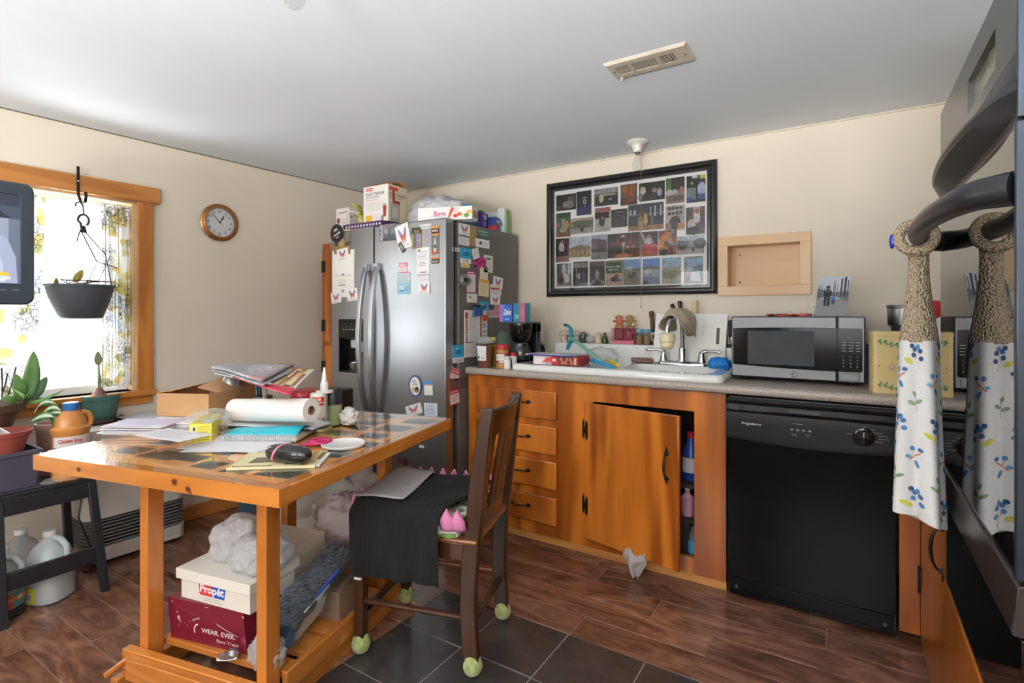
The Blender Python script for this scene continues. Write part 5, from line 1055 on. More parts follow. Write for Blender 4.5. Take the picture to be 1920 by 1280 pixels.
b = B(); ax_ = Matrix((fp.ux, fp.uy, fp.n)).transposed(); c_ = fp.p(PW*.822, PH*.5, .0008); b.lathe([(.036, 0), (.036, .004), (.033, .006), (.026, .007), (.024, .018), (0, .019)], c_, 28, ax=ax_); b.obox(fp.p(PW*.822, PH*.5, .022), fp.ux*.004, fp.uy*.024, fp.n*.008); b.obox(fp.p(PW*.822, PH*.62, .031), fp.ux*.0012, fp.uy*.01, fp.n*.001, 1); b.build('dial', [BLACKG, LABELW], pn, bevel=.0008)
# corner filler and the end cabinet on the right
fl = thing('corner_cabinet', 'orange wooden corner cabinet between the dishwasher and the oven', 'cabinet', (.4, 2.2, 0))
RX = .226
b = B(); b.box(.162, RX, CY-.005, CY+.013, .03, .868); b.build('filler_strip', CABWOOD, fl, bevel=.002)
b = B(); b.box(RX+.02, XR-.005, 1.785, 2.45, .0, .868); b.box(RX+.006, RX+.02, 1.785, CY, .0, .06); b.build('carcass', CABWOOD, fl)
b = B(); b.box(RX, RX+.019, 1.79, 2.452, .012, .862); dd_ = b.build('door', wood('orange_door', 'b96a22', '7c3c0c', 'Z', .8, .3, 5, .8, coat=.3), fl, bevel=.003)
hz0 = ox(1768, 1040, RX); b = B(); fh = Fr((RX, 1.905, .565), (0, 0, 1), (0, 1, 0)); bail(b, Fr((RX, 1.905, .555), (0, 0, 1), (0, 1, 0)), .17); b.build('handle', IRON, dd_)
for z in (.24, .62):
    b = B(); b.tube([(RX-.004, 2.45, z-.05), (RX-.004, 2.45, z+.05)], .004, 8); b.box(RX-.003, RX, 2.435, 2.452, z-.04, z+.04); b.build('hinge', IRON, dd_)
# things on the corner of the counter
tin = thing('canister', 'pale yellow canister painted with green vine and flower on the counter', 'canister', (.136, 2.55, CZ), .12, local=True)
YT = mat('pale_yellow_tin', 'e2c98c', .45, var=.05)
b = B(); b.rings([rr(-.06, .06, -.05, .05, .014, z) for z in (0, .222)]); b.build('tin', YT, tin, smooth=40)
b = B(); b.rings([rr(-.0615, .0615, -.0515, .0515, .015, z) for z in (.2225, .238)]+[rr(-.055, .055, -.045, .045, .012, .2395)]); b.build('lid', YT, tin, smooth=40)
b = B(); f_ = Fr((-.06, -.0503, 0), (1, 0, 0), (0, 0, 1)); d = Draw(b, f_, .12, .222, 0, .0004)
for yv, s_ in ((.87, 1), (.13, -1)):
    for k in range(16): x = .1+.05*k; d.rect(x, yv+.03*math.sin(x*9)-.004, x+.055, yv+.03*math.sin(x*9)+.004, '4a7a4a')
    for k in range(5):
        x = .12+.15*k; y = yv+.03*math.sin(x*9); d.poly([(x, y), (x+.05, y+.045*s_), (x+.12, y+.04*s_), (x+.07, y)], '4f8a5a'); d.poly([(x+.04, y), (x+.08, y-.05*s_), (x+.13, y-.045*s_), (x+.09, y)], '5f9a8a')
for k in range(8):
    a = PI*k/4; d.poly([(.5+.02*math.cos(a+.6), .47+.013*math.sin(a+.6)), (.5+.12*math.cos(a), .47+.08*math.sin(a)), (.5+.02*math.cos(a-.6), .47+.013*math.sin(a-.6))], '9a6a7a' if k % 2 else '7a6a8a')
d.ell(.5, .47, .035, .023, 'e6d8b8'); d.ell(.16, .48, .02, .014, '9a5a5a'); d.ell(.84, .48, .02, .014, '9a5a5a')
b.build('painted_vine', PRINT, tin, smooth=0)
fpz = thing('food_processor', 'food processor with steel bowl behind the yellow canister', 'food processor', (.235, 2.86, CZ), local=True)
b = B(); b.rings([rr(-.1, .06, -.09, .09, .02, z) for z in (0, .2)]); b.build('base', mat('grey_beige_plastic', '8a8078', .5), fpz)
b = B(); b.lathe([(.05, .2), (.055, .205), (.055, .25)], (-.02, 0, 0), 20); b.build('collar', DARKG, fpz)
b = B(); b.lathe([(.055, .25), (.068, .26), (.07, .33), (.072, .332), (.074, .345), (.07, .346)], (-.02, 0, 0), 28, cap=(True, True)); b.build('bowl', MATS['brushed_steel'], fpz)
pbx, pby = .02, 2.92; b = B(); b.box(.03, .078, 2.86, 2.98, CZ, CZ+.17); tag(b.build('purple_box', mat('violet_carton', '4f4a7a', .6)), 'violet box standing between microwave and yellow canister', 'box')
b = B(); crumple(b, (.335, 2.68, CZ+.16), (.085, .08, .2), 4, .1, 40, 30, flat=-.8); bg_ = tag(b.build('bread_bag', WBAG, smooth=80), 'white plastic bag behind the hanging towel in the counter corner', 'bag')
b = B(); b.ball((.285, 2.615, CZ+.325), (.03, .012, .035), 16, 10); tag(b.build('red_packet', REDP), 'small red packet on the white bag behind the hanging towel', 'packet')
# ================================================================== ON THE WALLS AND CEILING
FRW = mat('black_frame_wood', '101114', .22, var=.1, coat=.3)
pf = thing('picture_frame', 'large black framed photo collage on the back wall', 'picture', (-1.14, YB, 1.33))
PX0, PX1, PZ0, PZ1 = -1.672, -.607, 1.331, 2.071
b = B()
def rec(i, h): return [Vector((x, YB-h, z)) for x, z in ((PX0+i, PZ0+i), (PX1-i, PZ0+i), (PX1-i, PZ1-i), (PX0+i, PZ1-i))]
b.rings([rec(i, h) for i, h in ((0, .001), (0, .02), (.006, .028), (.016, .032), (.026, .031), (.034, .026), (.036, .022), (.044, .022), (.046, .018), (.054, .016), (.054, .004))], cap=(False, False)); b.build('frame', FRW, pf, smooth=25)
b = B(); b.box(PX0+.02, PX1-.02, YB-.008, YB-.001, PZ0+.02, PZ1-.02); b.build('backing', mat('white_mat_board', 'e6e6e4', .6, var=.01), pf)
def PW_(x, y): return (1010+x/4.268, 270+y/4.268)
COLL = [
 ((140, 300, 402, 530), '231f1c', 'e .62 .35 .3 .25 8d8a88;e .72 .7 .14 .14 6a5a50;r .85 .3 1 .9 2a4a38;r 0 .1 .3 .3 4a3228'),
 ((303, 422, 375, 568), '191526', 'r 0 0 1 .35 3a3168;e .55 .55 .12 .1 d8d6e0;e .55 .55 .07 .06 4a4468;r .42 .7 .7 .74 c9c6d8;r .5 .36 .6 .4 a8a0c8'),
 ((445, 635, 352, 492), '343a3a', 'r 0 .7 1 1 9aa0a0;r 0 .55 1 .72 74605a;e .3 .45 .09 .25 d2cfa0;e .7 .35 .25 .2 22262a;e .6 .62 .3 .06 b8aaa2;r .6 .3 .75 .4 8a9094'),
 ((655, 788, 320, 487), '5a6a4a', 'r 0 0 1 .35 5a3a26;e .3 .75 .24 .18 b06a34;e .7 .78 .24 .2 a85c2c;e .35 .5 .2 .14 9a4a24;e .66 .5 .2 .14 a8562c;r .47 .3 .53 .95 6a3a1c;e .5 .2 .35 .12 7a4a3a'),
 ((803, 1010, 303, 450), '1e1c1a', 'e .15 .55 .12 .22 c9c2b8;e .15 .72 .1 .08 d8c8a0;e .6 .55 .1 .14 b88a6a;e .8 .4 .1 .22 b4bcd0;e .4 .25 .3 .2 3a3432;e .05 .25 .1 .2 8a8480'),
 ((1018, 1168, 268, 475), '5f7a3e', 'r .3 .5 1 1 2c2620;r 0 0 1 .4 a08a80;e .2 .42 .2 .14 c9c4bc;e .5 .45 .15 .1 b0c0d0;e .85 .5 .14 .12 c07a50;e .3 .2 .3 .14 7a6a62;e .7 .2 .3 .12 6a5a55'),
 ((1183, 1335, 250, 465), '221e1e', 'r .7 .85 1 1 c9d25a;r 0 .1 .5 .55 7a8a8c;e .8 .45 .22 .3 b4c4e0;r .3 .9 .6 1 c9d4e0;e .3 .72 .07 .06 b8c070;r 0 0 .3 .2 2a4a8a;r .6 .1 1 .3 3a5a9a'),
 ((140, 256, 550, 742), '4f6a3c', 'r 0 .8 1 1 2f4a2a;r 0 0 1 .25 8a5a3c;e .15 .5 .12 .12 c0504a;e .75 .5 .16 .16 d09040;r .4 .3 .6 .75 9aa8a0;e .5 .3 .25 .12 b0a090'),
 ((258, 438, 590, 715), '8a9078', 'r 0 .8 1 1 b0a890;e .5 .65 .5 .2 5a6a48;r 0 0 1 .3 a8a49c;e .5 .28 .08 .2 3a3a3a;r 0 .4 1 .48 4a4a48'),
 ((450, 575, 508, 700), 'b4a8a4', 'r 0 .72 1 1 a86a66;r 0 .55 .9 .8 2a2624;r 0 0 1 .45 bab4b0;e .45 .42 .2 .2 2c2e38;e .5 .56 .08 .07 a88a7a'),
 ((580, 710, 520, 665), '35322e', 'r .3 .8 .75 .86 8a847a;r .1 .62 .9 .66 6a665e;r .1 .5 .9 .54 6a665e;r .1 .38 .9 .42 6a665e;r .1 .26 .9 .3 6a665e;r .1 .14 .8 .18 6a665e'),
 ((717, 1000, 475, 688), '3a3c44', 'r 0 0 1 .18 a07a50;r 0 .58 1 .62 8a8e94;r .04 .62 .1 .8 c9ccd0;r .16 .62 .22 .8 c9ccd0;r .62 .5 .66 .85 b4b8be;r .74 .5 .79 .88 c4c8cc;r .9 .5 .95 .9 b4b8be;e .36 .3 .09 .26 8a7a5a;r .31 .05 .41 .35 b0a888;e .4 .65 .07 .1 6a4a3c;e .5 .4 .06 .24 d0b070;r .66 .1 .7 .5 a88a50'),
 ((1015, 1170, 488, 690), 'c2b8b0', 'e .2 .88 .09 .07 4a4a4e;e .4 .88 .09 .07 55555a;e .6 .88 .09 .07 4a4a4e;e .8 .88 .09 .07 5a5a5e;e .2 .68 .09 .07 4a4a4e;e .4 .68 .09 .07 55555a;e .6 .68 .09 .07 4a4a4e;e .8 .7 .09 .07 5a4a5e;e .5 .3 .3 .28 453a36;r .62 .05 .95 .28 d08a58;r 0 0 .3 .3 9a7a70'),
 ((1178, 1330, 502, 722), '5a544e', 'r .38 .45 .75 1 c4a8a4;e .58 .6 .16 .2 e6e2e0;e .58 .84 .1 .09 a06a4a;e .3 .38 .22 .18 d8c4c8;e .4 .14 .36 .16 1e1c20;r .8 .2 1 .6 3a4a62'),
 ((137, 243, 755, 943), '2c2022', 'e .45 .62 .2 .24 d8d4d4;e .5 .86 .1 .08 b07a5a;r 0 0 1 .25 8a6a5a;r .3 .25 .6 .45 1e1a1c;r .7 .4 1 1 4a2a2a'),
 ((245, 415, 742, 905), 'a8b4c4', 'r 0 .5 1 1 c0ccda;p 0 .45 .5 .62 1 .5 1 .3 0 .25 7a6a52;r 0 .12 1 .36 b09a70;r .1 .1 .16 .36 6a5a40;r .3 .1 .36 .36 6a5a40;r .5 .1 .56 .36 6a5a40;r .7 .1 .76 .36 6a5a40;r 0 0 1 .12 9a8a6a'),
 ((420, 547, 725, 922), '8a92a0', 'r 0 0 1 .3 8a8c90;p 0 .3 0 .9 1 .72 1 .28 4a3a44;r .1 .4 .3 .75 6a4a5a;r .5 .38 .8 .6 2a2830;r 0 .85 1 1 a8b8cc;p 0 .9 1 .8 1 1 0 1 a8b8cc'),
 ((550, 810, 712, 908), '2a1c1a', 'r .1 .55 .95 .62 8a2a22;r .3 .62 .34 .95 a03a2a;r .55 .62 .58 .95 b04a30;r .7 .6 .74 .9 a83a28;r .42 .82 .54 .92 c0b0a8;r 0 0 1 .2 4a2c22;e .5 .08 .3 .08 c07a30;r .47 .1 .54 .5 8a8480;e .5 .56 .05 .08 c8b4a8;r .58 .36 .7 .48 c07a60;r .74 .38 .88 .48 b06a50;r .7 .1 .95 .34 6a241c'),
 ((812, 955, 700, 897), '3a2a26', 'r 0 0 1 .3 a85a3a;e .5 .55 .22 .26 d6d0d0;p .0 1 .1 1 .45 .5 .3 .45 b8b8c0;e .7 .35 .3 .18 b03a38;e .3 .38 .25 .14 a83230;e .8 .7 .14 .14 2a2a2e;e .5 .8 .1 .08 a07a60'),
 ((960, 1105, 690, 887), '6a3028', 'e .4 .45 .42 .4 d8782c;e .45 .7 .3 .25 d0742a;e .45 .45 .14 .12 1e1412;p .4 .55 .5 .55 .9 1 .75 1 8a9098;e .3 .12 .25 .14 20242e;e .7 .3 .16 .2 4a3038;r .8 .1 1 .3 b06a30;e .72 .5 .09 .08 a88878'),
 ((1108, 1325, 733, 880), '3e4638', 'p 0 .8 .5 .7 1 .8 1 1 0 1 b8c4d0;r 0 0 1 .3 a8a49e;p .35 .3 .7 .3 .55 .75 .5 .75 8a8a88;e .2 .5 .22 .25 2a3228;e .85 .55 .22 .3 262c26;e .6 .28 .07 .16 2a2c34;e .6 .44 .05 .06 c0b8b8'),
 ((145, 262, 955, 1138), '6a625a', 'e .5 .75 .16 .25 d0d0d0;r 0 .0 1 .2 8a7a70;e .6 .35 .3 .2 d8d0cc;e .3 .3 .2 .2 3a3432;r .75 .5 1 1 c0c4c8;r 0 .5 .2 .9 4a4a44'),
 ((275, 395, 940, 1134), '211e1c', 'r 0 .75 1 .95 8a8a88;e .7 .45 .12 .14 3a4a8a;r .2 .3 .26 .8 9a9690;r .5 .05 1 .12 a8a4a0;e .4 .4 .08 .14 c0b8b4;r .1 .1 .9 .2 3a3430'),
 ((407, 530, 938, 1132), '2c2a28', 'r 0 .8 1 1 6a5a50;e .5 .45 .14 .16 9aa4b0;p 0 .1 .4 .3 .45 .26 .1 0 8a8680;p .9 0 1 .15 .6 .3 .55 .26 8a8680;e .5 .6 .07 .07 b09a8a'),
 ((535, 682, 930, 1132), 'c0a494', 'r 0 .48 1 1 7a7a4a;r .04 .5 .85 .92 1f4a34;e .5 .25 .22 .1 22242a;e .6 .36 .12 .1 30323a;e .7 .2 .2 .05 3a4a6a;e .6 .46 .05 .05 a88878'),
 ((683, 815, 922, 1127), '8c8684', 'r 0 .62 1 1 7aa4d6;r 0 .55 1 .64 6a7066;p .1 .6 .4 .6 .5 .75 .2 .72 b8c4d4;e .5 .38 .3 .14 2e2c34;e .4 .5 .08 .1 a09088;r 0 0 1 .25 7a706e'),
 ((833, 970, 915, 1122), '6f86a4', 'r 0 .65 1 1 5a90d2;r 0 .58 1 .68 5a645e;r 0 .3 1 .58 98a8b8;e .3 .5 .2 .1 c4ccd4;p .5 .3 .6 .3 .85 .55 .78 .55 c0c4dc;r 0 0 .4 .14 1e2028;r .3 .04 .9 .2 6a8aa8'),
 ((988, 1140, 908, 1117), '8a8a7a', 'r 0 .6 1 1 9cbad4;r 0 .5 1 .64 a4a890;p 0 .3 .6 .45 1 .4 1 .5 0 .55 7a8464;r 0 0 1 .3 b8ac9c;e .4 .3 .4 .12 7a7a62;e .6 .1 .4 .1 9ab0a8'),
 ((1163, 1315, 898, 1113), '5a7486', 'p 0 1 1 1 1 .7 .3 .6 7ab0d4;r 0 0 1 .3 4a5a5a;p 0 .5 .4 .9 .5 .5 .2 .3 a0b4c8;r 0 .92 1 1 6a7a60;e .15 .35 .12 .08 b05a54;p .3 .1 .9 .05 .8 .45 .4 .4 c8d4dc'),
]
def draw_spec(d, spec):
    for s_ in spec.split(';'):
        t = s_.split(); c = t[-1]; v = [float(x) for x in t[1:-1]]
        if t[0] == 'r': d.rect(v[0], v[1], v[2], v[3], c)
        elif t[0] == 'e': d.ell(v[0], v[1], v[2], v[3], c, 12)
        else: d.poly(list(zip(v[0::2], v[1::2])), c)
fpic = Fr((0, YB-.0082, 0), (1, 0, 0), (0, 0, 1))
for i, ((x0, x1, y0, y1), base, spec) in enumerate(COLL):
    xm, ym = (x0+x1)/2, (y0+y1)/2
    l_, r_ = oy(*PW_(x0, ym), YB-.009).x, oy(*PW_(x1, ym), YB-.009).x; zt, zb = oy(*PW_(xm, y0), YB-.009).z, oy(*PW_(xm, y1), YB-.009).z
    l_, r_, zb, zt = max(l_, PX0+.056), min(r_, PX1-.056), max(zb, PZ0+.056), min(zt, PZ1-.056)
    b = B(); f_ = Fr(fpic.p(l_, zb, .0002*(i % 4)), (1, 0, 0), (0, 0, 1)); b.fbox(f_, 0, r_-l_, 0, zt-zb, 0, .0006, 0, base); d = Draw(b, f_, r_-l_, zt-zb, 0, .0007); draw_spec(d, spec)
    if i == 24:
        d.text('Niagara Falls', .08, .72, .075, 'e4ece6', .74, bold=.02); d.text('State Park', .16, .6, .075, 'e4ece6', .56, bold=.02)
    b.build('photo', PHOTO, pf, smooth=0)
b = B(); f_ = Fr(fpic.p(oy(*PW_(250, 925), YB).x, oy(*PW_(250, 928), YB).z, .0004), (1, 0, 0), (0, 0, 1)); b.tube([f_.p(.004*k, .004+.003*math.sin(k*2.1)*(1 if k % 5 else 2), .0006) for k in range(20)], .0006, 5, 0, '33333a'); b.build('caption', PRINT, pf, smooth=0)
b = B(); b.box(PX0+.045, PX1-.045, YB-.0185, YB-.0165, PZ0+.045, PZ1-.045); b.build('glass', glass('picture_glass', 'ffffff', .01, .97), pf)

# built-in niche
MAPLE = wood('pale_maple', 'e0bd94', 'c79c6e', 'X', 1, .45, 5, .5, coat=.1); MAPLEZ = wood('pale_maple_z', 'e0bd94', 'c79c6e', 'Z', 1, .45, 5, .5, coat=.1)
ni = thing('wall_niche', 'pale maple framed niche recessed in the wall above the microwave', 'niche', (-.38, YB, 1.318))
n0, n1, m0, m1 = -.604, -.157, 1.318, 1.638; h0, h1, g0, g1 = NICHE
b = B(); b.box(n0, n1, YB-.016, YB-.0005, m0, g0); b.build('bottom_rail', MAPLE, ni, bevel=.0015)
b = B(); b.box(n0, n1, YB-.016, YB-.0005, g1, m1); b.build('top_rail', MAPLE, ni, bevel=.0015)
for x0, x1 in ((n0, h0), (h1, n1)): b = B(); b.box(x0, x1, YB-.016, YB-.0005, g0, g1); b.build('stile', MAPLEZ, ni, bevel=.0015)
b = B(); t_ = .0; b.box(h0-.012, h0, YB, YB+.115, g0-.012, g1+.012); b.box(h1, h1+.012, YB, YB+.115, g0-.012, g1+.012); b.box(h0, h1, YB, YB+.115, g0-.012, g0); b.box(h0, h1, YB, YB+.115, g1, g1+.012); b.box(h0-.012, h1+.012, YB+.1, YB+.116, g0-.012, g1+.012); b.build('recess', MAPLE, ni, smooth=0)
for z in (1.395, 1.545): b = B(); b.lathe([(.006, 0), (.006, .002)], (h0+.045, YB+.1, z), 10, ax=Matrix(((1, 0, 0), (0, 0, -1), (0, 1, 0)))); b.build('screw_hole', BLACKP, ni)

# lampholders
PORC = mat('white_porcelain', 'e4e0d6', .25, var=.02); BULB = glass('bulb_glass', 'ffffff', .02, .93); BRASSY = mat('dull_brass', 'a08a5a', .4, .8)
def lampholder(label, x, y, chain):
    t = thing('ceiling_lamp', label, 'lamp', (x, y, ZC), group='bare bulb ceiling lamps')
    b_ = B(); b_.lathe([(.0, -.0), (.058, -.0005), (.06, -.006), (.052, -.013), (.036, -.018), (.03, -.03), (.0245, -.05), (.0235, -.062), (.0225, -.062)][::-1], (x, y, ZC), 28); b_.build('holder', PORC, t, smooth=50)
    b_ = B(); b_.lathe([(.014, -.07), (.014, -.058), (.012, -.05)], (x, y, ZC), 16); b_.build('screw_base', BRASSY, t)
    pr = [(0, -.163), (.012, -.161), (.022, -.154), (.0285, -.142), (.03, -.13), (.028, -.117), (.021, -.1), (.016, -.085), (.0145, -.07)]
    b_ = B(); b_.lathe(pr, (x, y, ZC), 24, cap=(True, False)); b_.build('bulb', BULB, t, smooth=80)
    b_ = B(); b_.tube([(x-.004, y, ZC-.07), (x-.006, y, ZC-.115), (x+.006, y, ZC-.115), (x+.004, y, ZC-.07)], .0012, 5); b_.build('filament_stem', MATS['pale_grey_plastic'], t)
    if chain:
        cx_ = x+.026; b_ = B(); b_.tube([(cx_-.006, y-.012, ZC-.03), (cx_, y-.016, ZC-.045), (cx_, y-.017, 1.26)], .0012, 6); b_.lathe([(.0, 1.252), (.003, 1.254), (.0035, 1.262), (.0, 1.268)], (cx_, y-.017, 0), 8); b_.build('pull_chain', BRASSY, t)
        b_ = B(); b_.tube([(x+.02, y-.01, ZC-.018), (x+.026, y-.014, ZC-.03)], .006, 8); b_.build('switch', BRASSY, t)
lampholder('bare bulb lampholder with a long pull chain above the photo collage', -.99, 2.86, True)
lampholder('bare clear bulb at the top edge above the room middle', -1.222, .858, False)
# ceiling vent
ve = thing('ceiling_vent', 'old cream metal ceiling vent with three louvre fields', 'vent', (-.64, 1.97, ZC))
VEN = mat('cream_metal', 'c9bfae', .45, .1, var=.08)
v0, v1, w0, w1 = -.795, -.483, 1.897, 2.042; fields = [(-.762, -.712, 'y'), (-.698, -.606, 'x'), (-.592, -.538, 'y')]; fy0, fy1 = 1.935, 2.004
b = B(); wall_rects(b, lambda x0, x1, y0, y1: b.box(x0, x1, y0, y1, ZC-.011, ZC-.008), v0+.008, v1-.008, w0+.008, w1-.008, [(f_[0], f_[1], fy0, fy1) for f_ in fields])
b.rings([[Vector((x, y, z)) for x, y in ((v0+i_, w0+i_), (v1-i_, w0+i_), (v1-i_, w1-i_), (v0+i_, w1-i_))] for i_, z in ((0, ZC-.0005), (.0, ZC-.003), (.008, ZC-.011))], cap=(False, False)); b.build('cover', VEN, ve, smooth=0)
b = B(); b.box(v0+.02, v1-.02, w0+.02, w1-.02, ZC-.0025, ZC-.0005); b.build('duct_opening', mat('dark_duct', '2a2622', .8), ve)
for x0, x1, o_ in fields:
    nsl = 6 if o_ == 'x' else 4
    for k in range(nsl):
        b = B()
        if o_ == 'x':
            y = fy0+(fy1-fy0)*(k+.5)/nsl; b.hexa([(x0, y-.005, ZC-.011), (x1, y-.005, ZC-.011), (x1, y-.003, ZC-.011), (x0, y-.003, ZC-.011), (x0, y+.002, ZC-.003), (x1, y+.002, ZC-.003), (x1, y+.004, ZC-.003), (x0, y+.004, ZC-.003)])
        else:
            x = x0+(x1-x0)*(k+.5)/nsl; b.hexa([(x-.004, fy0, ZC-.011), (x-.001, fy0, ZC-.011), (x-.001, fy1, ZC-.011), (x-.004, fy1, ZC-.011), (x, fy0, ZC-.003), (x+.003, fy0, ZC-.003), (x+.003, fy1, ZC-.003), (x, fy1, ZC-.003)])
        b.build('louvre', VEN, ve, smooth=0)
for x in (v0+.02, v1-.02): b = B(); b.ball((x, 1.97, ZC-.0115), (.005, .005, .003), 10, 6); b.build('screw', CHROME, ve)
b = B(); b.obox((v0+.03, w1-.018, ZC-.02), (.004, 0, 0), (0, .003, 0), (0, .003, .01)); b.build('lever', VEN, ve)

# clock on the left wall
cc = ow(413, 417, .02); CKX, CKS, CKZ = .001, cc.y, cc.z
clk = wallthing('wall_clock', 'round copper rimmed wall clock with white dial on the left wall', 'clock')
COPPER = mat('copper', 'b07a4c', .3, .85, var=.06); axn = Matrix(((0, 0, 1), (1, 0, 0), (0, 1, 0)))
b = B(); b.lathe([(.10, .0), (.112, .006), (.114, .014), (.108, .02), (.103, .021), (.1, .027), (.094, .03), (.09, .029), (.088, .022), (.088, .012)], (CKX, CKS, CKZ), 48, ax=axn, cap=(True, False)); b.build('rim', COPPER, clk, smooth=50)
b = B(); b.lathe([(0, .0119), (.089, .012)], (CKX, CKS, CKZ), 48, ax=axn, cap=(False, True)); f_ = Fr((CKX+.0125, CKS, CKZ), (0, 1, 0), (0, 0, 1)); 
for k in range(1, 13):
    a = PI/2-2*PI*k/12; b.text(str(k), f_, .068*math.cos(a), .068*math.sin(a)-.0075, .0155, 1, None, None, True, .012)
for k in range(60):
    a = 2*PI*k/60; b.bar(f_.p(.081*math.cos(a), .081*math.sin(a), .0003), f_.p(.0845*math.cos(a), .0845*math.sin(a), .0003), .0018 if k % 5 == 0 else .0007, .0003, f_.n, 1)
b.build('dial', [mat('dial_white', 'dfe2e2', .5, var=.01), mat('dial_ink', '26282a', .6)], clk, smooth=0)
def hand(name, ang, L, w_, h, tail=.0):
    b_ = B(); a = PI/2-ang; dx, dy = math.cos(a), math.sin(a); b_.bar(f_.p(-dx*tail, -dy*tail, h), f_.p(dx*L, dy*L, h), w_, .0008, f_.n)
    if name == 'hour_hand': b_.prism(f_.sub(dx*L*.6, dy*L*.6, a, h), [(-.01, 0), (0, .006), (.012, 0), (0, -.006)], -.0004, .0006)
    b_.build(name, MATS['dial_ink'], clk)
hand('hour_hand', R(29), .05, .004, .003); hand('minute_hand', R(-43), .07, .0035, .0042); hand('second_hand', R(-43.5), .074, .0012, .0055, .03)
b = B(); b.lathe([(.004, 0), (.004, .007)], f_.p(0, 0, 0), 12, ax=axn); b.build('hub', MATS['dial_ink'], clk)
b = B(); b.lathe([(0, .0215), (.0885, .0216)], (CKX, CKS, CKZ), 40, ax=axn, cap=(False, False)); b.build('crystal', glass('clock_glass', 'ffffff', .01, .97), clk)
# ================================================================== TABLE, WHAT IS ON AND UNDER IT
TA = Vector((-2.246, .615, 0)); TRZ = R(12.7); MT = Matrix.Translation(TA) @ Matrix.Rotation(TRZ, 4, 'Z'); MTI = MT.inverted()
def tl(u, v, z=.76):
    p = MTI @ oz(u, v, z); return p
TABW_X = wood('table_pine_x', 'c98038', '90501a', 'X', 1, .2, 8, .8, knots=1.7, coat=.6); TABW_Y = wood('table_pine_y', 'c98038', '90501a', 'Y', 1, .2, 8, .8, knots=1.7, coat=.6); TABW_Z = wood('table_pine_z', 'c47831', '884714', 'Z', 1, .25, 8, .8, knots=1.9, coat=.4)
def epoxy_top():
    m = TABW_X.copy(); m.name = 'epoxy_top'; b_ = m.node_tree.nodes['Principled BSDF']; b_.inputs['Roughness'].default_value = .12; b_.inputs['Coat Weight'].default_value = 1; b_.inputs['Coat Roughness'].default_value = .015; b_.inputs['Coat IOR'].default_value = 1.6; return m
EPOX = wood('table_top_pine', 'eaa65c', 'cb863f', 'X', 1, .2, 6, .6, coat=.2, fineness='333333')
tb = thing('dining_table', 'square orange pine table with old photos sealed under its glossy top', 'table', TA, TRZ, local=True)
TW, TD = 1.015, 1.01
b = B(); b.box(.0, TW, 0, .04, .711, .7595); fk = Fr((0, 0, 0), (1, 0, 0), (0, 0, 1))
for kx, kz, kr in ((.225, .734, .011), (.638, .739, .014), (.69, .724, .012), (.70, .716, .006)):
    b.prism(fk.sub(kx, kz), [(kr*(1+.12*math.sin(3*q))*math.cos(q), min(.02, kr*.8*math.sin(q))) for q in [2*PI*i/18 for i in range(18)]], 0, .0002, 1); b.prism(fk.sub(kx, kz), [(kr*.6*math.cos(q), kr*.5*math.sin(q)) for q in [2*PI*i/14 for i in range(14)]], .0002, .0003, 2)
b.build('edge_board', [TABW_X, mat('knot_ring', '8a4a1c', .3), mat('knot_core', '4a2210', .35)], tb, bevel=.003)
b = B(); b.box(0, TW, TD-.04, TD, .711, .7595); b.build('edge_board', TABW_X, tb, bevel=.003)
b = B(); b.box(0, .04, .0402, TD-.0402, .711, .7595); b.build('edge_board', TABW_Y, tb, bevel=.003)
b = B(); b.box(TW-.04, TW, .0402, TD-.0402, .711, .7595); b.build('edge_board', TABW_Y, tb, bevel=.003)
b = B(); b.box(.0402, TW-.0402, .0402, TD-.0402, .73, .7594); b.build('tabletop', EPOX, tb)
b = B(); b.box(.001, TW-.001, .001, TD-.001, .7606, .762); b.build('clear_coat', glass('epoxy', 'ffffff', .012, .995), tb)
LX = (.324, .362, .815, .853)
for x0, x1 in ((LX[0], LX[1]), (LX[2], LX[3])):
    for y0 in (.12, .735): b = B(); b.box(x0, x1, y0, y0+.056, .066, .711); b.build('leg', TABW_Z, tb, bevel=.003)
    b = B(); b.box(x0-.02, x1+.02, .12, .80, .68, .711); b.build('bearer', TABW_Y, tb, bevel=.002)
for x0 in (.292, .826):
    b = B(); b.box(x0, x0+.03, .05, .86, .0, .066); b.build('foot', TABW_Y, tb, bevel=.003)
b = B(); b.box(.285, .92, .09, .119, .068, .134); b.build('cross_rail', TABW_X, tb, bevel=.003)
b = B(); b.box(.34, .815, .062, .0898, .062, .13); b.build('front_rail', TABW_X, tb, bevel=.003)
b = B(); b.box(.285, .872, .80, .83, .068, .134); b.build('cross_rail', TABW_X, tb, bevel=.003)
b = B(); b.box(.854, .874, .18, .7995, .068, .134); b.build('side_rail', TABW_Y, tb, bevel=.003)
for y0, y1 in ((.185, .245), (.28, .37), (.39, .48), (.5, .59), (.61, .7)): b = B(); b.box(.34, .8535, y0, y1, .108, .13); b.build('shelf_slat', TABW_X, tb, bevel=.003)
b = B(); b.tube([(.315, .02, .098), (.315, .1, .108)], .009, 10); b.build('peg', TABW_X, tb)
b = B(); b.box(.863, .905, .035, .0895, .072, .105); b.build('peg', TABW_X, tb, bevel=.003)
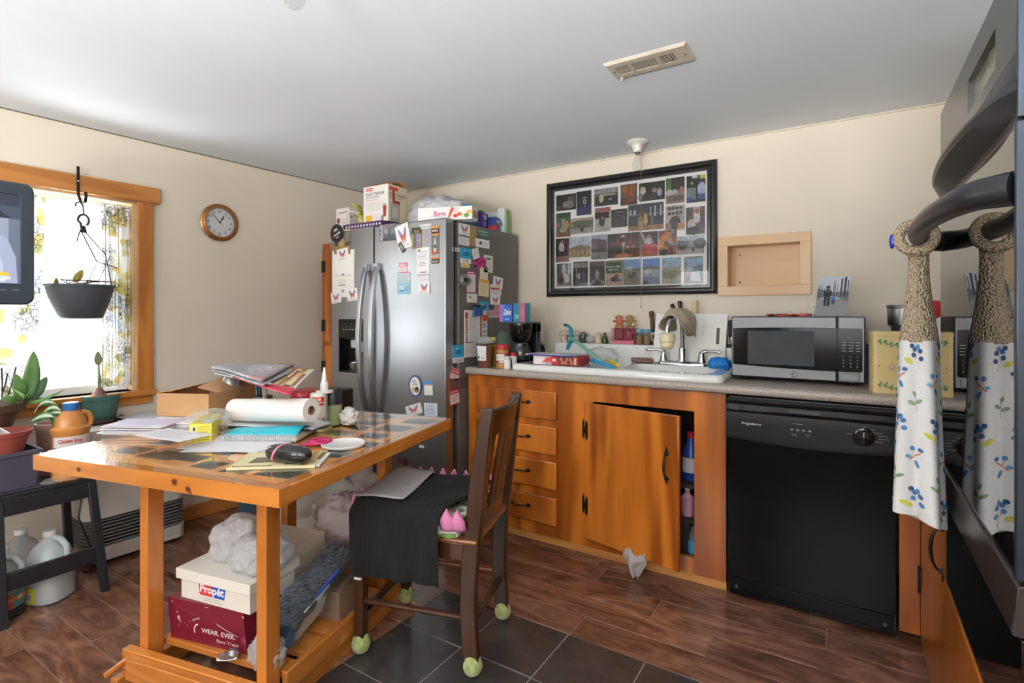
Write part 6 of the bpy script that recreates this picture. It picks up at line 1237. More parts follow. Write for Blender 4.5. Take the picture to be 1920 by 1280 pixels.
# old photographs under the resin
def C3(x, y): return (200+x/3.84, 660+y/3.84)
spots = [(*C3(195, 705), .14, .1), (*C3(440, 730), .2, .15), (*C3(620, 760), .12, .09), (*C3(740, 810), .12, .09), (*C3(870, 720), .1, .08), (*C3(450, 645), .14, .1), (*C3(950, 845), .12, .08), (*C3(1265, 862), .17, .12), (*C3(1640, 728), .13, .11), (*C3(1685, 580), .13, .1), (*C3(1740, 490), .1, .08), (*C3(1510, 655), .12, .09), (*C3(1740, 438), .1, .07),
         (*C6(455, 803), .16, .1), (*C6(375, 848), .14, .1), (*C6(295, 886), .12, .09), (*C6(400, 945), .13, .1), (*C6(560, 890), .17, .13), (*C6(750, 838), .17, .13), (*C6(330, 1010), .12, .09)]
GP = ['4d4f49', '5c5d54', '3e413d', '56544a', '484a48', '626257']
for i, (u, v, w_, h_) in enumerate(spots):
    p = tl(u, v); b = B(); w_ *= .78; h_ *= .8; x0, x1, y0, y1 = p.x-w_/2, p.x+w_/2, p.y-h_/2, p.y+h_/2; x0, x1 = max(x0, .005), min(x1, TW-.005)
    f_ = Fr((x0, y0, .7597), (1, 0, 0), (0, 1, 0)); b.fbox(f_, 0, x1-x0, 0, y1-y0, -.0001, .0001, 0, 'a9a595'); d = Draw(b, f_, x1-x0, y1-y0, 0, .00012)
    d.rect(.03, .04, .97, .96, GP[i % 6]); d.rect(.03, .5, .97, .96, GP[(i+3) % 6])
    for k in range(3): d.ell(random.uniform(.2, .8), random.uniform(.3, .7), random.uniform(.06, .14), random.uniform(.12, .22), random.choice(['2a2b29', '85857a', '73736a', '353735']), 10)
    b.build('inlaid_photo', OLDPHOTO, tb, smooth=0)

TZ = .7622
def sheet(b_, fr_, w_, h_, z0, col, curl=.0, m=0, n=6): b_.grid(lambda u, v: fr_.p((u-.5)*w_, (v-.5)*h_, z0+curl*((u-.5)**2+(v-.5)**2)*2), n, n, m, col)
def flat_frame(p, rz): return Fr(p, (math.cos(rz), math.sin(rz), 0), (-math.sin(rz), math.cos(rz), 0))
PAPER = mat('white_paper', 'e4e3e6', .65, var=.04, vs=8)
def pile(name, label, cat, p, rz, w_, h_, n, step, cols, jit=.012, jr=.05, group=None, lines=False):
    """a pile whose single sheets are each a child"""
    t = thing(name, label, cat, p, rz, group, local=True); z = 0
    for k in range(n):
        b_ = B(); f_ = flat_frame((random.uniform(-jit, jit), random.uniform(-jit, jit), 0), random.uniform(-jr, jr)); b_.fbox(f_, -w_/2, w_/2, -h_/2, h_/2, z, z+step*.8, 0, cols[k % len(cols)])
        if lines and k == n-1: Draw(b_, Fr(f_.p(-w_/2, -h_/2, z+step*.8), f_.ux, f_.uy), w_, h_, 0, .0004).lines(.12, .15, .85, .85, 9, 'b4b4bc')
        b_.build('sheet', PRINT, t, smooth=0); z += step
    return t
p_ = oz(272, 808, TZ); pile('envelope_pile', 'fanned pile of white envelopes at the left end of the table', 'envelopes', p_, .55, .24, .13, 9, .0042, ['e8e6ea', 'dcdae6', 'e4e8e4', 'c9c4dc', 'eeecea'], .012, .07)
b = B(); f_ = flat_frame(oz(325, 815, TZ+.04)+Vector((0, 0, 0)), .15); b.fbox(f_, -.12, .12, -.06, .06, 0, .0012, 0, 'e2e1e6'); Draw(b, Fr(f_.p(-.12, -.06, .0012), f_.ux, f_.uy), .24, .12, 0, .0004).lines(.1, .1, .9, .9, 8, 'b9bac4'); tag(b.build('letter', PRINT, smooth=0), 'printed letter lying askew on the pile of envelopes', 'letter')
p_ = oz(345, 788, TZ); pile('paper_pile', 'stack of white papers and folders under the open cardboard box', 'papers', (-2.235, 1.165, TZ), .45, .36, .27, 8, .0045, ['e6e5ea', 'd6d4e4', 'eceaea', 'c6c6da', 'e2e2e6'], .015, .05)
# open cardboard box
BZ = TZ+.038; bxw, bxd, bxh = .235, .31, .093
ob = thing('cardboard_box', 'open brown cardboard box standing on the papers by the window', 'box', (-2.405, 1.05, BZ), .43, local=True)
b = B(); t_ = .004
b.box(0, bxw, 0, t_, 0, bxh); b.box(0, bxw, bxd-t_, bxd, 0, bxh); b.box(0, t_, t_, bxd-t_, 0, bxh); b.box(bxw-t_, bxw, t_, bxd-t_, 0, bxh); b.box(t_, bxw-t_, t_, bxd-t_, 0, t_); 
f_ = Fr((bxw, 0, 0), (0, 1, 0), (0, 0, 1)); b.text('12', f_, .045, .068, .012, 1, None, bold=.01); b.text('9 0', f_, .2, .07, .012, 1); b.text('79-20', f_, .165, .05, .012, 1)
b.build('carton', [CARD, mat('carton_ink', '4a3626', .8)], ob, smooth=0)
b = B(); b.poly([(bxw, .06, bxh), (bxw, bxd-.02, bxh), (bxw-.1, bxd-.06, bxh+.05), (bxw-.09, .05, bxh+.02)]); b.build('flap', CARD, ob, solid=.003, smooth=0)
b = B(); b.poly([(.0, .0, bxh), (.0, .25, bxh), (.05, .24, bxh+.012), (.06, .02, bxh+.006)]); b.build('flap', CARD, ob, solid=.003, smooth=0)
# inside the box: some mail, a mug that props up the newspapers
b = B(); f_ = Fr(MT @ Vector((.15, .78, .80)), (1, .25, 0), (-.25, 1, .0)); 
mg = bottle('spray_can', 'grey metal can propping up the newspapers at the table back', 'can', (-2.315, 1.31, BZ+.005), [(.032, 0), (.033, .002), (.033, .125), (.024, .14)], mat('grey_can', '9a9ca2', .35, .5))
# newspapers on top
nw = thing('newspaper_pile', 'folded newspapers and glossy flyers heaped on the cardboard box', 'newspapers', (-2.1, 1.38, .94))
NEWS = print_mat('newsprint', .7, 35)
def bent(c0, c1, c2, c3, sag=.01): return lambda u, v: Vector(c0)*(1-u)*(1-v)+Vector(c1)*u*(1-v)+Vector(c2)*u*v+Vector(c3)*(1-u)*v+Vector((0, 0, -sag*math.sin(PI*u)*math.sin(PI*v)+.004*math.sin(5*u+4*v)))
def on(u, v, y): return oy(u, v, y)
A1, A2, A3, A4 = on(396, 689, 1.22), on(490, 712, 1.18), on(552, 685, 1.50), on(450, 682, 1.55)
b = B(); b.grid(bent(A1, A2, A3, A4), 12, 10, 0, None, lambda u, v: ('dcdbe0' if int(v*14+u*2) % 2 else 'c6c6cc') if u < .72 else ('b8c0cc' if int(v*9) % 2 else 'd0a8a8')); b.build('sheet', NEWS, nw, solid=.008, smooth=60, off=0)
b = B(); b.grid(bent(A1+Vector((0, 0, -.012)), A2+Vector((.01, 0, -.016)), on(566, 691, 1.48), A4), 12, 8, 0, None, lambda u, v: 'd4d6dc' if int(u*9) % 2 else 'b4bac6'); b.build('sheet', NEWS, nw, solid=.006, smooth=60, off=0)
F1, F2, F3, F4 = on(402, 700, 1.24), on(542, 738, 1.16), on(590, 694, 1.42), on(470, 688, 1.52)
b = B(); b.grid(bent(F1, F2, F3, F4, .004), 40, 24, 0, None, lambda u, v: 'c42a4a' if v < .2 and u > .25 else ('e8e2e0' if u > .97 or v < .03 else ['8a5a42', 'c9a878', 'd8cfa0', '9a3a34', 'b08a5a', 'd9c98a', '6a4434'][(int(u*13)*5+int(v*7)*3+int(u*5))%7] if u > .42 else 'd9d5da')); b.build('sheet', print_mat('glossy_flyer', .3, 0), nw, solid=.004, smooth=60, off=0)
fa = F2.lerp(F1, .42).lerp(F3.lerp(F4, .42), .09); fux = (F2-F1).normalized(); fuy = (F3-F2); fuy = (fuy-fux*fuy.dot(fux)).normalized()
b = B(); b.text('eXtremes', Fr(fa+fux*.012, fux, fuy), 0, 0, .02, 0, 'f0d4da', .095, bold=.03, lift=.006, shear=.2); b.build('lettering', PRINT, nw, smooth=0)
# yellow carton with plastic
yb = thing('yellow_carton', 'flat yellow printed carton with torn plastic on the table', 'box', oz(376, 830, TZ))
a0_, a1_ = oz(355, 832, TZ), oz(397, 829, TZ); ux_ = (a1_-a0_).normalized(); f_ = Fr(a0_, ux_, (0, 0, 1)); L = (a1_-a0_).length; b = B(); b.fbox(f_, 0, L, 0, .068, -.19, 0, 0, 'e4d24a'); d = Draw(b, f_, L, .068); d.rect(.12, .6, .3, .88, 'e8e8e0'); d.rect(.15, .64, .27, .84, '3a3a3a'); d.lines(.36, .1, .95, .9, 6, 'b0a43e'); d.rect(.1, .1, .26, .5, 'cfc04a')
fT = Fr(f_.p(0, .068, 0), f_.ux, -f_.n); d = Draw(b, fT, L, .19); d.lines(.1, .1, .9, .9, 6, 'c4b448'); d.rect(.5, 0, 1, .5, 'c0c2b4'); b.build('carton', PRINT, yb, smooth=0, bevel=.002)
b = B(); crumple(b, f_.p(L*.55, .072, -.12), (.05, .06, .022), 7, .3, 30, 16, flat=-.2); b.build('torn_wrapper', CBAG, yb, smooth=80)
# white sheets, notebook, magazine, paper roll
pile('loose_papers', 'loose white sheets spread under the turquoise notebook', 'papers', oz(450, 832, TZ), .55, .3, .2, 4, .0012, ['e2e0e8', 'e8e6ec', 'dcdae4', 'ebe9ee'], .03, .25)
nb = thing('spiral_notebook', 'turquoise spiral notebook on loose papers in the table middle', 'notebook', oz(490, 815, TZ))
q0, q1, q2, q3 = oz(417, 822, TZ+.012), oz(556, 823, TZ+.012), oz(575, 796, TZ+.012), oz(432, 795, TZ+.012)
ux_ = (q1-q0).normalized(); f_ = Fr(q0, ux_, Vector((-ux_.y, ux_.x, 0))); L = (q1-q0).length; D_ = .17
b = B(); b.fbox(f_, 0, L, .006, D_, -.006, .012, 0, 'd8d4cc'); b.fbox(f_, .0, L*1.02, .006, D_*.98, -.0065, -.006, 0, 'a8784a'); b.build('pages', PRINT, nb, smooth=0)
b = B(); b.grid(lambda u, v: f_.p(u*L, v*D_, .0135+.022*math.sin(PI*min(1, v*1.25))*(.4+.6*u)-.003*(1-v)), 10, 8); b.build('cover', mat('turquoise_card', '1fb4c4', .35), nb, solid=.0015)
b = B(); n_ = 34
for k in range(n_):
    x = L*(k+.5)/n_; b.tube([f_.p(x, .008*math.cos(a)-.002, .003+.0125*math.sin(a)) for a in [2*PI*i/8 for i in range(9)]], .0019, 5)
b.build('wire_binding', mat('white_wire', 'd8dce0', .3, .3), nb)
pm = oz(505, 800, TZ+.03); pile('magazine_pile', 'thin magazines between the notebook and the white paper roll', 'magazines', (pm.x-.02, pm.y+.055, TZ+.022), .36, .36, .12, 3, .004, ['3c4048', 'c2c6cc', 'e2e4e8'], .01, .06)
ro = thing('paper_roll', 'white paper roll with brown core lying on the magazines', 'paper roll', oz(510, 790, TZ))
CAMP = Vector((0, 0, CAMZ)); c1_ = CAMP+ray(584, 769)*1.94; c0_ = CAMP+ray(440, 768)*2.09
b = B(); dirn = (c1_-c0_).normalized(); sd = dirn.cross(Vector((0, 0, 1))).normalized(); axm = Matrix((sd, dirn.cross(sd), dirn)).transposed(); Lr = (c1_-c0_).length
b.lathe([(.017, Lr-.02), (.017, Lr), (.043, Lr), (.0435, Lr-.003), (.0435, .003), (.043, 0), (.017, 0)][::-1], c0_, 36, ax=axm, cap=(True, True)); b.build('paper', mat('roll_white', 'ece9e4', .7, var=.02), ro, smooth=40)
b = B(); b.lathe([(.0165, .0), (.0165, Lr+.0005), (.0135, Lr+.0005), (.0135, Lr-.06), (0.0, Lr-.061)], c0_, 24, ax=axm); b.build('core', mat('kraft_core', '7a6250', .8), ro)
# pen cup
PCX, PCY = -2.215, 1.40
pc = thing('pen_cup', 'green pen cup behind the paper roll', 'cup', (PCX, PCY, TZ), local=True)
b = B(); b.lathe([(.036, 0), (.038, .003), (.04, .09), (.037, .09), (.035, .006)], n=24, cap=(True, True)); b.build('cup', mat('grey_green_plastic', '6a7a6c', .4), pc)
PENG = 'pens in the pen cup'
for k, (dx, dy, tx_, ty_, L, c, nm, lab) in enumerate(((-.02, .0, -.012, -.02, .18, '2aa0c4', 'pen', 'turquoise pen leftmost in the pen cup'), (-.008, -.012, .0, -.012, .15, '1c2a5a', 'pen', 'dark blue pen in the cup beside the turquoise pen'), (.006, -.012, .006, -.01, .15, '1a1a1e', 'pen', 'black pen in the middle of the pen cup'), (.0, .01, -.0, .0, .15, 'd08a2a', 'pencil', 'yellow pencil at the back of the pen cup'), (.02, .0, .006, .0, .145, 'e4e4e0', 'pen', 'white pen at right of the pen cup'), (.024, -.012, .045, -.02, .185, 'b4aca0', 'marker', 'thick beige marker leaning right out of the pen cup'))):
    r_ = .0045 if nm != 'marker' else .008
    t = thing(nm, lab, nm, Vector((PCX+dx, PCY+dy, TZ+.008)), group=PENG, local=True); b = B(); e = Vector((tx_, ty_, L)); b.tube([(0, 0, 0), e*.9], r_, 8); b.build('barrel', mat('pen_'+c, c, .35, var=0), t)
    b = B(); b.tube([e*.9, e], [r_*.9, r_*.3], 8); b.build('tip', mat('pale_grey_plastic', 'c4c6c8', .4), t)
b = B(); b.lathe([(.0, 0), (.026, .001), (.028, .01), (.024, .02), (.012, .026), (0, .027)], (PCX-.005, PCY+.012, TZ+.152), 20); tag(b.build('bottle_stopper', BLUEP), 'blue bottle cap resting on top of the pens', 'cap')
rj = bottle('red_lid_jar', 'clear jar with wide red lid behind the paper roll', 'jar', (-1.985, 1.45, TZ), [(.05, 0), (.056, .004), (.056, .075), (.05, .09)], glass('jar_glass', 'eef2f0', .03, .9), n=32, parts=(('contents', [(.052, .004), (.053, .05)], mat('dark_contents', '4a3c34', .7)), ('lid', [(.057, .09), (.0585, .092), (.0585, .124), (.055, .13), (.03, .131), (0, .1305)], mat('bright_red_plastic', 'cf2c34', .3))))
b = B(); b.box(-1.895, -1.84, 1.515, 1.59, TZ, TZ+.13); tag(b.build('black_case', BLACKP, bevel=.006), 'black case standing behind the red lidded jar', 'case')
ol = bottle('green_canister', 'dark canister with olive green label on the table', 'canister', (-1.795, 1.44, TZ), [(.036, 0), (.038, .003), (.038, .145), (.034, .152), (0, .153)], mat('blue_black', '20242e', .35), n=28, parts=(('label', [(.0384, .004), (.0386, .005), (.0386, .085), (.0384, .086)], mat('olive_label', '8b9a6c', .5, var=.15)),))
sy = bottle('glue_bottle', 'white bottle with cone nozzle in front of the dark canister', 'bottle', (-1.775, 1.385, TZ), [(.0115, 0), (.0125, .002), (.0125, .14)], film('frosted', 'e4e6e8', .8, .3), n=18, parts=(('collar', [(.012, .14), (.034, .142), (.034, .15), (.014, .152), (.016, .156), (.016, .178), (.013, .185)], WHITEP), ('nozzle', [(.0115, .185), (.009, .205), (.004, .24), (.0025, .243)], WHITEP), ('label', [(.0127, .07), (.0127, .128)], mat('grey_text_label', 'b4b8c0', .5, var=.3, vs=90))))
wb = thing('white_bottle', 'white bottle with red and yellow label right of paper roll', 'bottle', oz(596, 803, TZ), local=True)
b = B(); b.lathe([(.014, .03), (.027, .036), (.029, .042), (.029, .125), (.026, .132), (.0, .133)], n=28); b.build('body', WHITEP, wb)
aw = math.atan2(-1.315, 1.715); b = B(); lab_patch(b, .0292, aw-.75, aw+.9, .085, .118, 'cf2f2a', dr=.0004); lab_patch(b, .0292, aw-.65, aw-.1, .104, .114, 'f0c030', dr=.0008); lab_patch(b, .0292, aw-.0, aw+.4, .104, .114, 'f4ead8', dr=.0008); lab_patch(b, .0292, aw-.7, aw-.1, .05, .07, 'e8b83a', dr=.0004); lab_patch(b, .0292, aw-.6, aw+.8, .094, .099, 'f4e4e0', dr=.0008); b.build('label', PRINT, wb)
b = B(); b.lathe([(.028, 0), (.029, .002), (.029, .012), (.022, .018), (.0155, .03), (.014, .0302)], n=24); b.build('cap', WHITEP, wb)
b = B(); b.lathe([(.0, .0), (.045, .0005), (.046, .006), (.044, .012), (.038, .014), (.0, .0145)], oz(601, 806, TZ), 32); tag(b.build('brass_lid', mat('brass_lid', 'a79c6a', .3, .5, var=.1)), 'brassy jar lid lying on the table beside the scissors', 'lid')
wb.location = oz(596, 806, TZ)+Vector((0, 0, .0148))
b = B(); crumple(b, (-1.735, 1.475, TZ+.03), (.033, .03, .033), 9, .28, 34, 22); tag(b.build('tissue', mat('white_tissue', 'e2dcd6', .9, var=.05), smooth=80), 'crumpled white tissue right of the dark canister', 'tissue')
# scissors
sc = thing('scissors', 'scissors with magenta handles pointing at the black case', 'scissors', oz(590, 822, TZ)); MAG = mat('magenta_handle', 'b3225c', .3)
s0, s1 = oz(613, 823, TZ+.012), oz(535, 842, TZ+.006); dd = (s1-s0).normalized(); sd = Vector((-dd.y, dd.x, 0))
for s_ in (-1, 1):
    c_ = s0+dd*.028+sd*s_*.02
    b = B(); b.tube([c_+dd*(.03*math.cos(a))+sd*(.016*math.sin(a)) for a in [2*PI*k/16 for k in range(17)]], .007, 8, flat=.8); b.tube([c_+dd*.03, c_+dd*.05-sd*s_*.012, c_+dd*.07-sd*s_*.018], .007, 8, flat=.8); h_ = b.build('handle', MAG, sc, smooth=60)
    b = B(); p0 = s0+dd*.09+sd*s_*.004; p1 = s0+dd*.185-sd*s_*.003; b.obox((p0+p1)/2+Vector((0, 0, .0012*s_)), (p1-p0)/2, sd*.006, Vector((0, 0, .001))); b.build('blade', mat('dark_steel', '55565a', .3, .9), sc)
# white plastic lid
b = B(); c_ = oz(644, 833, TZ+.004); b.lathe([(.0, 0), (.07, .0), (.0735, .003), (.074, .009), (.0715, .0105), (.069, .008), (0, .0078)], c_-Vector((0, 0, .004)), 44); tag(b.build('tub_cover', WHITEP, smooth=50), 'round white plastic lid lying alone near the table edge', 'lid')
# tan booklet and the spectacle case on it
g0, g1, g2 = oz(424, 878, TZ+.006), oz(590, 873, TZ+.006), oz(606, 846, TZ+.006); g3 = oz(461, 846, TZ+.006)
bk = thing('booklet', 'tan booklet with black print lying under the spectacle case', 'booklet', oz(520, 862, TZ))
ux_ = (g1-g0).normalized(); f_ = Fr(g0-Vector((0, 0, .004)), ux_, Vector((-ux_.y, ux_.x, 0))); L = (g1-g0).length; D_ = min((g2-g1).length, .19)
b = B(); b.fbox(f_, 0, L, .0, D_, -.0018, .006, 0, 'd9cda2'); b.fbox(f_, L*.9, L+.012, .008, D_*.9, -.001, .004, 0, 'e9e6ea'); d = Draw(b, f_, L, D_, 0, .0062)
d.rect(0, 0, .02, 1, 'b9a878'); d.poly([(.18, .25), (.2, .62), (.55, .66), (.52, .3)], '55503f'); d.lines(.22, .32, .5, .6, 4, '8a8468', .4, .1); d.rect(.62, .12, .75, .17, '3a3628'); d.rect(.82, .0, .9, 1, 'b08a44'); d.lines(.84, .1, .98, .9, 7, '8a6a2e'); d.rect(.05, .035, .5, .085, '3c382c'); d.lines(.07, .04, .46, .08, 1, 'cfc59e', .5, 0); d.rect(.66, .3, .95, .32, '9a8a5a'); d.poly([(.95, .4), (1, .4), (1, .9), (.95, .9)], '7a5a30')
b.build('cover', PRINT, bk, smooth=0)
gc = thing('spectacle_case', 'glossy black spectacle case with a pink band on the booklet', 'case', oz(540, 858, TZ)); cc_ = oz(541, 852, TZ+.03); ad = oz(578, 853, TZ+.03)-oz(502, 843, TZ+.03); ad.normalize(); sd = Vector((-ad.y, ad.x, 0))
b = B()
def casef(d_, p): 
    e = 2.6; k = (abs(d_.x)**e+abs(d_.y)**e+abs(d_.z)**e)**(-1/e); return ad*(d_.x*k*.083)+sd*(d_.y*k*.034)+Vector((0, 0, d_.z*k*.026))
cz_ = TZ+.0085+.026; o_ = Vector((cc_.x, cc_.y, cz_)); b.ball(o_, 1, 40, 22, 0, None, casef); b.build('shell', mat('black_case_gloss', '18191b', .22, var=.05, bmp=.05, bs=200, coat=.3), gc, smooth=80)
b = B(); xo = -.028; rs = []
for k in range(33):
    a = 2*PI*k/32; e = 2.6; cx_, cz2 = math.cos(a), math.sin(a); kk = (abs(cx_)**e+abs(cz2)**e)**(-1/e)
    rs.append([o_+ad*(xo+w_+.014*cz2)+sd*(cx_*kk*(.034*.965+h_))+Vector((0, 0, cz2*kk*(.026*.965+h_))) for w_, h_ in ((-.004, .0005), (-.004, .002), (.004, .002), (.004, .0005))])
b.rings(rs, cap=(False, False)); b.build('rubber_band', mat('pink_rubber', 'd87a90', .5), gc, smooth=60)

# ---- under the table, given in table coordinates
def tthing(name, label, cat, p, rz=0, group=None): 
    q = MT @ Vector(p); return thing(name, label, cat, q, TRZ+rz, group, local=True)
SZ = .1305
bb = tthing('shoe_box', 'scuffed burgundy shoe box under the table', 'box', (.37, .195, SZ), .04, 'shoe boxes under the table')
W_, D_, H_ = .318, .2, .135; b = B(); tilt = .02
f_ = Fr((0, 0, 0), (1, 0, 0), (0, 0, 1)); b.hexa([(0, 0, 0), (W_, 0, 0), (W_+.012, D_, 0), (.012, D_, 0), (-.012, -.004, H_), (W_-.012, -.004, H_), (W_+.004, D_, H_), (.004, D_, H_)], 0, '6e1a2c'); fr_ = Fr((0, -.0006, 0), (1, 0, 0), (0, -.0296, 1)); d = Draw(b, fr_, W_, H_, 0, .0006)
d.text('WEAR. EVER.', .42, .3, .11, 'e6d8dc', .44, bold=.02); d.text('Bare Traps', .62, .14, .075, 'dcc8ce', .28, bold=.01)
for a in range(8): aa_ = PI*.55+a*PI*.62/8; d.poly([(.385+.05*math.cos(aa_), .33+.13*math.sin(aa_)), (.385+.064*math.cos(aa_), .33+.165*math.sin(aa_)), (.385+.064*math.cos(aa_+.26), .33+.165*math.sin(aa_+.26)), (.385+.05*math.cos(aa_+.26), .33+.13*math.sin(aa_+.26))], 'e6d8dc')
for k in range(4): d.ell(.315+.026*k, .56+.025*k, .007, .028, 'e6d8dc', 8)
for x, y, rx, ry in ((.12, .55, .02, .06), (.1, .68, .01, .02), (.14, .47, .012, .03), (.24, .4, .008, .016), (.27, .52, .006, .02), (.13, .36, .006, .016), (.2, .44, .005, .01), (.5, .95, .03, .008), (.04, .93, .012, .02), (.97, .9, .012, .03)): d.ell(x, y, rx, ry, 'c4a4ac', 7)
d.poly([(.62, .62), (.66, .58), (.9, .4), (.89, .38), (.64, .56)], 'b48c96'); d.poly([(.1, .85), (.35, .7), (.35, .69), (.1, .84)], '8e4456')
b.build('carton', print_mat('glossy_box', .25), bb, smooth=0, bevel=.002)
wb2 = tthing('shoe_box', 'white shoe box with red and blue logo on the burgundy box', 'box', (.405, .205, SZ+.136), -.02, 'shoe boxes under the table'); W_, D_, H_ = .305, .19, .095; CREAM = 'e6e2d8'
b = B(); b.box(0, W_, 0, D_, 0, H_, 0, CREAM); d = Draw(b, Fr((0, 0, 0), (1, 0, 0), (0, 0, 1)), W_, H_); d.poly([(.28, .26), (.46, .26), (.46, .74), (.26, .74)], 'cf2e3a'); d.poly([(.46, .26), (.64, .26), (.66, .74), (.46, .74)], '2350a8'); d.text('Propét', .285, .37, .26, 'f2f0f0', .35, bold=.03); d.lines(.34, .06, .62, .22, 2, 'b8b4ac'); b.build('carton', PRINT, wb2, smooth=0)
b = B(); b.box(-.012, W_+.012, -.012, D_+.012, H_-.028, H_+.006, 0, 'e9e6dc'); b.build('lid', PRINT, wb2, smooth=0, bevel=.002)
b = B(); cp = MT @ Vector((.52, .33, SZ+.136+.101)); crumple(b, cp+Vector((0, 0, .058)), (.085, .075, .075), 6, .16, 46, 32, flat=-.78, freq=1.4); tag(b.build('grocery_bag', film('white_bag_film', 'eef0f4', .82, .14), smooth=80), 'bunched white plastic bag lying on the white shoe box left side', 'bag', 'plastic bags under the table')
b = B(); cp = MT @ Vector((.655, .30, SZ+.136+.101)); crumple(b, cp+Vector((0, 0, .045)), (.09, .085, .06), 12, .15, 46, 32, flat=-.74, freq=1.4); tag(b.build('grocery_bag', MATS['white_bag_film'], smooth=80), 'bluish white plastic bag lying on the white shoe box right side', 'bag', 'plastic bags under the table')
wb3 = tthing('shoe_box', 'plain cream box half hidden behind the front table leg', 'box', (.42, .415, SZ), .0, 'shoe boxes under the table')
b = B(); b.box(0, .26, 0, .16, 0, .245, 0, 'ddd6c6'); d = Draw(b, Fr((.26, 0, 0), (0, 1, 0), (0, 0, 1)), .16, .245); d.rect(.1, .1, .7, .3, '8a7a70'); d.lines(.15, .12, .65, .28, 4, 'c9c0b4'); b.build('carton', PRINT, wb3, smooth=0)
b = B(); b.box(-.006, .266, -.003, .166, .205, .25, 0, 'e4ddcc'); b.build('lid', PRINT, wb3, smooth=0, bevel=.002)
# trash bag with drawstring hanging behind
tg = tthing('trash_bag', 'big white drawstring trash bag behind the right table leg', 'bag', (.27, 1.09, .0), 0)
b = B(); crumple(b, (0, 0, .27), (.27, .165, .30), 14, .19, 64, 48, flat=-.89, freq=2.6); b.build('bag', film('trash_film', 'e2ded8', .93, .2), tg, smooth=80)
b = B(); b.tube([(.06, -.15, .33), (.08, -.17, .30), (.07, -.175, .27), (.10, -.175, .25), (.12, -.175, .22), (.10, -.175, .21), (.085, -.175, .245)], .006, 8); b.tube([(.06, -.16, .33), (.01, -.165, .32), (-.02, -.155, .335)], .006, 8); b.ball((.07, -.16, .315), (.02, .015, .02), 12, 8); b.build('drawstring', WHITEP, tg)
# rolled heather grey fabric, jeans, folders in zip bags, carton
b = B(); q0, q1 = MT @ Vector((.79, .24, .235)), MT @ Vector((.775, .55, .318)); dd = (q1-q0).normalized(); pts = [q0+dd*(q1-q0).length*k/16 for k in range(17)]
b.tube(pts, [.056+.003*math.sin(k*1.7) for k in range(17)], 26); tag(b.build('rolled_fabric', mat('heather_grey', '4a5058', .95, var=.6, vs=60, stretch=(1, 1, 5), sheen=.1), smooth=50), 'rolled heather grey fabric lying slantwise behind the front table leg', 'fabric')
b = B(); b.tube([MT @ Vector((.70, .33, .155)), MT @ Vector((.76, .25, .17)), MT @ Vector((.84, .21, .215)), MT @ Vector((.86, .26, .28))][:3], [.035, .045, .03], 14); tag(b.build('folded_jeans', mat('navy_denim', '1c2b42', .9, var=.2, vs=80), smooth=60), 'dark navy denim bundle below the rolled grey fabric', 'clothes')
b = B(); b.tube([MT @ Vector((-.15, 1.06, .002)), MT @ Vector((-.15, 1.06, .2)), MT @ Vector((-.14, 1.05, .30)), MT @ Vector((-.11, 1.03, .36))], [.09, .085, .07, .04], 16); tag(b.build('hanging_jeans', mat('blue_denim', '2a4158', .9, var=.2, vs=80), smooth=60), 'blue denim garment bundled upright on the floor behind the table', 'clothes')
zf = tthing('document_bag', 'clear zip bag of papers with blue seal leaning behind the leg', 'papers', (.782, .27, SZ+.012))
b = B(); f_ = Fr((0, 0, .0), (.0, .97, .25), (.25, -.1, .6))
for k in range(10): b.fbox(f_, .0+.004*k, .19-.003*k, 0, .10+.002*k, .004*k-.02, .004*k-.0175, 0, 'dcdce2' if k % 2 else 'eceaea')
b.build('papers', PRINT, zf, smooth=0)
b = B(); b.tube([f_.p(-.01, .105, .0), f_.p(.10, .118, .012), f_.p(.215, .13, .012)], .006, 8); b.build('zip_seal', mat('indigo_plastic', '34479a', .3), zf)
b = B(); b.grid(lambda u, v: f_.p(-.02+.235*u, -.01+.13*v, .026+.006*math.sin(9*u+4*v)), 14, 8); b.build('bag_film', CBAG, zf, smooth=80)
b = B(); cp = MT @ Vector((.935, .38, .0)); crumple(b, MT @ Vector((.80, .18, SZ+.05)), (.05, .04, .045), 21, .25, 36, 22, flat=-1.05); tag(b.build('grocery_bag', GBAG, smooth=80), 'small clear plastic bag squeezed low behind the front table leg', 'bag', 'plastic bags under the table')
cb = tthing('storage_carton', 'brown cardboard carton under the table beside the chair', 'box', (.735, .46, SZ), -.0); b = B(); b.box(0, .113, 0, .13, 0, .10); b.build('carton', mat('dull_cardboard', '77604c', .85, var=.06), cb, smooth=0)
b = B(); b.poly([(.113, 0, .10), (.113, .13, .10), (.122, .12, .135), (.122, .01, .13)]); b.build('flap', MATS['dull_cardboard'], cb, solid=.003, smooth=0)
b = B(); crumple(b, MT @ Vector((.70, .69, .375)), (.10, .08, .10), 17, .2, 48, 34, flat=-.9, freq=2.8); tag(b.build('grocery_bag', film('pink_bag_film', 'e6dadc', .7, .22), smooth=80), 'translucent plastic bag with pinkish contents next to the chair towel', 'bag', 'plastic bags under the table')
b = B(); crumple(b, MT @ Vector((.70, .69, .365)), (.07, .055, .065), 18, .2, 20, 14); tag(b.build('bag_contents', mat('rose_and_blue', 'b09aa4', .8, var=.5, vs=14), smooth=80), 'pinkish bundle inside the translucent bag next to the chair', 'clothes')
b = B(); q = tl(462, 1222, SZ+.02); q = Vector((.62, .20, SZ+.02)); b.M = MT @ Matrix.Translation(Vector((.66, .165, SZ+.0185))) @ Matrix.Rotation(.5, 4, 'Z'); b.grid(lambda u, v: Vector((.06*(u-.5), .045*(v-.5), .012*math.sin(5*u+2)*math.sin(4*v))), 8, 6); tag(b.build('foil_wrapper', FOIL, solid=.003, smooth=80), 'crumpled silver foil wrapper on the shelf before the burgundy box', 'wrapper')
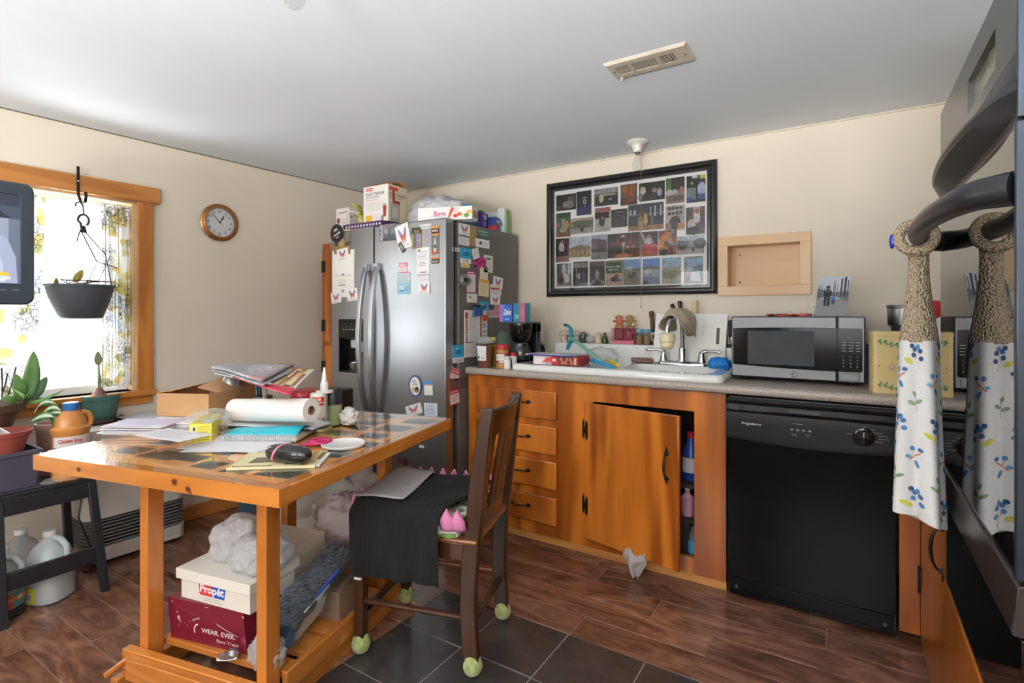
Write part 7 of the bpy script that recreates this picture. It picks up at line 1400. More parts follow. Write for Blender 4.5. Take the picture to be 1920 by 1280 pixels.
b = B(); b.ball(MT @ Vector((.46, .36, .045)), (.1, .06, .044), 18, 10, 0, None, lambda d_, p: Vector((p.x, p.y, max(p.z, -.042)))); tag(b.build('floor_bundle', mat('teal_denim', '34505c', .9, var=.2), smooth=80), 'dark teal cloth bundle on the floor under the table shelf', 'clothes')

# ---- chair
CH0 = Vector((-1.482, 1.314, 0)); CRZ = math.atan2(.121, .415); MC = Matrix.Translation(CH0) @ Matrix.Rotation(CRZ, 4, 'Z')
DW = wood('dark_chair_wood', '40220f', '1d0e06', 'Z', 1, .36, 8, .8, coat=.35); DWX = wood('dark_chair_wood_x', '4a2817', '23120a', 'X', 1, .28, 8, .8, coat=.35); DWY = wood('dark_chair_wood_y', '3e200d', '1d0e06', 'Y', 1, .25, 8, .8, coat=.35)
ch = thing('dining_chair', 'dark wooden slat back chair with tennis ball feet and towelled seat', 'chair', CH0, CRZ, local=True)
SL, SWd = .432, .344; BALL = mat('tennis_felt', 'a3ad6e', .95, var=.25, vs=50, bmp=.4, bs=220, sheen=.4)
def postx(z): return SL+(-.028*math.sin(PI*min(1, z/.5))*.6 if z < .5 else 0)+max(0, z-.45)**1.35*.155-.0
def post(y):
    b_ = B(); rs = []
    for k in range(15):
        z = .03+.875*k/14; x = postx(z); w_ = .027+.002*math.sin(PI*k/14)-.006*max(0, k-10)/4
        rs.append([Vector((x-w_, y-.016, z)), Vector((x+w_, y-.016, z)), Vector((x+w_, y+.016, z)), Vector((x-w_, y+.016, z))])
    b_.rings(rs); return b_
def ballfoot(x, y, par):
    b_ = B(); b_.ball((x, y, .032), .033, 22, 14, 0, None, lambda d_, p: p*(1+.04*noise.noise(d_*3+Vector((x*9, y*7, 0))))+(Vector((0, 0, .008)) if d_.z > .6 else Vector((0, 0, 0)))); return b_.build('tennis_ball', BALL, par, smooth=80)
for y in (0, SWd):
    o_ = post(y).build('rear_leg', DW, ch, bevel=.005); ballfoot(postx(.03), y, o_)
for y in (0, SWd):
    b = B(); b.rings([[Vector((x, yy, z)) for x, yy in ((-.019, y-.019), (.019, y-.019), (.019, y+.019), (-.019, y+.019))] for z in (.03, .44)]); o_ = b.build('front_leg', DW, ch, bevel=.004); ballfoot(0, y, o_)
b = B(); b.box(-.02, SL+.005, -.014, .006, .385, .445); b.build('side_rail', DWX, ch, bevel=.003)
b = B(); b.box(-.012, SL+.005, SWd-.006, SWd+.014, .385, .445); b.build('side_rail', DWX, ch, bevel=.003)
b = B(); b.box(-.012, .008, .006, SWd-.006, .385, .445); b.build('front_rail', DWY, ch, bevel=.003)
b = B(); b.box(-.012, SL+.02, -.025, SWd+.025, .4455, .462); b.build('seat', wood('seat_wood', '8a4c20', '4a240e', 'X', 1, .3, 8, .8), ch, bevel=.006)
b = B(); b.tube([(.004, .0, .19), (SL-.02, .0, .19)], .011, 10); b.build('stretcher', DWX, ch)
b = B(); b.tube([(.004, SWd, .19), (SL-.02, SWd, .19)], .011, 10); b.build('stretcher', wood('stretcher_light', '8a4a22', '5a2c12', 'X', 1, .3, 8, .8), ch)
b = B(); b.bar((postx(.16), .01, .16), (postx(.16), SWd-.01, .16), .02, .024); b.build('stretcher', DWY, ch, bevel=.005)
b = B(); b.bar((.0, .01, .14), (.0, SWd-.01, .14), .02, .022); b.build('stretcher', DWY, ch, bevel=.005)
def crest(y): return .032*math.sin(PI*y/SWd)
b = B(); b.rings([[Vector((postx(z)+crest(y)+dx, y, z)) for z, dx in ((.80, -.009), (.80, .009), (.895+.0*y, .010), (.897, -.006))] for y in [-.012+(SWd+.024)*k/14 for k in range(15)]]); b.build('crest_rail', DWY, ch, bevel=.004)
b = B(); b.rings([[Vector((postx(z)+crest(y)*.55+dx, y, z)) for z, dx in ((.485, -.009), (.485, .009), (.54, .009), (.54, -.009))] for y in [.0+SWd*k/10 for k in range(11)]]); b.build('lower_back_rail', DWY, ch, bevel=.003)
for k in range(5):
    y = .055+(SWd-.11)*k/4; b = B(); rs = []
    for j in range(9):
        z = .53+.28*j/8; x = postx(z)+crest(y)*(.55+.45*j/8); rs.append([Vector((x-.005, y-.019, z)), Vector((x+.005, y-.019, z)), Vector((x+.005, y+.019, z)), Vector((x-.005, y+.019, z))])
    b.rings(rs); b.build('back_slat', DW, ch, bevel=.002)
# cushion with leaf print and pink petal rim
m, n, l, bs = new_mat('leaf_print'); vo = n.new('ShaderNodeTexVoronoi'); vo.inputs['Scale'].default_value = 26; l.new(coords(n, l, (1, 1, 1.6)), vo.inputs['Vector']); l.new(ramp(n, l, vo.outputs['Distance'], [(.2, '3d6a2e'), (.32, '8aa84a'), (.42, '2a3a20'), (.5, 'e8e8e0')]), bs.inputs['Base Color']); bs.inputs['Roughness'].default_value = .8
cu = thing('seat_cushion', 'leaf print seat cushion with pink petal rim on the dark chair', 'cushion', CH0+Vector((0, 0, .4622)), CRZ, local=True)
b = B(); b.rings([rr(-.012, SL-.05, -.03, SWd+.03, .03, z) for z in (0, .01, .042, .05)]); b.build('pad', m, cu, smooth=40, bevel=.004)
PINKF = mat('pink_foam', 'd986b0', .6, var=.04)
def petal(x, y, a):
    b_ = B(); ux = Vector((math.cos(a), math.sin(a), 0)); out = Vector((math.sin(a), -math.cos(a), 0))
    b_.grid(lambda u, v: Vector((x, y, .03))+ux*((u-.5)*.056*(1-max(0, v-.45)*1.7))+out*(.008+.012*math.sin(PI*v*.8)-.014*(2*u-1)**2)+Vector((0, 0, .076*v)), 6, 8); return b_.build('petal', PINKF, cu, solid=.004, smooth=70)
for k in range(8): (petal(.352+.036*(k-6), -.036+.006*(k-6), 0) if k > 5 else None); petal(-.03+.052*k+.026, SWd+.032, PI)
for k in range(7):
    if k not in (3, 4, 5): petal(-.022, .0+.052*k+.01, -PI/2)
# black towel over the cushion, grey cloth on it
b = B(); b.M = MC; TOPZ = .4622+.0555
def towel(u, v):
    x = -.015+.345*u+.012*v*(1-u); s_ = v*.618
    if s_ < .36: y = SWd+.0-s_; z = TOPZ+.036-.008*math.sin(PI*s_/.36)+.004*math.sin(11*u+9*v)+.01*(1-u)
    elif s_ < .42: a = (s_-.36)/.06*PI/2; y = -.016-.050*math.sin(a); z = TOPZ+.036-.04*(1-math.cos(a))
    else: y = -.066-.006*math.sin(14*u)-.004*math.sin(6*v+25*u)*(s_-.42)*8; z = TOPZ-.004-(s_-.42)*1.0-.012*u*(1-u)
    return Vector((x+(.058*max(0, .3-s_)/.3*u), y, z))
b.grid(towel, 44, 40)
m, n, l, bs = new_mat('black_ribbed_terry'); w = n.new('ShaderNodeTexWave'); w.inputs['Scale'].default_value = 38; w.inputs['Distortion'].default_value = 1.5; w.bands_direction = 'X'; cv = coords(n, l, rot=(0, 0, -CRZ)); l.new(cv, w.inputs['Vector']); l.new(ramp(n, l, w.outputs[0], [(.2, '060607'), (.8, '131315')]), bs.inputs['Base Color']); bs.inputs['Roughness'].default_value = .95; bump(n, l, bs, w.outputs[0], .5, .004)
twl = tag(b.build('towel', m, solid=.006, smooth=80, off=1), 'black ribbed towel draped over the chair cushion and its near side', 'towel')
b = B(); b.M = MC; b.fbox(Fr((.022, -.079, .305), (1, 0, 0), (0, 0, 1)), 0, .028, 0, .005, -.006, .001); ct_ = b.build('care_tag', WHITEP, twl, label='white care tag'); ct_.matrix_parent_inverse = Matrix.Translation(-twl.location)
b = B(); b.M = MC
def gcl(u, v):
    x = -.03+.165*u+.03*v; y = .335-.37*v*(1-.12*u); return Vector((x, y, TOPZ+.052+.002*math.sin(7*u+5*v)+.01*(1-u)-.006*math.sin(PI*min(1, max(0, (SWd-y)/.36)))))
b.grid(gcl, 14, 16); tag(b.build('grey_cloth', mat('grey_felt', 'a5a2a1', .9, var=.06, vs=100), solid=.003, smooth=80, off=1), 'flat grey cloth lying on the black towel on the chair', 'cloth')
# ================================================================== LEFT SIDE: CURTAINS, PLANTS, STAND, HEATER, TELEVISION
def curtain_mat():
    m, n, l, b = new_mat('floral_curtain'); v = coords(n, l, (1, 1.0, 1))
    vo = n.new('ShaderNodeTexVoronoi'); vo.feature = 'DISTANCE_TO_EDGE'; vo.inputs['Scale'].default_value = 44; l.new(v, vo.inputs['Vector'])
    v2 = n.new('ShaderNodeTexVoronoi'); v2.inputs['Scale'].default_value = 23; l.new(v, v2.inputs['Vector'])
    sp = n.new('ShaderNodeSeparateColor'); l.new(v2.outputs['Color'], sp.inputs[0])
    base = ramp(n, l, sp.outputs[0], [(.0, 'f2f3f4'), (.38, 'dfe4ea'), (.5, 'd6d2a0'), (.60, 'f4f2e4'), (.74, 'b3b582'), (.84, 'f0f1ee'), (.93, 'dcc884')], 'CONSTANT')
    line = ramp(n, l, vo.outputs['Distance'], [(.03, '6d7480'), (.09, 'ffffff')])
    nz = noise_t(n, l, v, 6, 2); lm = mix_rgb(n, l, ramp(n, l, nz, [(.42, '000000'), (.55, 'ffffff')]), (1, 1, 1, 1), line)
    c = mix_rgb(n, l, 1.0, base, lm, 'MULTIPLY'); l.new(c, b.inputs['Base Color']); b.inputs['Roughness'].default_value = .9
    t = n.new('ShaderNodeBsdfTranslucent'); l.new(c, t.inputs[0]); x = n.new('ShaderNodeMixShader'); x.inputs[0].default_value = .1
    l.new(b.outputs[0], x.inputs[1]); l.new(t.outputs[0], x.inputs[2]); l.new(x.outputs[0], n['Material Output'].inputs[0]); return m
CURT = curtain_mat()
def curtain(label, top, bot, zt, zb, folds, nn):
    t = wallthing('curtain', label, 'curtain', 'floral window curtains')
    def fn(u, v):
        s = (top[0]+(top[1]-top[0])*u)*(1-v)+(bot[0]+(bot[1]-bot[0])*u)*v
        a = .011*(1-.35*v); n_ = nn+a*math.sin(2*PI*folds*u+1.2*math.sin(3*v+u*4))+.004*math.sin(17*u+5*v)
        return Vector((n_, s+.006*math.sin(2*PI*folds*u*1.3+v*3), zt+(zb-zt)*v))
    b_ = B(); b_.grid(fn, 70, 24); b_.build('cloth', CURT, t, smooth=80); return t
s190, s255, s268 = ow(188, 500, -.035).y, ow(255, 380, -.035).y, ow(265, 700, -.035).y
curtain('right floral curtain panel beside the pine window trim', (s190, WIN[1]-.016), (s190+.01, WIN[1]-.014), 1.80, .83, 7, -.036)
sl0, sl1 = ow(86, 370, -.035).y, ow(72, 560, -.035).y
curtain('left floral curtain panel behind the television edge', (WIN[0]+.016, sl0), (WIN[0]+.016, ow(62, 640, -.035).y), 1.80, .83, 7, -.036)
b = B(); b.M = ML; b.tube([(-.036, WIN[0]+.013, 1.806), (-.036, WIN[1]-.013, 1.806)], .005, 8); tag(b.build('curtain_rod', WHITEVINYL), 'thin white curtain rod across the top of the window', 'rod')
# hanging pot
hk = wallthing('wall_hook', 'black strap hook screwed to the window head board', 'hook'); hs = ow(147, 350, .03).y
b = B(); zc = 1.84
pth = [(.0265, hs, 1.965), (.0265, hs, 1.86), (.03, hs, 1.82), (.05, hs+.004, 1.785), (.08, hs+.006, 1.765), (.105, hs+.006, 1.775), (.118, hs+.006, 1.80), (.112, hs+.006, 1.825)]
for p, q in zip(pth, pth[1:]): b.bar(p, q, .012, .004, (1, 0, .3))
b.build('strap', BLACKM, hk); b = B(); b.ball((.03, hs, 1.89), (.003, .005, .005), 10, 6); b.build('screw', CHROME, hk)
hp = wallthing('hanging_planter', 'dark grey woven pattern pot hanging before the window', 'planter'); hn = .088; ps = ow(151, 560, hn).y
POTG = mat('flare_grey_pot', '4d535c', .45, var=.05, bmp=.5, bs=55); zr = ow(151, 534, hn).z; zb_ = ow(151, 597, hn).z  # grey-blue flare from the window is put into the pot colour
b = B(); b.lathe([(.0, zb_), (.083, zb_), (.09, zb_+.006), (.116, (zb_+zr)/2), (.135, zr-.018), (.135, zr-.012), (.142, zr-.01), (.142, zr), (.132, zr), (.118, (zb_+zr)/2+.01), (.0, zr-.03)], (hn, ps, 0), 36); b.build('pot', POTG, hp, smooth=40)
b = B(); b.lathe([(0, zr-.018), (.13, zr-.02)], (hn, ps, 0), 24, cap=(False, False)); b.build('soil', mat('dark_soil', '3a2e24', .95, var=.3, vs=60), hp)
zh = ow(160, 432, hn).z
b = B(); b.tube([(hn-.0, ps+.012+.022*math.cos(a), zh+.05+.028*math.sin(a)) for a in [R(-60)+i*R(250)/14 for i in range(15)]]+[(hn, ps+.0, zh+.035), (hn, ps+.006, zh)], .0055, 8); b.tube([(hn, ps+.014, zh+.076), (hn, ps+.012, zh+.1), (hn+.002, ps+.008, zh+.125), (hn+.002, ps-.004, zh+.14), (hn, ps-.018, zh+.13), (hn, ps-.02, zh+.115)], .0035, 8); b.hexa([(hn-.004, ps-.006, zh-.012), (hn+.004, ps-.006, zh-.012), (hn+.004, ps+.026, zh-.012), (hn-.004, ps+.026, zh-.012), (hn-.004, ps+.002, zh+.022), (hn+.004, ps+.002, zh+.022), (hn+.004, ps+.018, zh+.022), (hn-.004, ps+.018, zh+.022)]); b.build('hanger_hook', BLACKP, hp)
b = B(); b.tube([(hn, ps-.004, zh-.01), (hn+.02, ps-.02, zh-.06)], .0025, 6); b.build('hanger_wire', BLACKM, hp)
b = B(); b.tube([(hn, ps+.02, zh-.01), (hn+.01, ps+.1, zr+.16), (hn, ps+.13, zr)], .0025, 6); b.build('hanger_wire', BLACKM, hp)
b = B(); b.tube([(hn, ps+.005, zh-.01), (hn+.02, ps+.06, zr+.12), (hn+.05, ps+.14, zr+.09)], .0025, 6); b.build('hanger_wire', BLACKM, hp)
TWIG = mat('dry_twig', '5a463a', .9); LEAFY = mat('yellow_leaf', 'c9b85a', .6)
b = B(); random.seed(3)
for k in range(7):
    a = random.uniform(0, 2*PI); r0 = random.uniform(.02, .1); p = Vector((hn+r0*math.cos(a), ps+r0*math.sin(a), zr-.02)); b.tube([p, p+Vector((random.uniform(-.03, .03), random.uniform(-.08, .08), .04)), p+Vector((random.uniform(-.04, .04), random.uniform(-.14, .14), random.uniform(.02, .06)))], .0025, 6)
for k in range(3): b.tube([(hn+.03, ps+.03+.04*k-.06, zr-.02), (hn+.04, ps+.05+.06*k-.06, zr+.05+.05*k)], .0015, 5)
b.build('twig', TWIG, hp)
def leaf(b_, base, tip, w_, up=(0, 0, 1), droop=.0, fold=.15, n=10, m=0, c=None):
    base, tip = Vector(base), Vector(tip); d_ = tip-base; sd = d_.cross(Vector(up)); sd = sd.normalized() if sd.length > 1e-6 else Vector((1, 0, 0)); nn = sd.cross(d_).normalized()
    def fn(u, v):
        k = math.sin(PI*min(1, (u*.96+.02))**.8)**.75 if u < .999 else 0; x = (v-.5)*w_*k
        return base+d_*u+nn*(droop*math.sin(PI*u)-abs(v-.5)*-fold*w_*k)+sd*x
    b_.grid(fn, n, 4, m, c)
for a_ in (((hn+.02, ps-.03, zr+.01), (hn+.03, ps-.0, zr+.075), .035, (1, 0, 0)), ((hn-.02, ps-.09, zr-.01), (hn+.02, ps-.1, zr+.03), .02, (1, 0, 0)), ((hn+.06, ps+.12, zr), (hn+.08, ps+.17, zr+.015), .03), ((hn+.06, ps+.13, zr-.01), (hn+.09, ps+.16, zr-.05), .03, (1, 0, 0))): b = B(); leaf(b, *a_); b.build('leaf', LEAFY, hp, solid=.0008)

# television on a wall arm
TVX = -2.6; ty1, tz0, tz1 = .717, 1.254, 1.707; ty0 = ty1-.57
tv = thing('television', 'dark flat television playing a black and white western scene', 'television', (TVX, (ty0+ty1)/2, tz0))
TVP = mat('tv_plastic', '353d48', .3, var=.03)  # lightened plastic: haze of the window flare is put into its colour
f_ = Fr((TVX, (ty0+ty1)/2, (tz0+tz1)/2), (0, 1, 0), (0, 0, 1)); W2, H2 = (ty1-ty0)/2, (tz1-tz0)/2
def rrect(w_, h_, r_, n_=6):
    out = []
    for cx_, cy_, a0_ in ((w_-r_, h_-r_, 0), (-w_+r_, h_-r_, 90), (-w_+r_, -h_+r_, 180), (w_-r_, -h_+r_, 270)):
        for k in range(n_+1): a = R(a0_+90*k/n_); out.append((cx_+r_*math.cos(a), cy_+r_*math.sin(a)))
    return out
sw, s0_, s1_ = .679-(ty0+ty1)/2, 1.331-(tz0+tz1)/2, 1.663-(tz0+tz1)/2
b = B(); b.rings([[f_.p(x, y, h) for x, y in rrect(W2-i_, H2-i_, .03)] for i_, h in ((.03, -.075), (.0, -.05), (0, -.006), (.005, 0))], cap=(True, False))
ol_ = rrect(W2-.005, H2-.005, .03); il = [(max(-sw, min(sw, x)), max(s0_, min(s1_, y))) for x, y in ol_]
io = [b.pt(f_.p(x, y, 0)) for x, y in ol_]; ii = [b.pt(f_.p(x, y, -.0)) for x, y in il]; i3 = [b.pt(f_.p(x*.985, y*.985+.0, -.006)) for x, y in il]; N = len(io)
for k in range(N): k2 = (k+1) % N; b.face((io[k], io[k2], ii[k2], ii[k])); b.face((ii[k], ii[k2], i3[k2], i3[k]))
b.build('bezel', TVP, tv, smooth=30)
SCRN = print_mat('screen_glow', .15, 0, .75); b = B(); w_, h_ = sw*2, s1_-s0_; fs_ = Fr(f_.p(-sw, s0_, -.0055), f_.ux, f_.uy); b.fbox(fs_, 0, w_, 0, h_, -.002, 0, 0, '3c4352'); d = Draw(b, fs_, w_, h_)
for x0, x1, c in ((0, .3, '6a7080'), (.3, .55, '454c5c'), (.55, .75, '565d6e'), (.85, .93, '7d8598'), (.93, 1, '5a6274')): d.rect(x0, 0, x1, .72, c)
d.rect(0, .86, 1, 1, '2c323e'); d.ell(.30, .52, .12, .16, '8c93a6'); d.ell(.3, .74, .07, .09, 'aab0c0'); d.poly([(.1, .3), (.5, .3), (.46, .62), (.14, .62)], '7c8498')
d.poly([(.6, 0), (.98, 0), (.97, .3), (.92, .5), (.84, .56), (.7, .56), (.62, .4)], '8d95aa'); d.rect(.74, .52, .82, .62, '9aa2b4'); d.ell(.76, .68, .075, .09, 'b9bfcc'); d.poly([(.6, .73), (.95, .73), (.9, .77), (.86, .84), (.68, .84), (.65, .77)], '252a35'); d.rect(.7, .66, .82, .68, '4a5060'); d.rect(.72, .625, .8, .635, '5a6070')
d.poly([(.5, 0), (.9, 0), (.9, .2), (.86, .42), (.72, .5), (.58, .46)], 'a2aabd')
for k in range(5): d.poly([(.62+.05*k, .02), (.635+.05*k, .02), (.65+.05*k, .4), (.64+.05*k, .4)], '848ca2')
d.poly([(.76, .085), (.94, .085), (.92, .12), (.89, .125), (.85, .145), (.81, .125), (.78, .12)], 'e0a83a'); d.text('INSP', .76, .03, .045, 'f2f2f2', .18, bold=.03)
b.build('screen', SCRN, tv, smooth=0)
b = B(); d = Draw(b, Fr(f_.p(0, -H2+.04, 0), f_.ux, f_.uy), W2, .03)
for k in range(5): d.rect(.3+.12*k, .4, .36+.12*k, .5, '8a929a')
b.build('markings', PRINT, tv, smooth=0)
ar = thing('wall_bracket', 'black wall arm carrying the television beside the window', 'bracket', (-3.0, .3, 1.45)); wl = ML @ Vector((0, .32-3.07, 1.48))
b = B(); b.box(wl.x+.001, wl.x+.02, .25, .39, 1.4, 1.56); b.build('wall_plate', BLACKM, ar)
b = B(); b.bar((wl.x+.02, .32, 1.48), (-2.95, .40, 1.48), .03, .05); b.bar((-2.95, .40, 1.48), (TVX-.085, .42, 1.48), .03, .05); b.build('arm', BLACKM, ar)
b = B(); b.box(TVX-.085, TVX-.0755, .36, .48, 1.42, 1.54); b.build('mount_plate', BLACKM, ar)

# heater under the window
he = wallthing('gas_heater', 'pale grey wall heater with dark louvred grille under the window', 'heater'); HW = mat('heater_enamel', 'cfcac2', .4, var=.02); hs0, hs1, hn1 = -2.04, -1.585, .255
def hz(s, n_, z): return Vector((n_, s, z))
b = B(); b.rings([[hz(x, y, z) for x, y in [(p.x, p.y) for p in rr(hs0, hs1, .02, hn1, .05, 0)]] for z in (.225, .64, .655)]); b.build('upper_shell', HW, he, smooth=40)
b = B(); b.rings([[hz(p.x, p.y, z) for p in rr(hs0, hs1, .02, hn1+.004, .05, 0)] for z in (.02, .085)]); b.build('base_shell', HW, he, smooth=40)
b = B(); b.rings([[hz(p.x, p.y, z) for p in rr(hs0+.015, hs1-.015, .03, hn1-.025, .04, 0)] for z in (.085, .225)]); b.build('grille_back', mat('dark_grille', '2c2a2a', .5, .3), he, smooth=40)
for k in range(8):
    z = .092+.0167*k; b = B(); b.rings([[hz(p.x, p.y, zz) for p in rr(hs0+i_, hs1-i_, .025, hn1-i_, .05, 0)] for i_, zz in ((.004, z), (.001, z+.002), (.006, z+.007))]); b.build('louvre', mat('louvre_grey', '726f6c', .4, .3), he, smooth=40)
b = B(); f2_ = Fr((hn1+.0045, hs1-.16, .04), (0, 1, 0), (0, 0, 1)); d = Draw(b, f2_, .11, .035); d.lines(.0, .1, .35, .9, 3, '8a8680', .25, .1); d.lines(.5, .0, .95, 1, 5, '8a8680', .25, .2); b.build('printed_label', PRINT, he, smooth=0)
b = B(); b.M = ML
for k in range(4): b.box(.06, .25, -1.86+.006*k, -1.60+.004*k, .6565+.006*k, .6605+.006*k, k % 2)
tag(b.build('plastic_trays', [BLACKP, mat('pale_tray', 'c9ccd0', .4)], bevel=.001), 'dark flat plastic trays stacked on the heater by the green pot', 'tray')
gp = thing('potted_amaryllis', 'sprouting amaryllis bulb in green plastic pot on the heater', 'plant', oz(186, 790, .66), local=True); GREENP = mat('green_pot_plastic', '3f6a62', .45, var=.04); TERRA = mat('maroon_saucer', '7a4a44', .5)
b = B(); b.lathe([(.0, 0), (.075, 0), (.1, .018), (.104, .02), (.098, .016), (.074, .004), (0, .003)], n=30); b.build('saucer', TERRA, gp)
b = B(); b.lathe([(.0, .005), (.066, .005), (.07, .01), (.082, .115), (.087, .118), (.089, .14), (.084, .14), (.08, .12), (.0, .115)], n=32); b.build('pot', GREENP, gp, smooth=40)
b = B(); b.lathe([(0, .125), (.081, .122)], n=20, cap=(False, False)); b.build('soil', MATS['dark_soil'], gp)
b = B(); b.lathe([(.0, .1), (.036, .122), (.038, .135), (.025, .155), (.014, .172), (.012, .178)], n=18); b.build('bulb', mat('brown_bulb', '7a5a4a', .7, var=.2, vs=60), gp)
SHOOT = mat('shoot_green', '8a9a72', .5, var=.1); b = B(); b.tube([(0, 0, .17), (-.004, 0, .22), (-.006, 0, .27), (-.012, 0, .30)], [.009, .007, .006, .005], 8); leaf(b, (-.012, 0, .29), (-.016, 0, .365), .035, (1, 0, 0)); leaf(b, (.004, 0, .17), (.012, 0, .25), .018, (1, 0, 0)); b.build('shoot', SHOOT, gp, smooth=60)
b = B(); b.tube([(.01, .01, .13), (.014, .012, .4)], .0018, 6); b.build('support_stick', TWIG, gp)

# black plant stand
st = thing('plant_stand', 'black wooden plant stand with low rail before the window', 'stand', (-2.98, .75, 0)); BW = mat('black_painted_wood', '1d1f26', .45, var=.15, vs=30)
SX_0, SX_1, SY_0, SY_1, SZ_ = -3.14, -2.81, .64, .985, .5
b = B(); b.box(SX_0, SX_1, SY_0, SY_1, SZ_-.018, SZ_); b.build('top', BW, st, bevel=.003)
b = B(); b.box(SX_1-.02, SX_1-.001, SY_0+.01, SY_1-.01, SZ_-.085, SZ_-.0185); b.build('apron', BW, st, bevel=.002)
b = B(); b.box(SX_0+.001, SX_0+.02, SY_0+.01, SY_1-.01, SZ_-.085, SZ_-.0185); b.build('apron', BW, st, bevel=.002)
b = B(); b.box(SX_0+.02, SX_1-.02, SY_1-.03, SY_1-.012, SZ_-.085, SZ_-.0185); b.build('apron', BW, st, bevel=.002)
for y, ye in ((SY_0+.01, SY_0+.012), (SY_1-.03, SY_1+.0)):
    for x, xe in ((SX_1-.028, SX_1+.035), (SX_0, SX_0-.03)):
        b = B(); b.hexa([(xe, ye, 0), (xe+.028, ye, 0), (xe+.028, ye+.03, 0), (xe, ye+.03, 0), (x, y, SZ_-.018), (x+.028, y, SZ_-.018), (x+.028, y+.03, SZ_-.018), (x, y+.03, SZ_-.018)]); b.build('leg', BW, st, bevel=.002)
b = B(); xr = SX_1+.013; b.box(xr+.005, xr+.022, SY_0+.035, SY_1-.002, .13, .2); b.build('rail', BW, st, bevel=.002)
# planter box and pots on the stand
pb_ = thing('window_box', 'grey purple plastic window box at the stand front edge', 'planter', (-2.91, .55, SZ_)); PUR = mat('purple_grey_plastic', '4b4858', .45, var=.04)
b = B()
def rect3(x0, x1, y0, y1, z): return [Vector((x0, y0, z)), Vector((x1, y0, z)), Vector((x1, y1, z)), Vector((x0, y1, z))]
b.rings([rect3(-2.975, -2.835, .36, .785, .508), rect3(-2.99, -2.82, .34, .80, .645), rect3(-2.995, -2.815, .335, .805, .645), rect3(-2.995, -2.815, .335, .805, .662), rect3(-2.985, -2.825, .345, .795, .662), rect3(-2.965, -2.845, .37, .775, .53)]); b.build('box', PUR, pb_, bevel=.003, smooth=30)
b = B(); b.rings([rect3(-2.985, -2.82, .34, .81, .5005), rect3(-2.99, -2.815, .335, .815, .507)]); b.build('drip_tray', PUR, pb_, bevel=.002)
rp = thing('red_pot', 'empty reddish plastic pot holding a white cup standing in the window box', 'pot', (-2.905, .70, .532), local=True); REDPOT = mat('brick_red_plastic', '94483e', .45, var=.04)
b = B(); b.lathe([(0, 0), (.047, 0), (.05, .004), (.064, .125), (.083, .19), (.09, .192), (.094, .21), (.09, .212), (.085, .208), (.06, .12), (.047, .008), (0, .006)], n=36); b.build('pot', REDPOT, rp, smooth=40)
b = B(); b.lathe([(.0, 0), (.03, .0), (.036, .07), (.033, .07), (.028, .005), (0, .004)], (.0, -.0, .15), 22, ax=Matrix.Rotation(.9, 3, 'X')); tag(b.build('white_cup', WHITEP), 'white cup lying tilted inside the red pot', 'cup').location = (-2.905, .685, .675)
bp = thing('potted_orchid', 'broad leaved orchid in a big brown pot before the window', 'plant', (-3.09, .66, SZ_+.0005), local=True); BRP = mat('dark_brown_pot', '5b463a', .4, var=.06)
b = B(); b.lathe([(0, 0), (.065, 0), (.07, .005), (.085, .15), (.125, .26), (.145, .3), (.16, .305), (.165, .335), (.155, .337), (.12, .26), (0, .25)], n=40, sx=.85); b.build('pot', BRP, bp, smooth=40)
GL = mat('leaf_green', '79a862', .4, var=.15, vs=12); GD = mat('leaf_dark_green', '63886a', .45, var=.1); GV = print_mat('striped_leaf', .4)
def lp(u, v, dx=0): q = ox(u, v, -3.055+dx); return Vector((q.x+3.09, q.y-.66, q.z-SZ_))
for k, (bu, bv, tu, tv_, w_, mt, dx) in enumerate(((50, 752, 63, 658, .062, GL, .02), (38, 752, 28, 700, .05, GL, .05), (48, 755, 88, 706, .05, GD, 0), (30, 755, 2, 745, .04, GL, .05), (45, 752, 70, 718, .03, GL, .06), (52, 755, 122, 730, .016, GL, .08), (40, 752, 18, 725, .014, GL, .03), (44, 752, 66, 700, .014, GD, .05))):
    b = B(); p, q = lp(bu, bv), lp(tu, tv_, dx); leaf(b, p, q, w_, (1, .1, .1), .012 if w_ > .02 else .05, .1, 12); b.build('leaf', mt, bp, solid=.0015, smooth=60)
b = B()
for u0, v0, u1, v1 in ((4, 750, 3, 690), (12, 752, 30, 688), (6, 735, 14, 700)): b.tube([lp(u0, v0), lp((u0+u1)/2+1, (v0+v1)/2), lp(u1, v1, .02)], .003, 6)
b.build('stem', mat('dark_stem', '2f3340', .7), bp)
vp = thing('potted_spider_plant', 'striped strap leaved plant in pinkish pot behind the juice bottle', 'plant', (-3.03, .905, SZ_+.0005), local=True)
b = B(); b.lathe([(0, 0), (.05, 0), (.066, .2), (.07, .205), (.07, .23), (.065, .23), (.058, .19), (0, .18)], n=30); b.build('pot', mat('pink_beige_pot', '9a7a6e', .5, var=.06), vp, smooth=40)
def vq(u, v, x=-2.96): q = ox(u, v, x); return Vector((q.x+3.03, q.y-.905, q.z-SZ_))
for k, (pa, pb2, pc_, w_) in enumerate((((70, 790), (90, 752), (114, 770), .04), ((58, 790), (80, 775), (100, 782), .045), ((66, 792), (100, 768), (117, 775), .04), ((92, 775), (112, 785), (103, 812), .05), ((64, 775), (74, 745), (104, 757), .035))):
    A, Bm, Cc = vq(*pa), vq(*pb2, -2.93), vq(*pc_, -2.90); b = B()
    def fn(u, v, A=A, Bm=Bm, Cc=Cc, w_=w_):
        p = A*(1-u)**2+Bm*2*u*(1-u)+Cc*u*u; k_ = math.sin(PI*min(1, u*.94+.05))**.7; return p+Vector((.3, .35, .88)).normalized()*(v-.5)*w_*k_+Vector((.006*(1-abs(2*v-1)), 0, 0))
    b.grid(fn, 12, 8, 0, None, lambda u, v: 'cfdcc4' if .36 < v < .64 else '4f7f52'); b.build('leaf', GV, vp, solid=.0012, smooth=60)
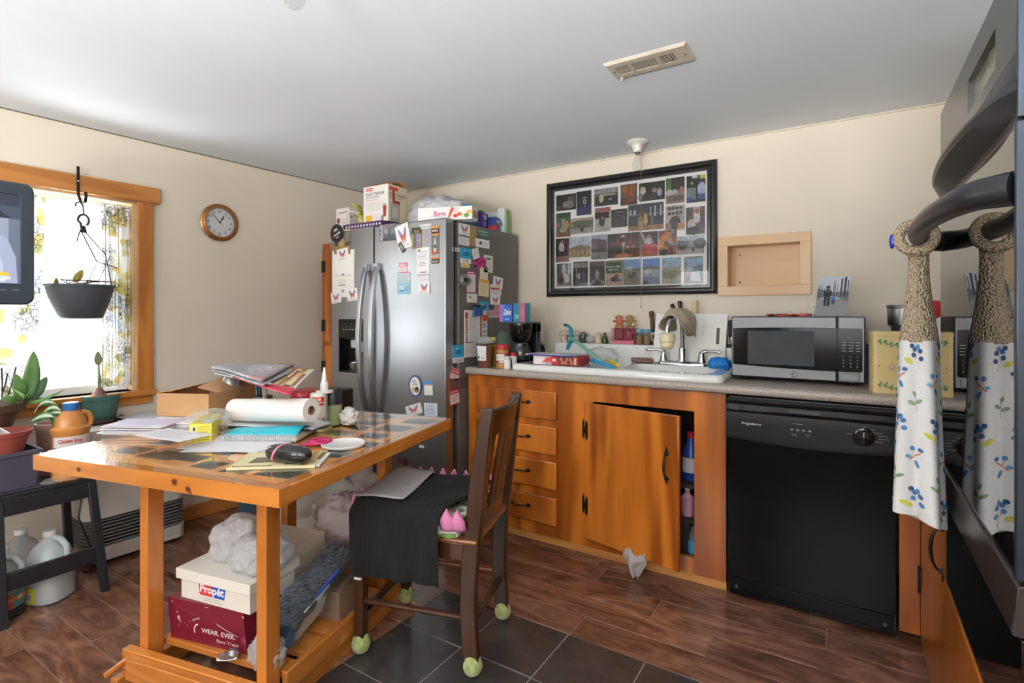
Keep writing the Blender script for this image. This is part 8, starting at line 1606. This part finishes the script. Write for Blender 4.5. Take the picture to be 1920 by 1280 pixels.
jb = thing('juice_bottle', 'orange broth bottle with blue lid and soup label on plant stand', 'bottle', (-2.875, .915, SZ_+.0005), R(22), local=True)
JU = mat('orange_liquid_plastic', 'cf8a4a', .3, var=.05, coat=.3); pr = [(.06, 0), (.066, .006), (.066, .08), (.064, .085), (.064, .198), (.068, .204), (.068, .222), (.056, .23), (.054, .236), (.054, .25), (.048, .268), (.034, .288), (.025, .298), (.025, .302)]
b = B(); b.lathe(pr, n=32, sx=.9, sy=1.1); b.build('body', JU, jb, smooth=40)
b = B(); b.lathe([(.028, .298), (.029, .3), (.029, .328), (.026, .331), (0, .3315)], n=24); b.build('lid', mat('cobalt_lid', '2f6fb4', .35), jb)
b = B(); b.tube([(.022, .03, .285), (.026, .056, .278), (.03, .066, .25), (.03, .06, .222)], .011, 8); b.build('handle', JU, jb, smooth=60)
b = B(); r_ = .0648
def jl(a, z): return Vector((r_*.9*math.cos(a), r_*1.1*math.sin(a), z))
for (a0_, a1_, z0_, z1_, c) in ((-1.6, .7, .09, .192, 'e9e8e6'), (-1.6, .7, .09, .14, '4f9a8e'), (-1.6, .7, .14, .148, '3f7fb4')):
    r_ += .0006
    for k in range(10): q0_, q1_ = a0_+(a1_-a0_)*k/10, a0_+(a1_-a0_)*(k+1)/10; b.poly([jl(q0_, z0_), jl(q1_, z0_), jl(q1_, z1_), jl(q0_, z1_)], 0, c)
r_ += .0006; am = -.62; fo = Fr(jl(am, .162), (-math.sin(am)*.9, math.cos(am)*1.1, 0), (0, 0, 1)); b.text('Chicken Soup', fo, 0, 0.006, .016, 0, 'c23a30', .082, True, .03, .003)
b.build('label', PRINT, jb, smooth=60)
b = B(); crumple(b, (-2.85, .88, SZ_+.012), (.03, .05, .011), 31, .4, 26, 12, flat=-1.0); tag(b.build('plastic_wrap', CBAG, smooth=80), 'crinkled clear plastic wrap on the front edge of the stand', 'wrap')
b = B(); b.tube([(-2.83, .86, SZ_+.008), (-2.83, .93, SZ_+.006), (-2.84, .975, SZ_+.012), (-2.9, .96, SZ_+.006), (-2.92, .9, SZ_+.006)], .0022, 6); tag(b.build('plant_tie', mat('mint_wire', '7fc4a4', .4)), 'loop of mint green plant tie on the stand corner', 'wire')
# jugs under the stand
MILKY = mat('milky_plastic', 'b9c2c6', .35, var=.05, spec=.5, coat=.1); CLEARJ = film('clear_jug', 'c4ccd0', .45, .15)
def jug(label, p, rz, mt, capmt, h=.27, r_=.075, grp='plastic jugs under the plant stand'):
    t = thing('plastic_jug', label, 'jug', p, rz, grp, local=True); k = h/.27; b_ = B(); rs = []
    for z, e in ((0, .9), (.006, 1), (.14, 1), (.165, .98), (.19, .88), (.215, .66), (.235, .36), (.245, .27), (.256, .26)):
        rs.append([Vector((r_*e*x, r_*e*y, z*k)) for x, y in ((math.copysign(abs(math.cos(a))**(.7 if z < .16 else .9), math.cos(a)), math.copysign(abs(math.sin(a))**(.7 if z < .16 else .9), math.sin(a))) for a in [2*PI*i/28 for i in range(28)])])
    b_.rings(rs); b_.build('body', mt, t, smooth=50)
    b_ = B(); b_.tube([(.014, 0, .246*k), (.05, 0, .24*k), (.078, 0, .215*k), (.082, 0, .18*k), (.074, 0, .145*k)], .0125, 10); b_.build('handle', mt, t, smooth=60)
    b_ = B(); b_.lathe([(.022, .252*k), (.0235, .254*k), (.0235, .27*k), (.021, .274*k), (0, .2745*k)], n=22); b_.build('cap', capmt, t); return t
jA = jug('milky gallon jug with yellow green barcode label under the stand', (-2.90, .85, 0), R(28), MILKY, WHITEP, .285, .078)
b = B(); f_ = Fr((-.035, -.0785, .012), (1, 0, 0), (0, 0, 1)); b.fbox(f_, -.015, .05, 0, .062, 0, .001, 0, 'c4c83a'); d = Draw(b, Fr(f_.p(-.005, .01, .001), f_.ux, f_.uy), .04, .035); d.rect(0, 0, 1, 1, 'e8e8e4')
for k in range(8): d.rect(.06+.115*k, .15, .1+.115*k+.03*(k % 2), .9, '3a3a3a')
b.build('label', PRINT, jA, smooth=0)
jug('clear empty jug standing behind the milky gallon jug', (-3.07, .80, 0), R(160), CLEARJ, WHITEP, .27, .072)
jC = jug('jug with orange label and dark base at the left picture edge', (-2.875, .69, 0), R(35), mat('smoky_plastic', '9aa0a0', .35, var=.05), WHITEP, .27, .062)
b = B(); lr = .0632
def sq(a, z, r_=.0632): return Vector((r_*math.copysign(abs(math.cos(a))**.7, math.cos(a)), r_*math.copysign(abs(math.sin(a))**.7, math.sin(a)), z))
for k in range(28):
    q0_, q1_ = 2*PI*k/28, 2*PI*(k+1)/28; b.poly([sq(q0_, .002, .0626), sq(q1_, .002, .0626), sq(q1_, .042, .0626), sq(q0_, .042, .0626)], 0, '2b2c30'); b.poly([sq(q0_, .042), sq(q1_, .042), sq(q1_, .105), sq(q0_, .105)], 0, 'b5483c' if k % 9 > 1 else '4a8a8a'); b.poly([sq(q0_, .07, .0638), sq(q1_, .07, .0638), sq(q1_, .085, .0638), sq(q0_, .085, .0638)], 0, 'd0703a' if k % 4 else 'e0b090')
b.build('label', PRINT, jC, smooth=0)
b = B(); b.tube([(-3.0, .985, .66), (-2.98, 1.0, .45), (-2.93, .96, .3), (-2.95, 1.02, .12), (-3.0, 1.03, .012), (-3.08, 1.02, .008)], .004, 8); tag(b.build('power_lead', BLACKP), 'thin black power cord hanging behind the plant stand', 'cord')
# ================================================================== WALL OVEN AND TOWEL ON THE RIGHT
ov = thing('wall_oven', 'black wall oven with mirror glass door and bowed top lip', 'oven', (.5, 1.4, 0)); OX = .2055; OY0, OY1 = 1.03, 1.775
m, n, l, bs = new_mat('oven_mirror_glass'); bs.inputs['Base Color'].default_value = (.004, .004, .005, 1); bs.inputs['Roughness'].default_value = .012; bs.inputs['IOR'].default_value = 1.95; OGL = m
OBL = mat('oven_black', '17181b', .3, var=.03); OPAN = mat('oven_panel_grey', '4a4945', .28, .2, var=.02)
b = B(); b.box(OX+.022, XR-.01, OY0+.006, OY1-.006, .53, 1.78); b.build('body', OBL, ov)
b = B(); b.box(OX+.024, XR-.012, OY0+.003, OY1-.004, .0, .529); b.build('cabinet_base', CABWOOD, ov)
for y0, y1 in ((OY0+.01, OY1-.03),): b = B(); b.box(OX+.008, OX+.0235, y0, y1, .03, .515); b.build('lower_door', MATS['orange_door'], ov, bevel=.003)
b = B(); b.box(OX+.004, OX+.0215, OY0, OY1-.06, .545, .752); lo = b.build('drawer_front', mat('drawer_gloss', '050506', .05, var=0, ior=1.6), ov, bevel=.002)
b = B(); b.box(OX, OX+.0215, OY0+.004, OY1-.005, .838, 1.497); dr = b.build('door', OBL, ov, bevel=.002)
b = B(); b.box(OX-.0015, OX, OY0+.012, OY1-.012, .848, 1.488); b.build('door_glass', OGL, dr)
b = B(); b.box(OX-.004, OX+.021, OY0-.008, OY0+.0035, .838, 1.497); b.build('edge_strip', mat('blue_black_metal', '3a424e', .22, .7, var=.02), dr, bevel=.003)
b = B(); b.rings([[Vector((x, y, z)) for x, z in ((OX+.02, .755), (.200, .757), (.1976, .763), (.2025, .795), (OX-.001, .828), (OX+.02, .836))] for y in (OY0-.004, OY1-.05)]); b.build('lower_ledge', mat('ledge_brown', '37302e', .3, .3, var=.05), ov, bevel=.0015)
# curved top lip and control panel
b = B(); rs = []
for k in range(25):
    t = k/24; y = OY0-.004+(OY1-OY0+.004)*t; p = .043*max(0, math.sin(PI*t))**.55
    rs.append([Vector((x, y, z)) for x, z in ((OX+.02, 1.60), (OX, 1.60), (OX-p*.35, 1.568), (OX-p, 1.549), (OX-p-.002, 1.541), (OX-p+.002, 1.533), (OX+.004, 1.512), (OX+.004, 1.50), (OX+.02, 1.50))])
b.rings(rs); b.build('vent_lip', mat('lip_black', '26262a', .35, var=.03), ov, smooth=30)
b = B(); wall_rects(b, lambda y0, y1, z0, z1: b.box(OX, OX+.0215, y0, y1, z0, z1), OY0, OY1, 1.6005, 1.744, [(1.165, 1.405, 1.625, 1.692)]); pn = b.build('control_panel', OPAN, ov, smooth=0)
b = B(); b.box(OX+.011, OX+.0135, 1.165, 1.405, 1.625, 1.692); b.build('display', mat('display_glass', '8d8c78', .12, var=.25, vs=30), pn)  # olive glass with a pale reflection put into its colour
b = B(); b.box(OX-.002, OX+.0215, OY0-.0085, OY0-.0005, 1.50, 1.744); b.build('edge_strip', MATS['blue_black_metal'], ov, bevel=.002)
# handle
b = B(); hzz = 1.405
hy = [1.055+.68*k/26 for k in range(27)]; pts = [(OX+.004-.078*max(0, math.sin(PI*k/26))**.36, y, hzz) for k, y in enumerate(hy)]
b.tube(pts, [.026-.006*max(0, math.sin(PI*k/26))**.5 for k in range(27)], 16, flat=1.0); b.build('handle', mat('handle_black', '1f2023', .32, var=.05), dr, smooth=70)
# crocheted hanging towel
tw = thing('hanging_towel', 'white towel with blue berry sprigs and crocheted beige top hanging on oven handle', 'towel', (.135, 1.55, .74))
m, n, l, bs = new_mat('crochet_yarn'); v = coords(n, l); vo = n.new('ShaderNodeTexVoronoi'); vo.inputs['Scale'].default_value = 210; l.new(v, vo.inputs['Vector']); l.new(ramp(n, l, vo.outputs['Distance'], [(.1, 'e2d2b8'), (.5, 'cbb697'), (.9, 'a58f70')]), bs.inputs['Base Color']); bs.inputs['Roughness'].default_value = .95; bump(n, l, bs, vo.outputs['Distance'], 1.0, -.01); YARN = m
TY_ = 1.55; TX_ = .135
b = B(); b.tube([(TX_+.0335*math.cos(a), TY_+.012*math.sin(a*1.0), hzz-.006+.034*math.sin(a)) for a in [2*PI*i/20 for i in range(21)]], .0125, 10); b.build('loop', YARN, tw, smooth=70)
b = B(); rs = []
def trng(z, wy, wx, cx_, ph=0, n_=48, amp=.16):
    return [Vector((cx_+wx*math.sin(a)*(1+amp*math.sin(5*a+ph)), TY_+.01+wy*math.cos(a)*(1+amp*.5*math.sin(4*a+ph)), z)) for a in [2*PI*i/n_ for i in range(n_)]]
for z, wy, wx in ((1.372, .019, .021), (1.35, .018, .02), (1.30, .02, .021), (1.25, .027, .026), (1.21, .036, .031), (1.18, .042, .035), (1.155, .046, .038)): rs.append(trng(z, wy, wx, TX_+.004, 0, 48, .05))
b.rings(rs); b.build('crochet_top', YARN, tw, smooth=70)
TERRY = mat('white_terry', 'dddcda', .95, var=.03, vs=200, bmp=.5, bs=400, sheen=.2)
b = B(); rs = []; zs = [1.158-.42*k/24 for k in range(25)]
def tring(z, k):
    t = k/24; wy = .046+.014*t; wx = .037+.011*t; out = []
    for i in range(64):
        a = 2*PI*i/64; am = .08+.22*t
        r_ = 1+am*math.sin(5*a+.5)*.7+am*.4*math.sin(3*a+1.2)
        out.append(Vector((TX_+.004+wx*math.sin(a)*r_, TY_+.01+wy*math.cos(a)*r_+.006*t*math.sin(2*a), z-(.02*t*math.sin(a+.8)))))
    return out
b.rings([tring(z, k) for k, z in enumerate(zs)]); b.build('terry_towel', TERRY, tw, smooth=70)
# embroidered sprigs following the towel surface
b = B()
def tsurf(a, z):
    k = (1.158-z)/.42*24; k0 = max(0, min(23, int(k))); f = k-k0; t = k/24; am = .08+.22*t; wy = .046+.014*t; wx = .037+.011*t; r_ = 1+am*math.sin(5*a+.5)*.7+am*.4*math.sin(3*a+1.2)
    p = Vector((TX_+.004+wx*math.sin(a)*r_, TY_+.01+wy*math.cos(a)*r_+.006*t*math.sin(2*a), z-(.02*t*math.sin(a+.8)))); c_ = Vector((TX_+.004, TY_+.01, p.z)); nrm = Vector((math.sin(a)*wy, math.cos(a)*wx, 0)).normalized(); return p+nrm*.0014
def blob(a, z, ra, rz_, c, rot=0):
    pts = []
    for i in range(9):
        q = 2*PI*i/9; x, y = ra*math.cos(q), rz_*math.sin(q); pts.append(tsurf(a+(x*math.cos(rot)-y*math.sin(rot))/.055, z+x*math.sin(rot)+y*math.cos(rot)))
    c0 = b.pt(tsurf(a, z)+Vector((-.0003, -.0003, 0))); ids = [b.pt(p) for p in pts]
    for i in range(9): b.face((c0, ids[i], ids[(i+1) % 9]), 0, c)
def stroke(pts, w_, c):
    for (a0_, z0_), (a1_, z1_) in zip(pts, pts[1:]):
        n_ = 4
        for i in range(n_):
            p0 = tsurf(a0_+(a1_-a0_)*i/n_, z0_+(z1_-z0_)*i/n_); p1 = tsurf(a0_+(a1_-a0_)*(i+1)/n_, z0_+(z1_-z0_)*(i+1)/n_); dd = (p1-p0).normalized(); u_ = Vector((0, 0, 1)) if abs(dd.z) < .7 else Vector((0, 1, 0)); s_ = (u_-dd*u_.dot(dd)).normalized()*w_; b.poly([p0-s_, p1-s_, p1+s_, p0+s_], 0, c)
random.seed(5)
for kz, z0 in enumerate((1.12, 1.065, 1.005, .945, .885, .825, .775)):
    for ka in range(4):
        a = 2*PI*ka/4+.7*(kz % 2)+3.35; z = z0+random.uniform(-.008, .008); kind = (ka+kz*2) % 3
        if kind == 0:
            stroke([(a-.2, z-.03), (a+.02, z-.006), (a+.22, z+.016)], .0011, 'b5653a'); stroke([(a+.02, z-.006), (a-.1, z+.014)], .0009, 'b5653a')
            for x_, y_ in ((-.2, .012), (-.08, .022), (.06, .016), (.2, .024), (.12, .002), (-.24, -.006)): blob(a+x_, z+y_, .0062, .006, random.choice(['35608f', '4a78a8', '2c4c78']))
            blob(a+.34, z-.012, .012, .006, 'c4bd4a', .5)
        elif kind == 1:
            stroke([(a, z-.022), (a+.04, z+.02)], .001, '6a7a5a'); blob(a-.14, z+.004, .009, .0042, '6f8f6a', -.5); blob(a+.18, z-.002, .011, .0045, '7f9a6c', .4); blob(a+.08, z+.02, .008, .004, '6f8f6a', 1.2)
        else:
            stroke([(a-.22, z+.01), (a+.08, z), (a+.28, z-.01)], .0013, 'c0622f'); stroke([(a+.08, z), (a+.2, z+.018)], .0011, 'c0622f'); blob(a-.04, z-.018, .010, .005, '3f78a0', 1); blob(a+.16, z+.018, .006, .006, '4a7fb0'); blob(a-.2, z+.018, .007, .005, '35608f'); blob(a+.3, z-.002, .006, .0045, '5a9ac0')
b.build('embroidery_stitching', print_mat('embroidery_thread', .8), tw, smooth=0)
b = B(); b.ball((TX_-.046, TY_+.005, hzz-.012), (.006, .012, .018), 14, 10); b.build('button', mat('blue_button', '2a36a8', .25), tw)
